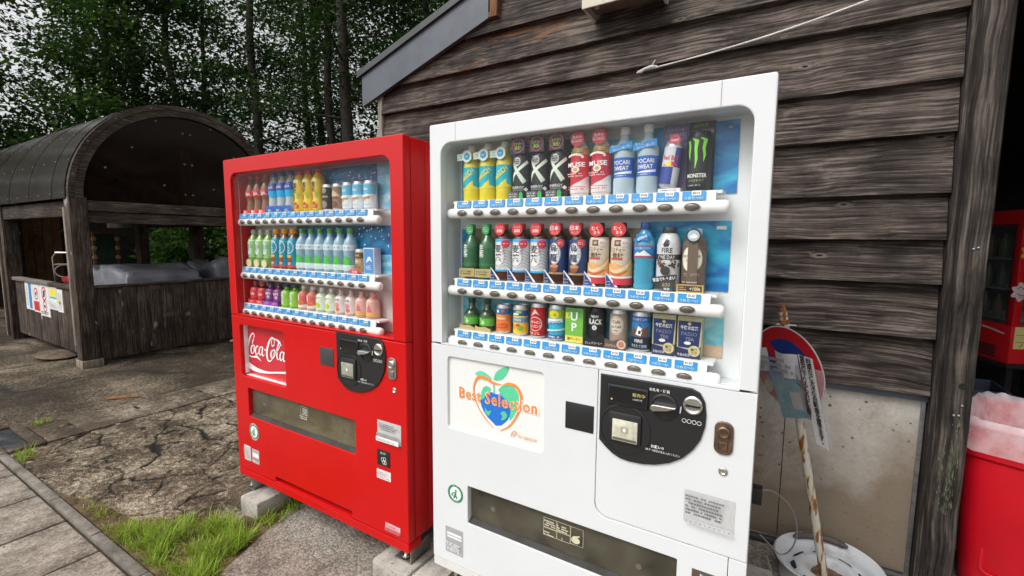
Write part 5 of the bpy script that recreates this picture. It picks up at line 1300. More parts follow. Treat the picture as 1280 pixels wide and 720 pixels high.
S([(.88, .09), (.85, .10), (.815, .06), (.81, .01), (.835, -.005), (.875, .04), (.89, .09)], [.012, .016, .024, .030, .016, .012, .010])
S([(.895, .105), (.88, .04), (.88, .0), (.905, -.005), (.94, .03)], [.026, .028, .026, .014, .006])
g.ribbon([(-2.66, 0.90), (-2.615, 0.853), (-2.56, 0.828), (-2.49, 0.816), (-2.40, 0.817), (-2.31, 0.830), (-2.22, 0.842), (-2.13, 0.846)], [.034, .034, .032, .024, .012, .010, .013, .016], LW)
g.flat('script_lettering', pn_, FY + .0428)
MB().box(-1.891, -1.795, FY - .0025, FY + .002, 0.948, 1.034, bev=.0015).build('card_reader', plain('charcoal_plastic', (0.05, 0.045, 0.047), 0.45), lp_)
coin_panel(rmn, -1.766, 1.120, plain('dull_lever', (0.42, 0.44, 0.45), .35, .7), False)
lock_plate(rmn, -1.417, 1.0, M_bronze_g, M_bright)
keyhole(rmn, -1.407, 0.908)
recycle_sticker(lp_, -2.487, 0.479, 0.045)
sticker(lp_, 'white_sticker', -2.594, -2.53, 0.297, 0.383, (0.62, 0.60, 0.60), lambda g: g.scribble(-2.59, -2.535, 0.30, 0.38, 8, (0.3, 0.3, 0.3), 4, .4))
sticker(lp_, 'licence_sticker', -2.518, -2.449, 0.297, 0.378, (0.40, 0.38, 0.38), lambda g: g.rect(-2.512, -2.455, 0.332, 0.355, WHT, 1).rect(-2.512, -2.455, 0.318, 0.324, (0.6, 0.05, 0.05), 1).scribble(-2.512, -2.455, 0.299, 0.316, 2, (0.7, 0.7, 0.7), 4))
def f2(g):
    g.scribble(-1.508, -1.385, 0.715, 0.755, 4, (0.2, 0.2, 0.2), 15, .5).rect(-1.509, -1.382, 0.696, 0.708, (0.3, 0.3, 0.3), 1).rect(-1.512, -1.378, 0.671, 0.692, WHT, 1).scribble(-1.508, -1.39, 0.673, 0.690, 2, (0.4, 0.4, 0.4), 16, .4)
sticker(lp_, 'notice_plate', -1.516, -1.375, 0.668, 0.760, (0.52, 0.52, 0.51), f2)
MB().box(-1.521, -1.442, FY - .003, FY + .002, 0.555, 0.626, bev=.002).build('return_flap', M_blk, lp_)
g = G2(); g.text('おつり', -1.482, 0.613, .011, WHT, bold=.02)
for (dx, dz) in ((-.006, 0), (.008, .004), (.002, -.012), (.012, -.012)): g.ring(-1.48 + dx, 0.585 + dz, .0075, .002, WHT, 14)
g.flat('return_lettering', rmn, FY - .0036)
sticker(lp_, 'paper_label', -1.526, -1.440, 0.491, 0.534, (0.70, 0.68, 0.67), lambda g: g.scribble(-1.52, -1.446, 0.495, 0.530, 4, (0.4, 0.25, 0.25), 3, .35))
sticker(lp_, 'maker_sticker', -1.479, -1.389, 0.262, 0.297, (0.70, 0.42, 0.45), lambda g: g.scribble(-1.47, -1.40, 0.28, 0.293, 2, (0.55, 0.1, 0.12), 3, .45).rect(-1.479, -1.389, 0.262, 0.278, (0.52, 0.10, 0.11), 1))
g = G2(); CG = (0.55, 0.54, 0.45); g.text('開', -2.06, 0.672, .04, CG).scribble(-2.10, -2.02, 0.63, 0.652, 2, CG, 6).ribbon([(-2.09, .658), (-2.03, .658), (-2.03, .70), (-2.09, .70), (-2.09, .658)], .002, CG, False); g.flat('flap_label', rmn, FY + .0216)
R_COLS = [-2.548 + 0.07108 * k for k in range(14)]
R_ROWS = (1.623, 1.336, 1.136)
RP = (['160'] * 9 + ['130'] * 2 + ['120'] * 3, ['150'] * 3 + ['160'] * 3 + ['130'] * 6 + ['130', '100'], ['130'] * 4 + ['130'] * 4 + ['130'] * 6)
for z, pr in zip(R_ROWS, RP): selection_rail(rmn, -2.632, -1.522, z, R_COLS, pr)
DEEP = sea('deep_sea_print', (0.004, 0.06, 0.22), (0.03, 0.28, 0.55)); FROST = sea('frost_print', (0.10, 0.45, 0.65), (0.62, 0.80, 0.86))
backing('backing_print', -2.06, -1.62, 1.67, 1.875, DEEP, rmn); backing('backing_print', -1.618, -1.50, 1.67, 1.875, FROST, rmn)
backing('backing_print', -2.22, -1.47, 1.38, 1.60, DEEP, rmn, FY + .1245); backing('backing_print', -1.72, -1.47, 1.38, 1.47, FROST, rmn, FY + .1215)
backing('backing_print', -2.50, -2.20, 1.18, 1.31, plain('green_print', (0.12, 0.2, 0.10), .5, var=.3, vscale=20), rmn); backing('backing_print', -2.198, -1.50, 1.18, 1.31, plain('pink_print', (0.62, 0.55, 0.53), .5, var=.12, vscale=20), rmn)
g = G2(); r = random.Random(12)
for k in range(60): x = r.uniform(-2.0, -1.50); g.ell(x, 1.86 - (x + 2.0) * .05 - abs(r.gauss(0, .05)), r.uniform(.0015, .004), r.uniform(.0015, .004), (0.75, 0.82, 0.86), 8, rings=1)
for k in range(60): g.ell(r.uniform(-2.15, -1.5), 1.592 - abs(r.gauss(0, .035)), r.uniform(.002, .006), r.uniform(.002, .006), (0.72, 0.80, 0.84), 8, rings=1)
g.flat('frost_print', rmn, FY + .1205, .00005)
for (lx, ly, mr) in ((RX0 + .06, FY + .035, 1), (RX1 - .075, FY + .06, 1), (RX0 + .06, FY + .58, 1), (RX1 - .075, FY + .58, 1)): leg(rmn, lx, ly, 0.112, RZB + .042, mr)

# ------------------------------------------------------------------ blocks the machines stand on
def block(label, x0, x1, y0, y1, h, mat=M_block, name='concrete_block', cat='block', rot=0, bev=.012):
    cx, cy = (x0 + x1) / 2, (y0 + y1) / 2
    b = MB().box(x0 - cx, x1 - cx, y0 - cy, y1 - cy, 0, h, bev=bev, seg=2)
    o = b.build(name, mat, None); o.location = (cx, cy, 0.0); o.rotation_euler = (0, 0, rot); return tag(o, label, cat)
block('pale concrete block in the grass under the red machine', -2.565, -2.40, 1.315, 1.70, 0.112)
block('brown stained wooden block beside the grass under the red machine corner', -2.72, -2.575, 1.335, 1.66, 0.108, wood('stained_block', (0.05, 0.035, 0.022), (0.13, 0.095, 0.06), (0.30, 0.25, 0.19), 'y', knots=False), 'wooden_block')
block('worn concrete block under the red machine, next to the white machine', -1.545, -1.335, 1.345, 1.74, 0.112)
block('concrete block under the white machine, next to the red machine', -1.325, -1.06, 1.36, 1.75, 0.112)
block('concrete block under the white machine corner near the parking sign', -0.30, -0.085, 1.36, 1.74, 0.112)
block('rear concrete block at the wall side of the white machine near the cable', -0.22, -0.005, 1.90, 2.22, 0.112)
block('rear concrete block at the wall side of the red machine', -1.56, -1.06, 1.90, 2.22, 0.112)
block('rear concrete block behind the grass side of the red machine', -2.70, -2.40, 1.90, 2.22, 0.112)

# ================================================================== DRINKS ON DISPLAY
def liquid(name, col, rough=0.12, clear=0.0):
    m, t, b = new_mat(name)
    b.inputs['Base Color'].default_value = (*col, 1); b.inputs['Roughness'].default_value = rough
    b.inputs['Coat Weight'].default_value = .5; b.inputs['Subsurface Weight'].default_value = 0.0
    if clear:
        n = t.nodes; tr = n.new('ShaderNodeBsdfTransparent'); tr.inputs['Color'].default_value = (*[min(1, c * 1.25 + .1) for c in col], 1)
        lw = n.new('ShaderNodeLayerWeight'); lw.inputs['Blend'].default_value = .35
        mr = n.new('ShaderNodeMapRange'); mr.inputs['To Min'].default_value = 1 - clear; mr.inputs['To Max'].default_value = 1; t.links.new(lw.outputs['Facing'], mr.inputs['Value'])
        mx = n.new('ShaderNodeMixShader'); t.links.new(mr.outputs[0], mx.inputs['Fac']); t.links.new(tr.outputs[0], mx.inputs[1]); t.links.new(b.outputs[0], mx.inputs[2]); t.links.new(mx.outputs[0], n['Material Output'].inputs['Surface'])
    return m

def pet(h, r, sh=0.66, waist=0.0, neck=.0125):
    """bottle profile without the cap"""
    z = lambda t: h * t
    return [(r * .80, 0), (r * .97, z(.018)), (r, z(.05)), (r, z(.22)), (r * (1 - waist), z(.30)), (r * (1 - waist), z(.42)), (r, z(.50)), (r, z(sh)), (r * .95, z(sh + .045)), (r * .80, z(sh + .11)), (r * .60, z(sh + .165)), (neck * 1.12, z(sh + .205)), (neck, z(.90)), (neck, z(.915))]
def can(h, r): return [(r * .80, 0), (r * .86, .002), (r, .008), (r, h - .013), (r * .90, h - .003), (r * .88, h), (r * .84, h), (r * .82, h - .004), (0, h - .004)]
def bcan(h, r): return [(r * .82, 0), (r, .006), (r, h * .70), (r * .93, h * .77), (r * .72, h * .86), (.0185, h * .885), (.0185, h * .90)]
def rfun_of(prof):
    pz = [p[1] for p in prof]; pr = [p[0] for p in prof]
    return lambda z: float(np.interp(z, pz, pr))

def drink(kind, label, cat, prof, body, cap, gfx, cap_h=0.022, cap_r=.0148, card=None, card_gfx=None, depth=1.0):
    """one prototype: body, cap, wrapped print, optional shop card; placed copies share its meshes"""
    root = thing(kind, label, cat)
    bo = MB().lathe(prof, 22, sy=depth).build('body', body, root, smooth=45)
    h = prof[-1][1]
    if cap is not None:
        cp = MB().lathe([(cap_r * .96, h - .004), (cap_r, h - .003), (cap_r, h + cap_h - .006), (cap_r * .9, h + cap_h - .003), (0, h + cap_h - .003)], 18).build('cap', cap, root, smooth=40)
    if gfx is not None and gfx.it:
        link('label_print', gfx.mesh_wrap('label_print', rfun_of(prof), sy=depth), root)
    if card:
        x0, x1, z0, z1, cc, yy = card
        MB().box(x0, x1, yy, yy + .0015, z0, z1).build('shop_card', ink(cc) if isinstance(cc, tuple) else cc, root)
        if card_gfx: card_gfx.flat('card_print', root, yy - .0006)
    return root

def put(root, cols, idx, zrow, y=FY + .088, group=None, yb=None):
    """first the prototype itself, then copies; all stand on the ledge of their rail"""
    z = zrow + .0462
    for n_, i in enumerate(idx):
        o = root if n_ == 0 else copy_tree(root)
        o.location = (cols[i] + .002, y, z)
        if len(idx) > 1: o['group'] = group or root['label']
CAPW = plain('cap_white', (.80, .80, .80), .4); CAPB = plain('cap_black', (.02, .02, .02), .35); CAPR = plain('cap_red', (.60, .02, .03), .35); CAPG = plain('cap_green', (.03, .32, .08), .35); CAPO = plain('cap_orange', (.80, .33, .03), .35); CAPBL = plain('cap_blue', (.02, .10, .35), .35)
YEL = (.78, .66, .03); TEAL = (.0, .42, .52); DK = (.012, .014, .016); REDC = (.66, .03, .06); GOLD = (.50, .36, .12); CRM = (.75, .70, .58); BRN = (.17, .09, .05); NAV = (.015, .03, .12); LG = (.12, .46, .06); SIL = (.58, .60, .62)

# ---- white machine, top row
p = pet(.206, .0325, .63); g = G2()
g.rect(-.052, .052, .050, .124, TEAL).poly([(-.05, .048), (-.01, .048), (.022, .075), (.024, .056), (.05, .050), (.05, .047), (-.05, .040)], YEL).text('MATCH', -.002, .096, .024, YEL, rot=.62, bold=.05, sx=.78).ribbon([(-.032, .064), (.022, .102)], .0035, YEL, False)
cg = G2(); cg.rect(-.042, -.010, .150, .172, (.70, .80, .72), 1).scribble(-.040, -.013, .153, .169, 2, (.10, .50, .25), 3).ell(.004, .1625, .0215, .0215, (.74, .80, .78), 24).ell(.004, .1625, .0135, .0135, (.0, .36, .62), 20).scribble(-.004, .012, .158, .166, 2, WHT, 4)
put(drink('drink_bottle', 'yellow soft drink bottle with teal label and white cap on the top shelf', 'drink bottle', p, liquid('soda_yellow', (.72, .60, .02)), CAPW, g, card=(-.042, .024, .150, .174, (.74, .80, .78), -.036), card_gfx=cg), W_COLS, (0, 1, 2), W_ROWS[0])
p = pet(.200, .0325, .66); g = G2()
g.rect(-.052, .052, .012, .150, DK).ribbon([(-.030, .142), (-.008, .10), (.024, .056)], [.020, .011, .017], (.62, .72, .60), False).ribbon([(.036, .128), (.004, .102), (-.018, .085), (-.040, .052)], [.011, .010, .012, .010], (.70, .78, .68), False).ell(-.006, .128, .016, .016, (.5, .5, .5), 18).scribble(-.018, .006, .118, .138, 3, DK, 4).text('ENERGY', 0, .039, .012, (.6, .6, .6), bold=.02).rect(-.020, .020, .026, .033, (.12, .12, .12), 1).poly([(.020, .032), (.028, .039), (.036, .032), (.028, .025)], (.8, .8, .8))
cg = G2(); cg.ell(0, .182, .0255, .0255, (.42, .06, .16), 24).ell(0, .182, .021, .021, DK, 24).text('エナジー', 0, .187, .011, YEL, bold=.04, maxw=.036).text('炭酸', 0, .174, .014, (.5, .62, .03), bold=.04)
cb = (-.0275, .0275, .155, .2085, DK, -.034)
xr = drink('drink_bottle', 'black energy soda bottle with a pale green X on the top shelf', 'drink bottle', p, liquid('soda_black', (.012, .03, .014), .2), CAPB, g, card=cb, card_gfx=cg)
MB().box(-.036, .036, .034, .036, 0, .200).build('backing_card', ink(DK), xr)
c2 = G2(); c2.rect(-.038, .002, .001, .024, (.10, .10, .10), 1).scribble(-.035, -.002, .004, .021, 2, (.5, .5, .5), 5).poly([(.006, .001), (.022, .001), (.022, .016), (.017, .024), (.011, .024), (.006, .016)], (.03, .38, .08)); c2.flat('foot_card', xr, -.0345)
put(xr, W_COLS, (3, 4, 5), W_ROWS[0])
p = pet(.204, .0325, .66); g = G2()
g.rect(-.052, .052, .010, .134, REDC).poly([(-.05, .011), (.05, .011), (.05, .066), (.034, .062), (.008, .046), (-.022, .034), (-.05, .028)], (.76, .74, .72)).rect(-.050, .050, .134, .156, GOLD).scribble(-.030, .030, .137, .152, 3, (.2, .1, .02), 6).text('MUSE', 0, .100, .020, WHT, bold=.03, maxw=.048).ribbon([(-.022, .126), (-.004, .132), (.014, .128), (.018, .120)], .006, (.78, .72, .66)).ell(0, .084, .010, .010, (.75, .73, .66), 18).ell(0, .084, .006, .006, GOLD, 14).scribble(-.022, .022, .060, .074, 2, (.8, .5, .5), 7).scribble(-.024, .024, .018, .032, 2, (.6, .1, .15), 8)
cg = G2(); cg.ell(.001, .182, .0235, .0235, (.66, .03, .05), 24).text('免疫の', 0, .188, .011, WHT, bold=.03).text('気になる方に', 0, .176, .011, WHT, bold=.03, maxw=.037)
put(drink('drink_bottle', 'red and white bottle with gold band and red neck badge on the top shelf', 'drink bottle', p, liquid('milky_white', (.72, .70, .66)), CAPR, g, card=(-.016, .018, .17, .195, (.66, .03, .05), -.0335), card_gfx=cg), W_COLS, (6, 7), W_ROWS[0])
p = pet(.206, .0330, .62, .06); g = G2(); PB = (.01, .12, .50)
g.rect(-.052, .052, .052, .112, PB).text('POCARI', 0, .097, .0175, WHT, bold=.05, maxw=.054).text('SWEAT', -.002, .080, .0175, WHT, bold=.05, maxw=.050).poly([(-.03, .065), (.0, .068), (.034, .072), (.034, .064), (.01, .062), (-.03, .063)], WHT).scribble(-.02, .02, .054, .060, 1, (.5, .6, .8), 9)
cg = G2(); cg.rect(-.037, .034, .134, .152, (.0, .26, .66), 1, skew=.2).text('もっと', -.018, .1475, .009, WHT).text('おいしく飲んで!', 0, .140, .0105, WHT, maxw=.052, rot=.19)
put(drink('drink_bottle', 'clear bottle with blue label and white cap on the top shelf', 'drink bottle', p, liquid('pale_water', (.58, .72, .80), .1, .35), CAPW, g, card=(-.034, .031, .136, .150, (.0, .26, .66), -.034), card_gfx=cg), W_COLS, (8, 9), W_ROWS[0])
# tilted slim can in a pale violet holder
p = can(.135, .0265); g = G2()
g.rect(-.04, .04, .012, .120, (.60, .63, .66)).poly([(-.04, .012), (.012, .012), (.012, .062), (-.04, .062)], (.03, .06, .30)).poly([(.012, .062), (.04, .062), (.04, .118), (.012, .118)], (.05, .07, .30)).text('Red Bull', 0, .088, .019, (.70, .04, .06), bold=.04, maxw=.044).poly([(-.022, .064), (-.004, .070), (.006, .078), (.018, .074), (.024, .064), (.004, .066)], (.66, .05, .07)).ell(-.002, .070, .008, .008, (.80, .62, .08), 14)
cg = G2(); cg.rect(-.030, .030, .001, .010, (.75, .75, .75), 1).scribble(-.027, .005, .003, .008, 1, (.1, .1, .15), 3).scribble(.007, .026, .003, .008, 1, (.6, .1, .1), 4)
rb = drink('drink_can', 'slim blue and silver energy drink can in a pale violet card holder', 'drink can', p, plain('can_silver', (.60, .61, .63), .3, .6), None, g)
for ch in rb.children: ch.rotation_euler = (0, .13, 0); ch.location = (-.012, -.004, .013)
MB().box(-.036, .036, .030, .032, .0, .206).build('holder_back', ink((.20, .17, .36)), rb)
MB().box(-.032, .032, -.034, .032, .0, .0115).build('holder_foot', ink((.62, .62, .66)), rb)
cg.flat('holder_print', rb, -.0345)
c2 = G2(); c2.text('エナジーを', -.002, .190, .0115, (.72, .72, .80), maxw=.05).text('心臓を活性化', -.002, .176, .0115, (.72, .72, .80), maxw=.056).poly([(.018, .150), (.030, .165), (.034, .205), (.034, .150)], (.05, .06, .25)); c2.flat('holder_text', rb, .0294)
c2 = G2(); c2.ell(.010, .150, .016, .016, (.62, .07, .13), 22).text('new!', .010, .150, .011, WHT, bold=.03); c2.flat('badge', rb, -.029)
put(rb, W_COLS, (10,), W_ROWS[0])
p = can(.168, .0335); g = G2(); GC = (.22, .66, .04)
g.rect(-.050, .050, .012, .154, DK).ribbon([(-.026, .142), (-.022, .128), (-.023, .104), (-.021, .088)], [.010, .008, .006, .001], GC, False).ribbon([(-.014, .148), (-.002, .140), (-.004, .118), (-.002, .090), (-.005, .064)], [.002, .012, .008, .007, .001], GC, False).ribbon([(.008, .148), (.022, .142), (.017, .120), (.020, .100), (.017, .082)], [.002, .012, .008, .007, .001], GC, False).text('MONSTER', 0, .044, .0155, (.78, .79, .76), bold=.05, maxw=.056).text('E N E R G Y', 0, .030, .008, (.3, .55, .1), maxw=.04).scribble(-.022, .012, .014, .019, 1, (.5, .5, .5), 4)
mo = drink('drink_can', 'tall black energy drink can with green claw marks', 'drink can', p, plain('can_black', (.02, .02, .022), .3, .5), None, g)
MB().box(-.036, .036, .032, .034, 0, .206).build('backing_card', ink((.03, .035, .035)), mo)
c2 = G2(); c2.scribble(-.024, .026, .188, .203, 1, (.12, .30, .06), 7, .8).text('パワーエナジー', .0, .180, .0125, (.5, .5, .48), maxw=.058, rot=.12).text('ZERO', .016, .174, .012, (.7, .7, .7), bold=.04, rot=.15, maxw=.03); c2.flat('card_print', mo, .0314)
put(mo, W_COLS, (11,), W_ROWS[0])

# ---- white machine, middle row
p = pet(.205, .0325, .60); g = G2()
g.rect(-.050, .050, .044, .116, (.03, .13, .055)).vtext('生茶', -.010, .132, .026, (.78, .80, .74), bold=.015, pitch=.98).rect(-.050, .050, .050, .060, (.05, .18, .06))
cg = G2(); cg.ell(0, .187, .0165, .019, (.06, .45, .14), 20).scribble(-.010, .010, .176, .197, 3, (.6, .75, .6), 4)
tc_ = drink('drink_bottle', 'dark green tea bottle with a gold foot band on the middle shelf', 'drink bottle', p, liquid('tea_green', (.03, .12, .05), .12), CAPG, g, card=(-.012, .012, .172, .200, (.06, .45, .14), -.016), card_gfx=cg)
c2 = G2(); c2.rect(-.036, .036, .008, .040, (.44, .36, .15), 1, skew=.03).scribble(-.028, .028, .014, .034, 2, (.14, .13, .05), 8); c2.flat('foot_card', tc_, -.036)
put(tc_, W_COLS, (0, 1), W_ROWS[1])
def chevron(g):
    for k in range(6): z = .046 + .011 * k; g.ribbon([(-.045, z), (-.022, z + .012), (0, z), (.022, z + .012), (.045, z)], .0045, (.48, .49, .52), False)
def corner(root, c=NAV):
    c2 = G2(); c2.poly([(-.038, .002), (.004, .002), (-.022, .034), (-.038, .050)], (.72, .74, .78)).poly([(-.037, .003), (-.006, .003), (-.026, .030), (-.037, .044)], c)
    for k in range(6): c2.rect(-.034 + .005 * (k % 3), -.032 + .005 * (k % 3), .008 + .010 * (k // 3), .011 + .010 * (k // 3), (.7, .72, .78), 1)
    c2.flat('corner_card', root, -.0355)
p = pet(.205, .0330, .70); g = G2()
g.rect(-.052, .052, .034, .150, (.68, .69, .70)); chevron(g)
g.rect(-.052, .052, .143, .152, (.04, .36, .66)).rect(-.052, .052, .034, .041, (.04, .36, .66)).ell(-.003, .096, .021, .040, (.78, .78, .77), 22).vtext('麦茶', -.006, .133, .031, (.03, .03, .03), bold=.02).vtext('伊達の', .014, .125, .010, (.1, .1, .1)).ell(.022, .135, .015, .0155, (.62, .05, .10), 18).scribble(.013, .031, .132, .138, 1, WHT, 5)
cg = G2(); cg.ell(0, .186, .0215, .0215, (.66, .03, .04), 24).text('たっぷり', 0, .194, .009, WHT, maxw=.026).text('600', 0, .181, .016, WHT, bold=.06)
mt = drink('drink_bottle', 'barley tea bottle with white label, blue bands and red badge', 'drink bottle', p, liquid('tea_brown', (.09, .03, .018), .12), CAPR, g, card=(-.014, .014, .17, .202, (.66, .03, .04), -.034), card_gfx=cg); corner(mt)
put(mt, W_COLS, (2, 3, 4), W_ROWS[1])
g = G2()
g.rect(-.052, .052, .040, .150, (.02, .055, .17)).rect(-.052, .052, .034, .041, (.45, .30, .18)).ell(-.001, .104, .0225, .037, (.76, .76, .75), 24).ring(-.001, .104, .035, .0016, (.2, .25, .4), 28, sx=.6).vtext('烏龍', -.005, .136, .029, (.04, .05, .10), bold=.02).vtext('にっぽん', .013, .128, .009, (.1, .1, .2)).ell(.020, .139, .0135, .014, (.62, .05, .06), 18).scribble(.012, .028, .134, .144, 2, WHT, 5).poly([(-.014, .062), (.014, .062), (.011, .048), (.005, .042), (-.005, .042), (-.011, .048)], (.30, .10, .04)).ell(0, .062, .014, .0055, (.62, .26, .08), 16)
cg = G2(); cg.ell(0, .186, .0215, .0215, (.62, .04, .05), 24).text('日本', -.001, .190, .017, (.75, .70, .68), bold=.02).text('らしさ', 0, .175, .009, WHT)
ut = drink('drink_bottle', 'oolong tea bottle with navy label, white oval and red badge', 'drink bottle', p, liquid('tea_dark', (.05, .02, .012), .12), CAPR, g, card=(-.014, .014, .17, .202, (.62, .04, .05), -.034), card_gfx=cg); corner(ut)
put(ut, W_COLS, (5, 6), W_ROWS[1])
g = G2()
g.rect(-.052, .052, .010, .160, (.66, .58, .46)).rect(-.014, .008, .132, .152, BRN).rect(-.008, .002, .138, .146, (.5, .4, .3)).text('ミスティー', -.004, .120, .018, (.16, .08, .04), bold=.02, maxw=.050).text('微糖', -.002, .103, .018, (.16, .08, .04), bold=.02).rect(-.026, .014, .089, .095, (.55, .07, .06)).ell(.020, .143, .013, .013, (.74, .66, .64), 16).scribble(.012, .028, .139, .147, 2, (.6, .2, .2), 5)
g.poly([(-.05, .030), (.05, .030), (.05, .075), (.036, .100), (.030, .082), (.012, .070), (-.01, .082), (-.03, .076), (-.05, .08)], (.72, .40, .16)).ribbon([(-.035, .070), (-.01, .052), (.02, .064), (.042, .09)], [.004, .010, .010, .003], (.78, .62, .40)).ribbon([(-.03, .050), (0, .042), (.03, .056)], [.003, .009, .003], (.60, .16, .05)).poly([(-.05, .010), (.05, .010), (.05, .034), (-.05, .040)], (.62, .05, .06)).ribbon([(-.05, .040), (0, .034), (.05, .036)], .006, WHT).text('Tea in..', -.006, .079, .011, (.75, .7, .6), shear=.3)
cg = G2(); cg.ell(0, .184, .0235, .0225, (.66, .03, .04), 24).text('むく', -.004, .188, .014, (.8, .7, .68), bold=.02).text('まろ', .002, .175, .012, (.8, .7, .68), bold=.02)
mi = drink('drink_bottle', 'milk tea bottle with cream label and orange swirl under a red badge', 'drink bottle', p, liquid('tea_milk', (.05, .025, .015), .15), CAPB, g, card=(-.015, .015, .17, .200, (.66, .03, .04), -.034), card_gfx=cg); corner(mi, (.02, .06, .25))
put(mi, W_COLS, (7, 8), W_ROWS[1])
prof = [(.026, 0), (.031, .004)] + [(.0315 - .0025 * (k % 2), .012 + .010 * k) for k in range(9)] + [(.032, .104), (.032, .140), (.027, .156), (.019, .172), (.0135, .182), (.0125, .188)]
g = G2(); g.rect(-.05, .05, .100, .136, (.02, .20, .50)).rect(-.05, .05, .133, .1365, (.62, .06, .08)).rect(-.05, .05, .099, .1025, (.62, .06, .08)).poly([(-.028, .104), (-.014, .116), (-.006, .112), (.006, .121), (.018, .112), (.030, .104)], WHT).text('富士山麓の天然水', 0, .127, .008, (.6, .75, .85), maxw=.052)
cg = G2(); cg.rect(-.026, .026, .154, .166, (.02, .22, .58), 1, rot=.45).text('600ml', 0, .160, .0125, WHT, rot=.45, bold=.03)
put(drink('drink_bottle', 'ribbed pale blue water bottle with red banded blue label', 'drink bottle', prof, liquid('water_blue', (.10, .46, .66), .08, .3), CAPBL, g, card=(-.018, .018, .150, .170, (.02, .22, .58), -.033), card_gfx=cg), W_COLS, (9,), W_ROWS[1])
p = bcan(.196, .0345); g = G2()
g.rect(-.054, .054, .010, .142, (.62, .63, .64)).text('FIRE', .002, .122, .021, DK, bold=.04, maxw=.032).rect(-.052, .052, .094, .110, (.04, .04, .04)).text('ONE DAY', 0, .102, .015, WHT, maxw=.052).poly([(-.010, .139), (-.001, .158), (.008, .150), (.003, .140), (.010, .146), (.006, .134), (-.006, .132)], DK)
r = random.Random(2)
for k in range(26): g.ell(r.gauss(0, .016), .081 + r.gauss(0, .008), .0045, .003, (.05, .035, .03) if k % 3 else (.22, .12, .07), 8, r.uniform(0, 3), 1)
g.ell(0, .062, .012, .014, (.05, .04, .035), 14).text('Black', 0, .088, .010, (.75, .72, .66), shear=.3)
cg = G2(); cg.rect(-.040, .034, .028, .046, (.03, .03, .03), 1, skew=.16).text('常温でもうまい', -.003, .037, .012, WHT, rot=.16, maxw=.066, bold=.03).ell(.006, .018, .020, .018, (.05, .05, .05), 20).text('600', .004, .020, .016, (.5, .42, .2)).text('無糖', .006, .007, .009, WHT)
put(drink('drink_bottle', 'white and black aluminium coffee bottle with black cap', 'drink bottle', p, plain('can_white', (.66, .67, .67), .32, .2), plain('cap_charcoal', (.05, .05, .05), .4), g, cap_h=.018, cap_r=.0195, card=(-.03, .03, .006, .042, (.04, .04, .04), -.0365), card_gfx=cg), W_COLS, (10,), W_ROWS[1])
p = bcan(.190, .0345); TP = (.135, .095, .070)
g = G2(); g.rect(-.054, .054, .010, .150, TP).ell(-.002, .098, .031, .037, (.72, .68, .52), 26).ell(-.002, .098, .028, .034, (.75, .72, .60), 26).text('EXCELSIOR', -.002, .106, .011, (.12, .08, .05), bold=.04, maxw=.052).text('CAFFÉ', -.002, .095, .011, (.12, .08, .05), bold=.04).ell(-.004, .074, .006, .004, (.1, .06, .04), 10).scribble(-.022, .022, .048, .058, 2, (.4, .34, .28), 4).scribble(-.022, .022, .028, .034, 1, (.6, .55, .5), 5)
cg = G2(); cg.rect(-.040, .036, .000, .024, (.50, .33, .09), 1).rect(-.035, .031, .004, .020, (.05, .04, .03), 1).text('+100t', .012, .012, .014, (.78, .70, .45), bold=.05, maxw=.03).scribble(-.033, -.008, .006, .018, 2, (.6, .45, .2), 6).ell(.002, .166, .021, .0205, (.03, .03, .035), 22).ell(.002, .166, .0165, .016, (.42, .52, .56), 20).poly([(-.010, .163), (.004, .172), (.014, .164), (.008, .158), (-.006, .158)], WHT)
put(drink('drink_bottle', 'brown coffee bottle with cream oval emblem and pale cap', 'drink bottle', p, plain('can_taupe', (.14, .10, .075), .35, .2), plain('cap_pale_blue', (.42, .55, .62), .4), g, cap_h=.018, cap_r=.0195, card=(-.012, .016, .002, .160, (.14, .10, .075), -.0365), card_gfx=cg), W_COLS, (11,), W_ROWS[1])

# ---- white machine, bottom row
p = pet(.118, .0310, .50, neck=.012); g = G2()
g.rect(-.050, .050, .022, .058, LG).rect(-.050, .050, .050, .058, (.05, .20, .06)).poly([(-.01, .03), (-.002, .046), (.006, .034), (.002, .028)], (.6, .75, .4)).text('生', -.012, .047, .012, (.7, .78, .6))
dg_ = drink('drink_bottle', 'small dark green tea bottle with lime label on the bottom shelf', 'drink bottle', p, liquid('tea_green_dark', (.035, .055, .025), .1), plain('cap_dark_green', (.02, .07, .03), .35), g, cap_h=.016)
c2 = G2(); c2.poly([(-.036, .0), (.036, .0), (.036, .012), (.01, .02), (-.02, .016), (-.036, .022)], (.50, .40, .18)); c2.flat('foot_card', dg_, -.034)
put(dg_, W_COLS, (0, 1), W_ROWS[2])
def small_can(label, base, fn, h=.108, r_=.0285, mat=None):
    g = G2(); g.rect(-.048, .048, .009, h - .013, base); fn(g); return drink('drink_can', label, 'drink can', can(h, r_), mat or plain('can_silver', (.60, .61, .63), .3, .6), None, g)
def ft1(g): g.rect(-.046, .046, .072, .095, (.03, .16, .34)).ell(-.010, .084, .006, .006, WHT, 10).ell(.012, .086, .006, .006, (.7, .1, .05), 10).ell(0, .062, .026, .008, (.76, .30, .04), 20).text('Tropicana', 0, .057, .012, (.85, .80, .70), bold=.04, maxw=.042).poly([(-.03, .022), (.03, .022), (.03, .036), (.01, .042), (-.01, .034), (-.03, .038)], (.66, .09, .03)).text('オレンジ', 0, .030, .010, (.8, .7, .3))
put(small_can('orange fruit juice can with a blue top band', (.78, .22, .05), ft1), W_COLS, (2,), W_ROWS[2])
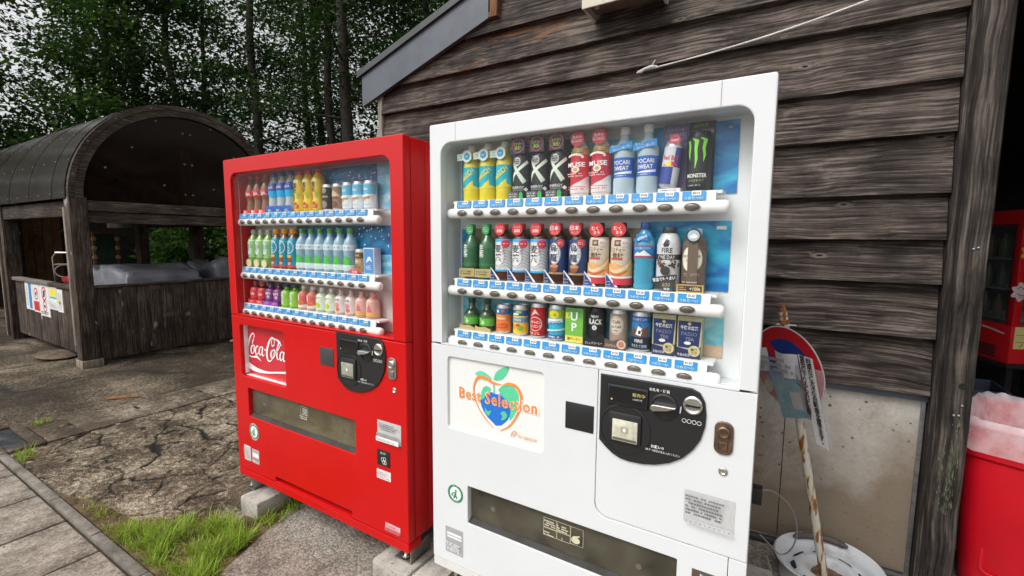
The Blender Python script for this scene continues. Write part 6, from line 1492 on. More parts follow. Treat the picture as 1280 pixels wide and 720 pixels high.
def ft2(g): g.rect(-.046, .046, .074, .095, (.02, .12, .40)).ell(.006, .088, .012, .005, (.3, .55, .1), 12).ell(-.006, .080, .014, .004, WHT, 12).rect(-.046, .046, .050, .068, (.10, .32, .55)).text('Fruits', 0, .060, .013, (.82, .72, .2), bold=.04, maxw=.04).ell(-.012, .034, .010, .010, (.75, .30, .03), 14).ell(.012, .030, .012, .009, (.22, .45, .05), 14).ell(.004, .040, .008, .006, (.66, .07, .05), 12)
put(small_can('yellow mixed fruit juice can with a blue top', (.80, .56, .05), ft2, h=.112), W_COLS, (3,), W_ROWS[2])
def ft3(g): g.ell(0, .052, .026, .026, (.66, .56, .48), 22).ell(0, .052, .023, .023, (.55, .02, .03), 22).text('メチャカン', 0, .058, .012, (.82, .78, .70), bold=.04, maxw=.044).text('ストロング', 0, .044, .012, (.82, .78, .70), bold=.04, maxw=.046).poly([(-.016, .080), (0, .106), (.016, .084), (.004, .090)], (.75, .6, .5)).scribble(-.02, .02, .014, .024, 2, (.8, .7, .5), 4)
put(small_can('red vitamin drink can with a round white emblem', (.50, .015, .02), ft3, h=.124, r_=.0295), W_COLS, (4,), W_ROWS[2])
def ft4(g): g.rect(-.048, .048, .080, .108, (.30, .45, .03)).ell(0, .093, .018, .014, (.80, .66, .04), 16).scribble(-.010, .010, .086, .098, 2, (.2, .25, .03), 3).poly([(-.03, .058), (.03, .066), (.03, .080), (-.03, .076)], (.72, .78, .80)).text('Lemon', 0, .067, .018, (.03, .20, .45), bold=.04, rot=.12, maxw=.046).rect(-.046, .046, .009, .022, (.05, .12, .32)).scribble(-.022, .022, .011, .02, 1, (.7, .75, .8), 4).poly([(-.04, .03), (.04, .04), (.04, .046), (-.04, .036)], (.55, .72, .78))
put(small_can('light blue lemon drink can with a yellow top', (.05, .44, .62), ft4, h=.124, r_=.0305), W_COLS, (5,), W_ROWS[2])
# carton
def carton(label, w, d, h, base, fn, cat='drink carton'):
    t = thing('drink_carton', label, cat); MB().box(-w / 2, w / 2, -d / 2, d / 2, 0, h, bev=.0015).build('body', ink(base, .35), t); g = G2(); fn(g, w / 2, h); g.flat('print', t, -d / 2 - .0004); return t
def ft5(g, w, h): g.rect(-w, w, .004, .026, (.80, .66, .10), 1).text('濃縮レモン', 0, .015, .011, (.10, .10, .05), bold=.04, maxw=.05).rect(-w, w, .026, .088, (.16, .46, .06), 1).rect(-w, w, .088, h - .002, (.10, .34, .08), 1).text('U', 0, .092, .040, WHT, bold=.07).text('P', .001, .056, .040, WHT, bold=.07).rect(-w + .002, -.016, .084, .104, (.72, .62, .05), 1).text('7', -.020, .094, .016, (.1, .3, .06), bold=.05)
put(carton('green carton with tall white UP letters and yellow foot', .064, .050, .120, (.30, .42, .10), ft5), W_COLS, (6,), W_ROWS[2])
def ft6(g): g.text('NEW', 0, .099, .012, (.7, .7, .7), bold=.03).text('BLACK', 0, .082, .024, (.78, .78, .76), bold=.05, maxw=.050).ell(0, .062, .008, .008, (.7, .7, .66), 14).text('B', 0, .062, .010, DK, bold=.06)
bk = small_can('black unsweetened coffee can with white lettering', (.014, .014, .015), ft6, h=.126, r_=.0285, mat=plain('can_black', (.02, .02, .022), .3, .5))
c2 = G2(); c2.poly([(-.036, .0), (.036, .0), (.036, .040), (.024, .044), (.004, .028), (-.036, .030)], (.016, .015, .014)).text('ブレンドコーヒー', 0, .012, .010, (.75, .73, .70), maxw=.060, rot=.05); c2.flat('foot_card', bk, -.0335); put(bk, W_COLS, (7,), W_ROWS[2])
def ft7(g): g.ell(0, .078, .023, .030, (.66, .60, .52), 24).ell(0, .078, .020, .027, (.22, .14, .10), 24).ell(0, .078, .019, .026, (.62, .56, .48), 24).text('Café', 0, .089, .014, (.14, .08, .05), bold=.03).text('au Lait', 0, .074, .013, (.14, .08, .05), bold=.03, maxw=.034).scribble(-.012, .012, .058, .064, 1, (.2, .12, .08), 4)
cl_ = small_can('beige café au lait can with an oval emblem', (.36, .27, .21), ft7, h=.128, r_=.0295)
c2 = G2(); c2.poly([(-.036, 0), (.036, 0), (.036, .03), (.010, .034), (-.012, .026), (-.036, .034)], (.13, .08, .055)).text('ミルクたっぷり', -.010, .012, .010, (.75, .70, .64), maxw=.044).ell(.020, .018, .0145, .0145, (.66, .52, .40), 18).ell(.020, .018, .010, .010, (.5, .2, .12), 14); c2.flat('foot_card', cl_, -.034); put(cl_, W_COLS, (8,), W_ROWS[2])
def ft8(g): g.rect(-.048, .048, .094, .114, (.02, .12, .36)).text('すっきりコク', 0, .104, .010, (.8, .82, .85), maxw=.046).rect(-.048, .048, .009, .048, (.02, .025, .04)).text('FIRE', 0, .036, .014, (.75, .75, .72), bold=.03).text('挽きたて微糖', 0, .020, .011, (.5, .7, .8), maxw=.05).poly([(-.03, .05), (-.02, .082), (-.008, .070), (.002, .092), (.012, .074), (.028, .084), (.03, .05)], (.14, .07, .045)).poly([(-.010, .056), (-.002, .084), (.010, .076), (.004, .064), (.010, .068), (.006, .052)], (.80, .80, .78)).ell(.002, .064, .004, .006, (.05, .03, .03), 10)
put(small_can('blue coffee can with a white flame emblem', (.03, .20, .46), ft8, h=.127, r_=.0305), W_COLS, (9,), W_ROWS[2])
def ft9(g, w, h):
    g.rect(-w, w, 0, h, (.44, .42, .24), 1).poly([(-w + .004, .032), (w - .006, .032), (w - .001, .112), (-w + .002, .112)], NAV).text('午後の紅茶', 0, .092, .0125, (.76, .75, .70), bold=.03, maxw=.05, rot=-.03).text('PASSO', 0, .074, .016, (.22, .23, .30), maxw=.046).text('TEA', .002, .058, .014, (.22, .23, .30), bold=.03).ell(-.004, .046, .010, .005, (.75, .75, .74), 12).poly([(0, .1105), (.006, .104), (0, .098), (-.006, .104)], (.5, .44, .2)).poly([(-w, 0), (w, 0), (w, .038), (.01, .024), (-w, .032)], (.02, .03, .10)).text('午後の紅茶', -.013, .010, .009, (.76, .75, .70), maxw=.036).ell(.016, .024, .0165, .0165, (.60, .50, .24), 20).text('無糖', .016, .028, .010, NAV, bold=.03).text('コク', .016, .018, .010, NAV, bold=.03)
put(carton('navy tea pack in a gold frame with a round gold badge', .068, .044, .126, (.44, .42, .24), ft9), W_COLS, (10, 11), W_ROWS[2])

# ---- red machine, top row
prof = [(.024, 0), (.031, .005), (.0315, .03), (.0265, .062), (.0285, .085), (.0325, .112), (.031, .132), (.022, .156), (.014, .176), (.0125, .186)]
g = G2(); g.rect(-.05, .05, .088, .122, (.60, .02, .03)).text('Cola', 0, .107, .024, WHT, shear=.35, bold=.02, maxw=.046).ribbon([(-.03, .097), (-.008, .095), (.016, .099), (.03, .097)], [.004, .004, .002, .003], WHT)
ck = drink('drink_bottle', 'curved cola bottle with red label and white script', 'drink bottle', prof, liquid('cola', (.22, .075, .03), .1), CAPR, g)
c2 = G2(); c2.rect(-.033, .033, 0, .020, (.62, .03, .04), 1).text('ゼロ', -.008, .010, .012, WHT, bold=.03).ell(-.022, .010, .008, .008, (.7, .6, .4), 12); c2.flat('foot_card', ck, -.034); put(ck, R_COLS, (0, 1, 2), R_ROWS[0])
p = pet(.204, .0325, .64, .05); g = G2()
g.rect(-.052, .052, .110, .150, (.02, .08, .40)).rect(-.052, .052, .078, .110, (.0, .40, .74)).poly([(-.05, .146), (-.02, .153), (.02, .156), (.05, .150), (.05, .156), (-.05, .156)], (.66, .60, .06)).text('AQUA', 0, .127, .014, WHT, bold=.05, shear=.2)
aq = drink('drink_bottle', 'sports drink bottle with deep blue and cyan label', 'drink bottle', p, liquid('isotonic', (.50, .60, .66), .1, .3), CAPBL, g)
c2 = G2(); c2.rect(-.033, .033, 0, .034, (.02, .10, .45), 1).text('500', -.004, .012, .015, (.72, .66, .12), bold=.04).rect(-.033, .033, 0, .005, (.0, .36, .66), 1); c2.flat('foot_card', aq, -.034); put(aq, R_COLS, (3, 4, 5), R_ROWS[0])
p = pet(.202, .0325, .70, .06); g = G2()
g.rect(-.052, .052, .010, .150, (.72, .52, .03)).ell(0, .142, .022, .016, (.74, .66, .24), 18).vtext('炭酸', 0, .140, .027, DK, bold=.06, pitch=.85).ribbon([(-.016, .086), (-.010, .070), (-.018, .052)], .012, (.66, .05, .04)).ell(.014, .078, .008, .014, (.3, .5, .08), 12).rect(-.020, .020, .016, .036, (.66, .08, .06)).text('UP!', 0, .040, .014, DK, bold=.06).scribble(-.016, .016, .02, .032, 2, (.8, .6, .2), 3)
put(drink('drink_bottle', 'yellow carbonated drink bottle with black characters and red cap', 'drink bottle', p, liquid('soda_amber', (.62, .42, .02), .12), CAPR, g), R_COLS, (6, 7, 8), R_ROWS[0])
def cf(g): g.ell(0, .094, .015, .013, (.30, .24, .18), 14).text('GEORGIA', 0, .066, .012, (.6, .5, .3), bold=.04, maxw=.046).ell(0, .030, .018, .018, (.25, .20, .16), 16)
c_ = small_can('black coffee can beside the brown coffee can on the frosty print', (.02, .018, .018), cf, h=.122, r_=.0295); put(c_, R_COLS, (9,), R_ROWS[0])
def cf2(g): g.ell(0, .094, .015, .013, (.22, .15, .10), 14).poly([(-.03, .07), (0, .092), (.03, .07), (.03, .064), (-.03, .064)], (.62, .48, .34)).text('COFFEE', 0, .058, .012, (.12, .07, .04), bold=.04, maxw=.046).ell(0, .028, .018, .016, (.16, .08, .05), 16)
c_ = small_can('brown coffee can with tan band on the frosty print', (.30, .17, .10), cf2, h=.122, r_=.0295); put(c_, R_COLS, (10,), R_ROWS[0])
def wc(g): g.rect(-.05, .05, .066, .112, (.12, .45, .66)).text('MILK', 0, .088, .013, WHT, bold=.03).ell(-.008, .046, .012, .010, (.70, .36, .20), 14).ell(.012, .052, .009, .008, (.66, .52, .20), 12).scribble(-.02, .02, .018, .03, 2, (.3, .5, .6), 4).ribbon([(-.03, .062), (0, .056), (.03, .064)], .006, WHT)
put(small_can('white and light blue can with fruit picture', (.72, .76, .78), wc, h=.124, r_=.0305), R_COLS, (11, 12, 13), R_ROWS[0])
# ---- red machine, middle row
p = pet(.200, .0325, .66); g = G2()
g.rect(-.052, .052, .052, .150, (.30, .56, .22)).rect(-.052, .052, .140, .146, (.55, .72, .45)).ell(-.002, .100, .020, .034, (.66, .76, .66), 20).vtext('爽茶', -.004, .126, .020, (.04, .08, .10), bold=.03).scribble(.008, .02, .09, .12, 3, (.1, .2, .15), 4).ell(-.006, .066, .008, .006, (.05, .15, .30), 10)
gt = drink('drink_bottle', 'light green tea bottle with pale oval and lemon foot card', 'drink bottle', p, liquid('tea_pale', (.24, .36, .10), .1), plain('cap_grey', (.45, .46, .46), .4), g)
c2 = G2(); c2.ell(-.004, .022, .0285, .0225, (.42, .44, .30), 22).ell(-.004, .022, .022, .017, (.62, .62, .40), 20).ell(-.004, .022, .014, .011, (.70, .66, .22), 16); c2.flat('foot_card', gt, -.0345); put(gt, R_COLS, (0, 1, 2), R_ROWS[1])
g = G2(); g.rect(-.052, .052, .010, .160, (.01, .28, .40)).ring(0, .112, .031, .0035, (.72, .76, .76), 30, sx=.85).vtext('からだ', 0, .140, .018, (.70, .78, .80), bold=.04).ell(0, .046, .018, .022, (.24, .07, .03), 18).ell(0, .066, .017, .008, (.74, .40, .05), 16).rect(-.05, .05, .010, .020, (.60, .07, .08)).ell(.002, .030, .012, .008, (.6, .35, .3), 12)
put(drink('drink_bottle', 'blended tea bottle with orange cap and dark teal label', 'drink bottle', p, liquid('tea_amber', (.25, .09, .03), .12), CAPO, g, cap_r=.018, cap_h=.026), R_COLS, (3, 4, 5), R_ROWS[1])
p = pet(.204, .0325, .62, .03); g = G2()
g.rect(-.052, .052, .104, .130, (.62, .72, .76)).text('い・ろ・水', 0, .117, .012, (.05, .10, .15), bold=.03, maxw=.05)
for (cx, cz, a) in ((0, .066, 0), (-.010, .058, .6), (.012, .058, -.6), (-.004, .048, 1.2), (.014, .046, -1.1), (0, .052, .2)): g.poly([(cx + .018 * math.cos(t + a) * (1 + .3 * math.cos(7 * t)) * .75, cz + .016 * math.sin(t + a) * (1 + .3 * math.cos(7 * t)) * .8) for t in [k * .42 for k in range(15)]], (.08, .50, .06))
g.rect(-.050, .050, .012, .038, (.68, .78, .78)).scribble(-.02, .02, .016, .03, 2, (.5, .68, .66), 4)
put(drink('drink_bottle', 'clear water bottle with white band and green leaf print', 'drink bottle', p, liquid('water_clear', (.45, .66, .76), .08, .45), plain('cap_leaf_green', (.10, .40, .08), .4), g), R_COLS, (6, 7, 8, 9, 10, 11), R_ROWS[1])
def cf3(g): g.rect(-.05, .05, .070, .095, (.12, .07, .04)).text('CAFE', 0, .083, .012, (.7, .6, .4), bold=.04).text('深煎り', 0, .056, .014, (.75, .7, .6), bold=.03).scribble(-.02, .02, .024, .045, 3, (.15, .08, .04), 4)
c_ = small_can('gold and brown coffee can with a red foot card', (.46, .30, .13), cf3, h=.112, r_=.027); c2 = G2(); c2.rect(-.042, .020, 0, .018, (.62, .04, .06), 1).text('新発売', -.011, .009, .011, WHT, bold=.03); c2.flat('foot_card', c_, -.033); put(c_, R_COLS, (12,), R_ROWS[1])
def bp_(g, w, h): g.rect(-w + .004, w - .004, .004, h - .004, (.08, .26, .56), 1).poly([(-.02, .05), (-.006, .078), (.008, .08), (.022, .055), (.006, .064), (-.006, .058)], (.72, .78, .84)).scribble(-.02, .018, .02, .042, 3, (.65, .72, .82), 4)
put(carton('pale blue drink pack with white emblem beside the gold coffee can', .068, .040, .118, (.55, .66, .75), bp_), R_COLS, (13,), R_ROWS[1])
# ---- red machine, bottom row
p = pet(.118, .0320, .62, neck=.012)
def mini(label, liq, cap, fn, foot=None):
    g = G2(); fn(g); o = drink('drink_bottle', label, 'drink bottle', p, liq, cap, g, cap_h=.014, cap_r=.0142)
    if foot: c2 = G2(); c2.rect(-.034, .034, 0, .024, foot[0], 1).text(foot[1], 0, .012, .012, foot[2], bold=.03, maxw=.055); c2.flat('foot_card', o, -.034)
    return o
put(mini('small cola bottle with red label and red foot card', liquid('cola2', (.10, .02, .015), .1), CAPR, lambda g: g.rect(-.05, .05, .026, .086, (.60, .04, .05)).text('Cola', 0, .055, .022, (.8, .66, .64), shear=.35, bold=.02, maxw=.046), ((.62, .04, .05), 'うまい', (.8, .6, .6))), R_COLS, (0, 1), R_ROWS[2])
put(mini('small grape soda bottle with purple label', liquid('grape', (.12, .02, .12), .1), plain('cap_purple', (.14, .03, .16), .4), lambda g: g.rect(-.05, .05, .026, .086, (.24, .04, .22)).text('GRAPE', 0, .064, .017, WHT, bold=.06, maxw=.05).ell(-.006, .044, .010, .009, (.10, .03, .25), 12).ell(.012, .046, .009, .009, (.5, .55, .6), 12), ((.26, .06, .36), 'ぶどう', (.55, .4, .65))), R_COLS, (2, 3), R_ROWS[2])
put(mini('small melon soda bottle with lime label and white strip', liquid('melon', (.14, .34, .03), .1), plain('cap_navy', (.03, .06, .16), .4), lambda g: g.rect(-.05, .05, .010, .086, (.28, .56, .05)).rect(-.012, .006, .020, .080, (.66, .74, .66)).scribble(-.010, .004, .03, .075, 6, (.1, .2, .2), 3)), R_COLS, (4, 5), R_ROWS[2])
put(mini('small apple drink bottle with red and white label', liquid('apple', (.62, .40, .28), .1, .2), CAPW, lambda g: g.rect(-.05, .05, .012, .090, (.66, .13, .10)).ell(-.012, .06, .012, .018, (.62, .72, .76), 14).poly([(-.05, .012), (.05, .012), (.05, .03), (0, .024), (-.05, .034)], (.76, .70, .60)).poly([(-.01, .04), (.03, .03), (.02, .044)], (.7, .2, .1))), R_COLS, (6, 7), R_ROWS[2])
put(mini('small citrus water bottle with white and lime label', liquid('citrus', (.58, .66, .46), .1, .3), CAPW, lambda g: g.rect(-.05, .05, .012, .088, (.72, .76, .64)).ell(0, .034, .016, .014, (.45, .60, .06), 14).text('ゆず', 0, .070, .014, (.06, .1, .05), bold=.04)), R_COLS, (8, 9), R_ROWS[2])
put(mini('small peach water bottle with pink fruit print', liquid('peach', (.72, .55, .50), .1, .3), plain('cap_pink', (.70, .45, .45), .4), lambda g: g.rect(-.05, .05, .012, .088, (.74, .68, .66)).ell(0, .046, .015, .014, (.70, .26, .28), 14).ell(.004, .026, .013, .010, (.68, .20, .10), 14).text('もも', 0, .072, .014, (.06, .06, .06), bold=.04)), R_COLS, (10, 11), R_ROWS[2])
put(mini('small pink citrus drink bottle with orange foot', liquid('pinkade', (.74, .40, .34), .1, .25), plain('cap_rose', (.70, .35, .36), .4), lambda g: g.rect(-.05, .05, .020, .088, (.72, .46, .40)).poly([(-.01, .03), (.006, .07), (.022, .03)], (.66, .16, .20)).rect(-.05, .05, .012, .026, (.74, .46, .10))), R_COLS, (12, 13), R_ROWS[2])

# ================================================================== NO PARKING SIGN in a wheel rim
sg = thing('no_parking_sign', 'leaning no parking sign with taped papers on a rusty pole in a white wheel', 'road sign', (0.20, 2.40, 0.0))
M_rim = plain('chipped_white_rim', (0.62, 0.64, 0.66), 0.4, var=.06, dirt=(0.42, 0.36, 0.30), vscale=9, bump=.1)
M_rust = plain('rust', (0.22, 0.085, 0.028), .9, bump=.6, bscale=120, var=.5, vscale=30)
def rusty():
    m, t, b = new_mat('rusty_white_pole'); n = t.nodes; L = t.links
    tc = n.new('ShaderNodeTexCoord'); mp = n.new('ShaderNodeMapping'); mp.inputs['Scale'].default_value = (1, 1, .22); nz = n.new('ShaderNodeTexNoise'); nz.inputs['Scale'].default_value = 60; nz.inputs['Detail'].default_value = 6
    L.new(tc.outputs['Object'], mp.inputs[0]); L.new(mp.outputs[0], nz.inputs['Vector'])
    cr = n.new('ShaderNodeValToRGB'); e = cr.color_ramp.elements; e[0].position = .50; e[0].color = (.58, .55, .48, 1); e[1].position = .60; e[1].color = (.22, .08, .02, 1); x = e.new(.55); x.color = (.45, .30, .13, 1)
    L.new(nz.outputs['Fac'], cr.inputs['Fac']); L.new(cr.outputs['Color'], b.inputs['Base Color']); b.inputs['Roughness'].default_value = .75
    return m
rc = Matrix.Translation((0.205, 2.40, 0.0))
wr = MB(); wr.lathe([(.195, .0), (.207, .004), (.209, .012), (.200, .020), (.186, .022), (.178, .036), (.176, .070), (.183, .098), (.196, .104), (.208, .112), (.212, .122), (.206, .127), (.194, .120), (.180, .112), (.166, .104), (.160, .080), (.157, .062), (.148, .056), (.140, .064), (.118, .084), (.098, .090), (.080, .082), (.072, .062), (.066, .050), (.050, .048), (0, .048)], 48, M=rc)
wb = wr.build('wheel_rim', M_rim, sg, smooth=50)
for k in range(8):
    a = k * PI / 4 + .2
    MB().box(-.011, .011, -.026, .026, -.003, .0035, bev=.003, M=rc @ Matrix.Rotation(a, 4, 'Z') @ Matrix.Translation((.132, 0, .0735)) @ Matrix.Rotation(.76, 4, 'Y')).build('rim_slot', M_gasket, wb)
for k in range(4):
    a = k * PI / 2 + .5; MB().lathe([(.013, 0), (.011, .012), (.005, .014), (0, .010)], 10, M=rc @ Matrix.Translation((.056 * math.cos(a), .056 * math.sin(a), .046))).build('stud', M_rust, wb)
cm = MB().lathe([(.066, .040), (.062, .055), (.04, .060), (0, .062)], 18, M=rc); cm.build('mortar', plain('old_mortar', (.16, .10, .06), .9, bump=.8, bscale=70, var=.4, vscale=20), wb)
# a curved dark strip of old rubber lying on the rim
st_ = MB(); V = [(.178 * math.cos(a), .178 * math.sin(a), .1265) for a in [math.radians(62 + 76 * k / 12) for k in range(13)]]
st_.tube([rc @ Vector(v) for v in V], [.006] + [.015] * 11 + [.006], 6); st_.build('rubber_strip', plain('grey_brown_rubber', (.10, .08, .075), .7, var=.3), wb)
P0, P1 = Vector((0.195, 2.385, 0.050)), Vector((-0.036, 2.335, 1.238))
ax = (P1 - P0).normalized()
po = MB().tube([P0 + (P1 - P0) * t for t in [i / 16 for i in range(17)]], .0175, 14).build('pole', rusty(), sg)
MB().tube([P1 + ax * -.02, P1 + ax * .03], [.0185, .012], 10).build('pole_cap', M_rust, po)
# plate frame: local x = across the plate, z = along the pole
nrm = Vector((-0.72, -0.69, 0.0)); nrm = (nrm - ax * nrm.dot(ax)).normalized(); xa_ = nrm.cross(ax) * -1
xa_ = ax.cross(nrm) * -1
if xa_.x < 0: xa_ = -xa_
ctr = P0 + (P1 - P0) * 0.795 + nrm * .024
PM = Matrix(((xa_.x, -nrm.x, ax.x, ctr.x), (xa_.y, -nrm.y, ax.y, ctr.y), (xa_.z, -nrm.z, ax.z, ctr.z), (0, 0, 0, 1)))
OFF_sg = OFF[sg.name]
def onplate(o): o.matrix_local = Matrix.Translation(-OFF_sg) @ PM; return o
RSG = .192
disc = MB().lathe([(RSG - .001, -.0012), (RSG, 0), (RSG - .001, .0012)], 56, M=Matrix.Rotation(PI / 2, 4, 'X')); d_o = link('sign_disc', disc.mesh('sign_disc', plain('sign_grey_back', (.30, .31, .32), .45, .5)), sg); onplate(d_o)
g = G2(); SR, SB = (.56, .012, .022), (.012, .045, .28)
g.ell(0, 0, RSG, RSG, (.74, .74, .74), 56).ell(0, 0, RSG - .006, RSG - .006, SR, 56).ell(0, 0, RSG * .70, RSG * .70, SB, 44).ribbon([(-.13, .13), (.13, -.13)], .045, SR, False)
o = link('sign_face', g.mesh_flat('sign_face', -.0016, .0003), sg); onplate(o)
# taped paper strip, plastic sleeve with a picture, vertical text
MB2 = MB(); n = 14; V = []; F = []
for i in range(n + 1):
    x = -.20 + .335 * i / n
    for z in (-.035, .075): V.append((x, -.006 - .006 * math.sin(i * .9) - .004 * (i == n), z - .06 * (x + .03) - .004 * math.sin(i)))
for i in range(n): F.append((2 * i, 2 * i + 2, 2 * i + 3, 2 * i + 1))
MB2.add(V, F); o = link('taped_paper', MB2.mesh('taped_paper', plain('worn_paper', (.80, .81, .82), .6, var=.06, vscale=25)), sg); onplate(o)
g = G2(); g.scribble(-.17, .07, -.022, .055, 3, (.42, .43, .46), 21, .7); o = link('paper_print', g.mesh_flat('paper_print', -.0165), sg); onplate(o)
M_slv = glass('plastic_sleeve', (.93, .94, .95), .15, 1.0, haze=.26, hazecol=(.80, .81, .83))
V = []; F = []; nx, nz = 12, 12
for j in range(nz + 1):
    for i in range(nx + 1):
        u, v = i / nx, j / nz; x = -.16 + .355 * u; z = -.275 + .30 * v + .025 * (1 - v) * math.sin(3 * u) - .035 * (1 - v) * (u - .5) ** 2 * 4 + .05 * (1 - v) * (1 - u)
        V.append((x, -.009 - .004 * math.sin(4 * u + 2 * v) - .012 * (1 - v) * u, z))
for j in range(nz):
    for i in range(nx): a = j * (nx + 1) + i; F.append((a, a + 1, a + nx + 2, a + nx + 1))
o = link('plastic_sleeve', np_mesh('plastic_sleeve', V, F, M_slv, smooth=True), sg); onplate(o)
g = G2(); g.poly([(-.10, -.02), (.06, -.02), (.085, -.20), (-.06, -.235)], (.10, .42, .48)).poly([(-.045, -.05), (.01, -.02), (.08, -.065), (.08, -.075), (.012, -.035), (-.045, -.06)], (.02, .04, .10)).poly([(-.08, -.02), (.05, -.005), (.065, -.055), (.01, -.03), (-.05, -.055), (-.09, -.05)], (.03, .22, .45)).poly([(.0, -.10), (.06, -.095), (.068, -.17), (.01, -.175)], (.70, .62, .58)).ell(-.12, -.10, .025, .03, (.62, .60, .30), 14)
o = link('picture', g.mesh_flat('picture', -.0056, .0002), sg); onplate(o)
g = G2(); tx = (.03, .03, .035)
for ci, (body, xx, zt) in enumerate((('黄色の下りるものがな書き', .120, .070), ('駐車など大きな自動車を置きます。', .152, .062))):
    for k, chh in enumerate(body): g.text(chh, xx + .0012 * k * (ci - .3), zt - .0225 * k, .027, tx, bold=.022)
o = link('vertical_text', g.mesh_flat('vertical_text', -.0265), sg); onplate(o)
V = [(.098, -.024, .085), (.172, -.026, .075), (.185, -.026, -.30), (.125, -.024, -.29)]
tp = MB(); tp.add(V, [(0, 1, 2, 3)]); o = link('text_sheet', tp.mesh('text_sheet', plain('white_film', (.86, .85, .86), .4, var=.06, vscale=20)), sg); onplate(o)
MB().tube([P0 + (P1 - P0) * .955, P0 + (P1 - P0) * .972], .0205, 12).build('clamp', M_rust, po)
MB().tube([P1 + Vector((-.02, -.005, -.055)), P1 + Vector((.055, -.018, -.052))], .0028, 6).build('wire_tie', plain('white_tie', (.7, .7, .7), .5), po)

# cable loop and hose behind the white machine
pts = [(-0.10, 2.10, .50), (-0.03, 2.16, .50), (.045, 2.22, .42), (.075, 2.26, .30), (.06, 2.28, .20), (.02, 2.28, .16), (-.03, 2.24, .22), (-.06, 2.20, .27)]
pw = thing('power_cable', 'grey looped power cable hanging beside the white machine', 'cable', (-.05, 2.15, .2))
MB().tube([tuple(p) for p in catmull(pts, 6)], .0032, 8).build('cable', plain('grey_cable', (.22, .22, .23), .5), pw)
MB().tube([(-.06, 2.14, .06), (.0, 2.18, .03), (.01, 2.22, .05), (-.03, 2.22, .17)], .003, 8).build('tail', plain('grey_cable', (.22, .22, .23), .5), pw)
MB().box(-.11, -.06, 2.085, 2.13, .46, .53, bev=.004).build('plug_box', M_blk, pw)
hz_ = MB(); hz_.tube([(-.5, 2.55, .04), (-.2, 2.57, .035), (.0, 2.585, .035), (.25, 2.60, .035), (.50, 2.60, .035)], .022, 10)
tag(hz_.build('drain_hose', plain('black_hose', (.03, .03, .032), .5, bump=.5, bscale=90)), 'black hose lying along the foot of the concrete base', 'hose')

# ================================================================== RED BIN
bn = thing('waste_bin', 'large red plastic waste bin with a pink bag inside the shed opening', 'waste bin', (1.00, 2.86, 0.015), -0.42)
M_bin = plain('red_bin_plastic', (.56, .004, .014), .38, bump=.06, bscale=30, var=.06, vscale=6)
def sq(w, d, r_, z, n=5):
    return [(x, y, z) for x, y in rrect(-w / 2, w / 2, -d / 2, d / 2, r_, n)]
def loft(mb, rings, cap0=False, cap1=False):
    m = len(rings[0]); V = [p for q in rings for p in q]; F = []
    for i in range(len(rings) - 1):
        for k in range(m): F.append((i * m + k, i * m + (k + 1) % m, (i + 1) * m + (k + 1) % m, (i + 1) * m + k))
    if cap0: F.append(tuple(range(m - 1, -1, -1)))
    if cap1: F.append(tuple((len(rings) - 1) * m + k for k in range(m)))
    return mb.add(V, F)
b = loft(MB(), [sq(.44, .44, .07, 0), sq(.46, .46, .075, .02), sq(.515, .515, .085, .60), sq(.52, .52, .085, .602), sq(.545, .545, .09, .615), sq(.555, .555, .09, .70), sq(.565, .565, .092, .745), sq(.575, .575, .093, .752), sq(.565, .565, .09, .760), sq(.535, .535, .085, .755), sq(.52, .52, .08, .70), sq(.42, .42, .07, .03)], True, True)
bo_ = b.build('body', M_bin, bn, smooth=40)
for s in (0, 1, 2, 3):
    M_ = Matrix.Rotation(s * PI / 2, 4, 'Z')
    fr_ = plate_mb(rrect(-.15, .15, .09, .555, .03, 4), [rrect(-.138, .138, .102, .543, .022, 4)], -.004, .004, .002)
    fm = MB(); fm.add([Vector((p[0], p[1], p[2])) for p in fr_.v], fr_.f, 0, M_ @ Matrix.Translation((0, -.2445, 0)) @ Matrix.Rotation(-.047, 4, 'X')); fm.build('moulded_rib', M_bin, bo_)
hd = MB().tube([(-.285, -.09, .655), (-.325, -.08, .655), (-.33, -.07, .62), (-.30, -.06, .60)], .010, 8).tube([(-.285, .03, .655), (-.325, .03, .655)], .010, 8); hd.build('handle', M_blk, bo_)
M_bag = glass('pink_bag', (.985, .94, .945), .3, .35, haze=.40, hazecol=(.86, .80, .82))
rr_ = random.Random(6)
def bagring(w, z, amp, seed):
    out = []
    for k, (x, y, _) in enumerate(sq(w, w, .09, 0, 11)):
        f = 1 + amp * (math.sin(k * 1.7 + seed) + .6 * math.sin(k * 3.1 + seed * 2)); out.append((x * f, y * f, z + amp * .9 * math.sin(k * 1.3 + seed * 3)))
    return out
bg_ = loft(MB(), [bagring(.590, .655, .016, 1), bagring(.594, .70, .011, 2), bagring(.588, .745, .006, 2.4), bagring(.582, .775, .005, 3), bagring(.555, .785, .006, 3), bagring(.51, .76, .010, 4), bagring(.49, .69, .016, 5), bagring(.44, .60, .03, 6), bagring(.30, .52, .05, 7)], False, True)
bg_.build('bag', M_bag, bn, smooth=60)

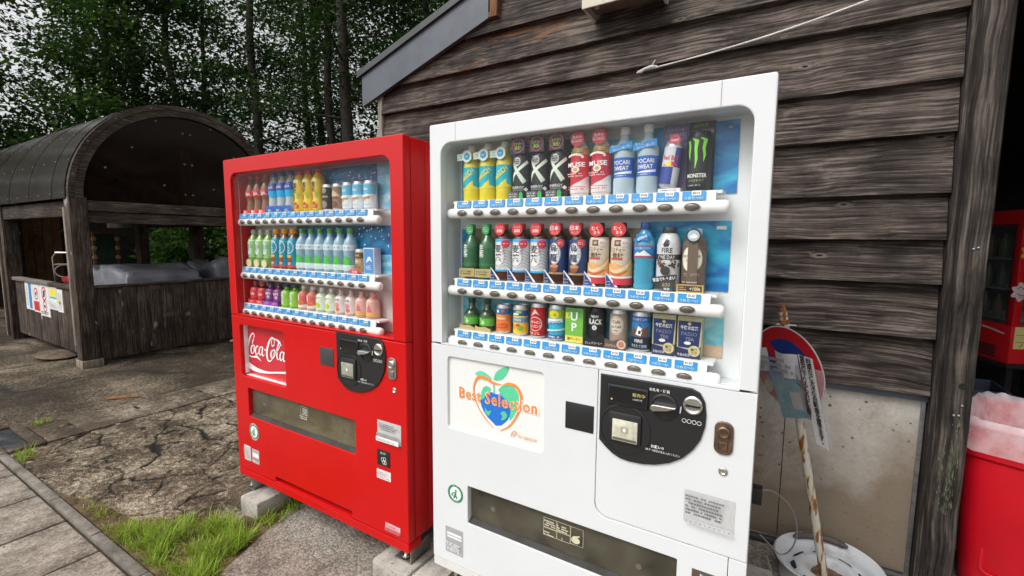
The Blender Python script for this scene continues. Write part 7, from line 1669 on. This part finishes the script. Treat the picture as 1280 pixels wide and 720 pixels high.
# ================================================================== RED COOLER in the dark bay
fz = thing('display_cooler', 'red drinks cooler with glass sides and paper flowers on a black stand', 'cooler', (1.31, 4.54, 0.0), 0.42)
M_cr = plain('cooler_red', (.62, .012, .018), .35, var=.06)
w, d, z0, z1 = .62, .56, .70, 1.775
def cb(name, x0, x1, y0, y1, a, b_, m, bev=.004): return MB().box(x0, x1, y0, y1, a, b_, bev=bev).build(name, m, fz)
cb('base', 0, w, 0, d, z0, z0 + .27, M_cr, .01); cb('top', 0, w, 0, d, z1 - .10, z1, M_cr, .01)
for (x, y) in ((0, 0), (w - .05, 0), (0, d - .05), (w - .05, d - .05)): cb('pillar', x, x + .05, y, y + .05, z0 + .271, z1 - .101, M_cr)
cb('back', .051, w - .051, d - .03, d - .01, z0 + .271, z1 - .101, M_dark, 0)
M_cg = glass('cooler_glass', (.75, .78, .78), .02, 1.0, haze=.05)
cb('side_glass', .008, .012, .051, d - .051, z0 + .272, z1 - .102, M_cg, 0); cb('front_glass', .051, w - .051, .008, .012, z0 + .272, z1 - .102, M_cg, 0); cb('side_glass', w - .012, w - .008, .051, d - .051, z0 + .272, z1 - .102, M_cg, 0)
for k in range(3): cb('shelf', .02, w - .02, .02, d - .04, z0 + .30 + .215 * k, z0 + .308 + .215 * k, plain('pale_shelf', (.62, .63, .62), .4), 0)
g = G2(); g.poly(catmull([(-.46, .93), (-.35, .945), (-.2, .94), (-.06, .915), (-.06, .905), (-.2, .925), (-.35, .93)], 4), (.70, .62, .60)); me = g.mesh_flat('swoosh', -.0012); o = link('swoosh', me, fz, (0, 0, 0), (0, 0, -PI / 2)); 
g = G2(); g.rect(.02, .42, z0 + .11, z0 + .265, (.74, .66, .26), 1)
for k, tx_ in enumerate(('缶ビール', 'チューハイ', 'ノンアルコール')): g.text(tx_, .17, z0 + .235 - .05 * k, .034, (.05, .04, .03), bold=.03, maxw=.26)
g.rect(.03, .40, z0 + .205, z0 + .21, (.5, .2, .1), 1).rect(.03, .40, z0 + .155, z0 + .16, (.5, .2, .1), 1); g.flat('price_board', fz, -.003)
lv_ = MB()
for k in range(5): lv_.box(-.004, .0005, .10, d - .10, z0 + .03 + .018 * k, z0 + .04 + .018 * k)
lv_.build('vent_grille', M_gasket, fz)
for (x, zc, c, txt) in ((.060, 1.48, (.72, .60, .04), ''), (.028, 1.21, (.78, .60, .62), 'ひえ')):
    pts = [(x + (.060 + .010 * math.cos(7 * t)) * math.cos(t), zc + (.060 + .010 * math.cos(7 * t)) * math.sin(t)) for t in [k * 2 * PI / 56 for k in range(56)]]
    fl = MB().prism(pts, -.010, -.006).build('paper_flower', ink(c), fz)
    g = G2(); g.ribbon([(x - .03, zc + .02), (x - .01, zc + .035), (x + .01, zc + .02)], .006, (.15, .12, .10)).ribbon([(x - .03, zc - .01), (x, zc - .025), (x + .03, zc - .01)], .006, (.15, .12, .10)); 
    if txt: g.text(txt, x, zc - .038, .022, (.15, .12, .3))
    g.flat('flower_print', fz, -.0108)
r = random.Random(8)
for k in range(3):
    for j in range(4):
        bb_ = MB().lathe([(.028, 0), (.03, .01), (.03, .11), (.014, .15), (.012, .17), (0, .172)], 12, M=Matrix.Translation((.07 + .0 * j, .10 + .11 * j, z0 + .309 + .215 * k)))
        bb_.build('bottle', plain('cooler_bottle_%d' % ((j + k) % 3), ((.12, .16, .05), (.20, .14, .05), (.10, .12, .14))[(j + k) % 3], .2), fz)
stn = thing('cooler_stand', 'black metal table carrying the red drinks cooler', 'stand', (1.31, 4.54, 0.015), 0.42)
MB().box(-.02, w + .02, -.02, d + .02, .655, .684, bev=.004).build('top', M_blk, stn)
for (x, y) in ((.0, .0), (w - .04, 0), (0, d - .04), (w - .04, d - .04)): MB().box(x, x + .04, y, y + .04, 0, .654).build('leg', M_blk, stn)
pc = MB().box(-.06, .16, -.003, .003, 0, .14).build('small_poster', ink((.25, .45, .55))); pc.location = (1.46, 4.72, 1.776); pc.rotation_euler = (0, 0, .42); tag(pc, 'small blue poster standing on top of the red cooler', 'poster')
g = G2(); g.rect(-.05, .15, .08, .13, (.55, .65, .66), 1).ell(.05, .05, .03, .03, (.6, .5, .4), 14); o = link('print', g.mesh_flat('print', -.0042), pc)
# stacked crates in the dark
for k in range(2):
    cr_ = MB(); 
    for (a, b_, c_, d_) in ((-.25, .25, -.18, -.17), (-.25, .25, .17, .18), (-.25, -.24, -.17, .17), (.24, .25, -.17, .17)): cr_.box(a, b_, c_, d_, 0, .28)
    cr_.box(-.25, .25, -.18, .18, -.004, .006)
    o = cr_.build('plastic_crate', plain('dark_blue_crate', (.03, .04, .07), .5)); o.location = (.98, 4.3 + .0 * k, .02 + .287 * k); tag(o, ('lower' if k == 0 else 'upper') + ' dark plastic crate of the pair stacked in front of the cooler stand', 'crate')
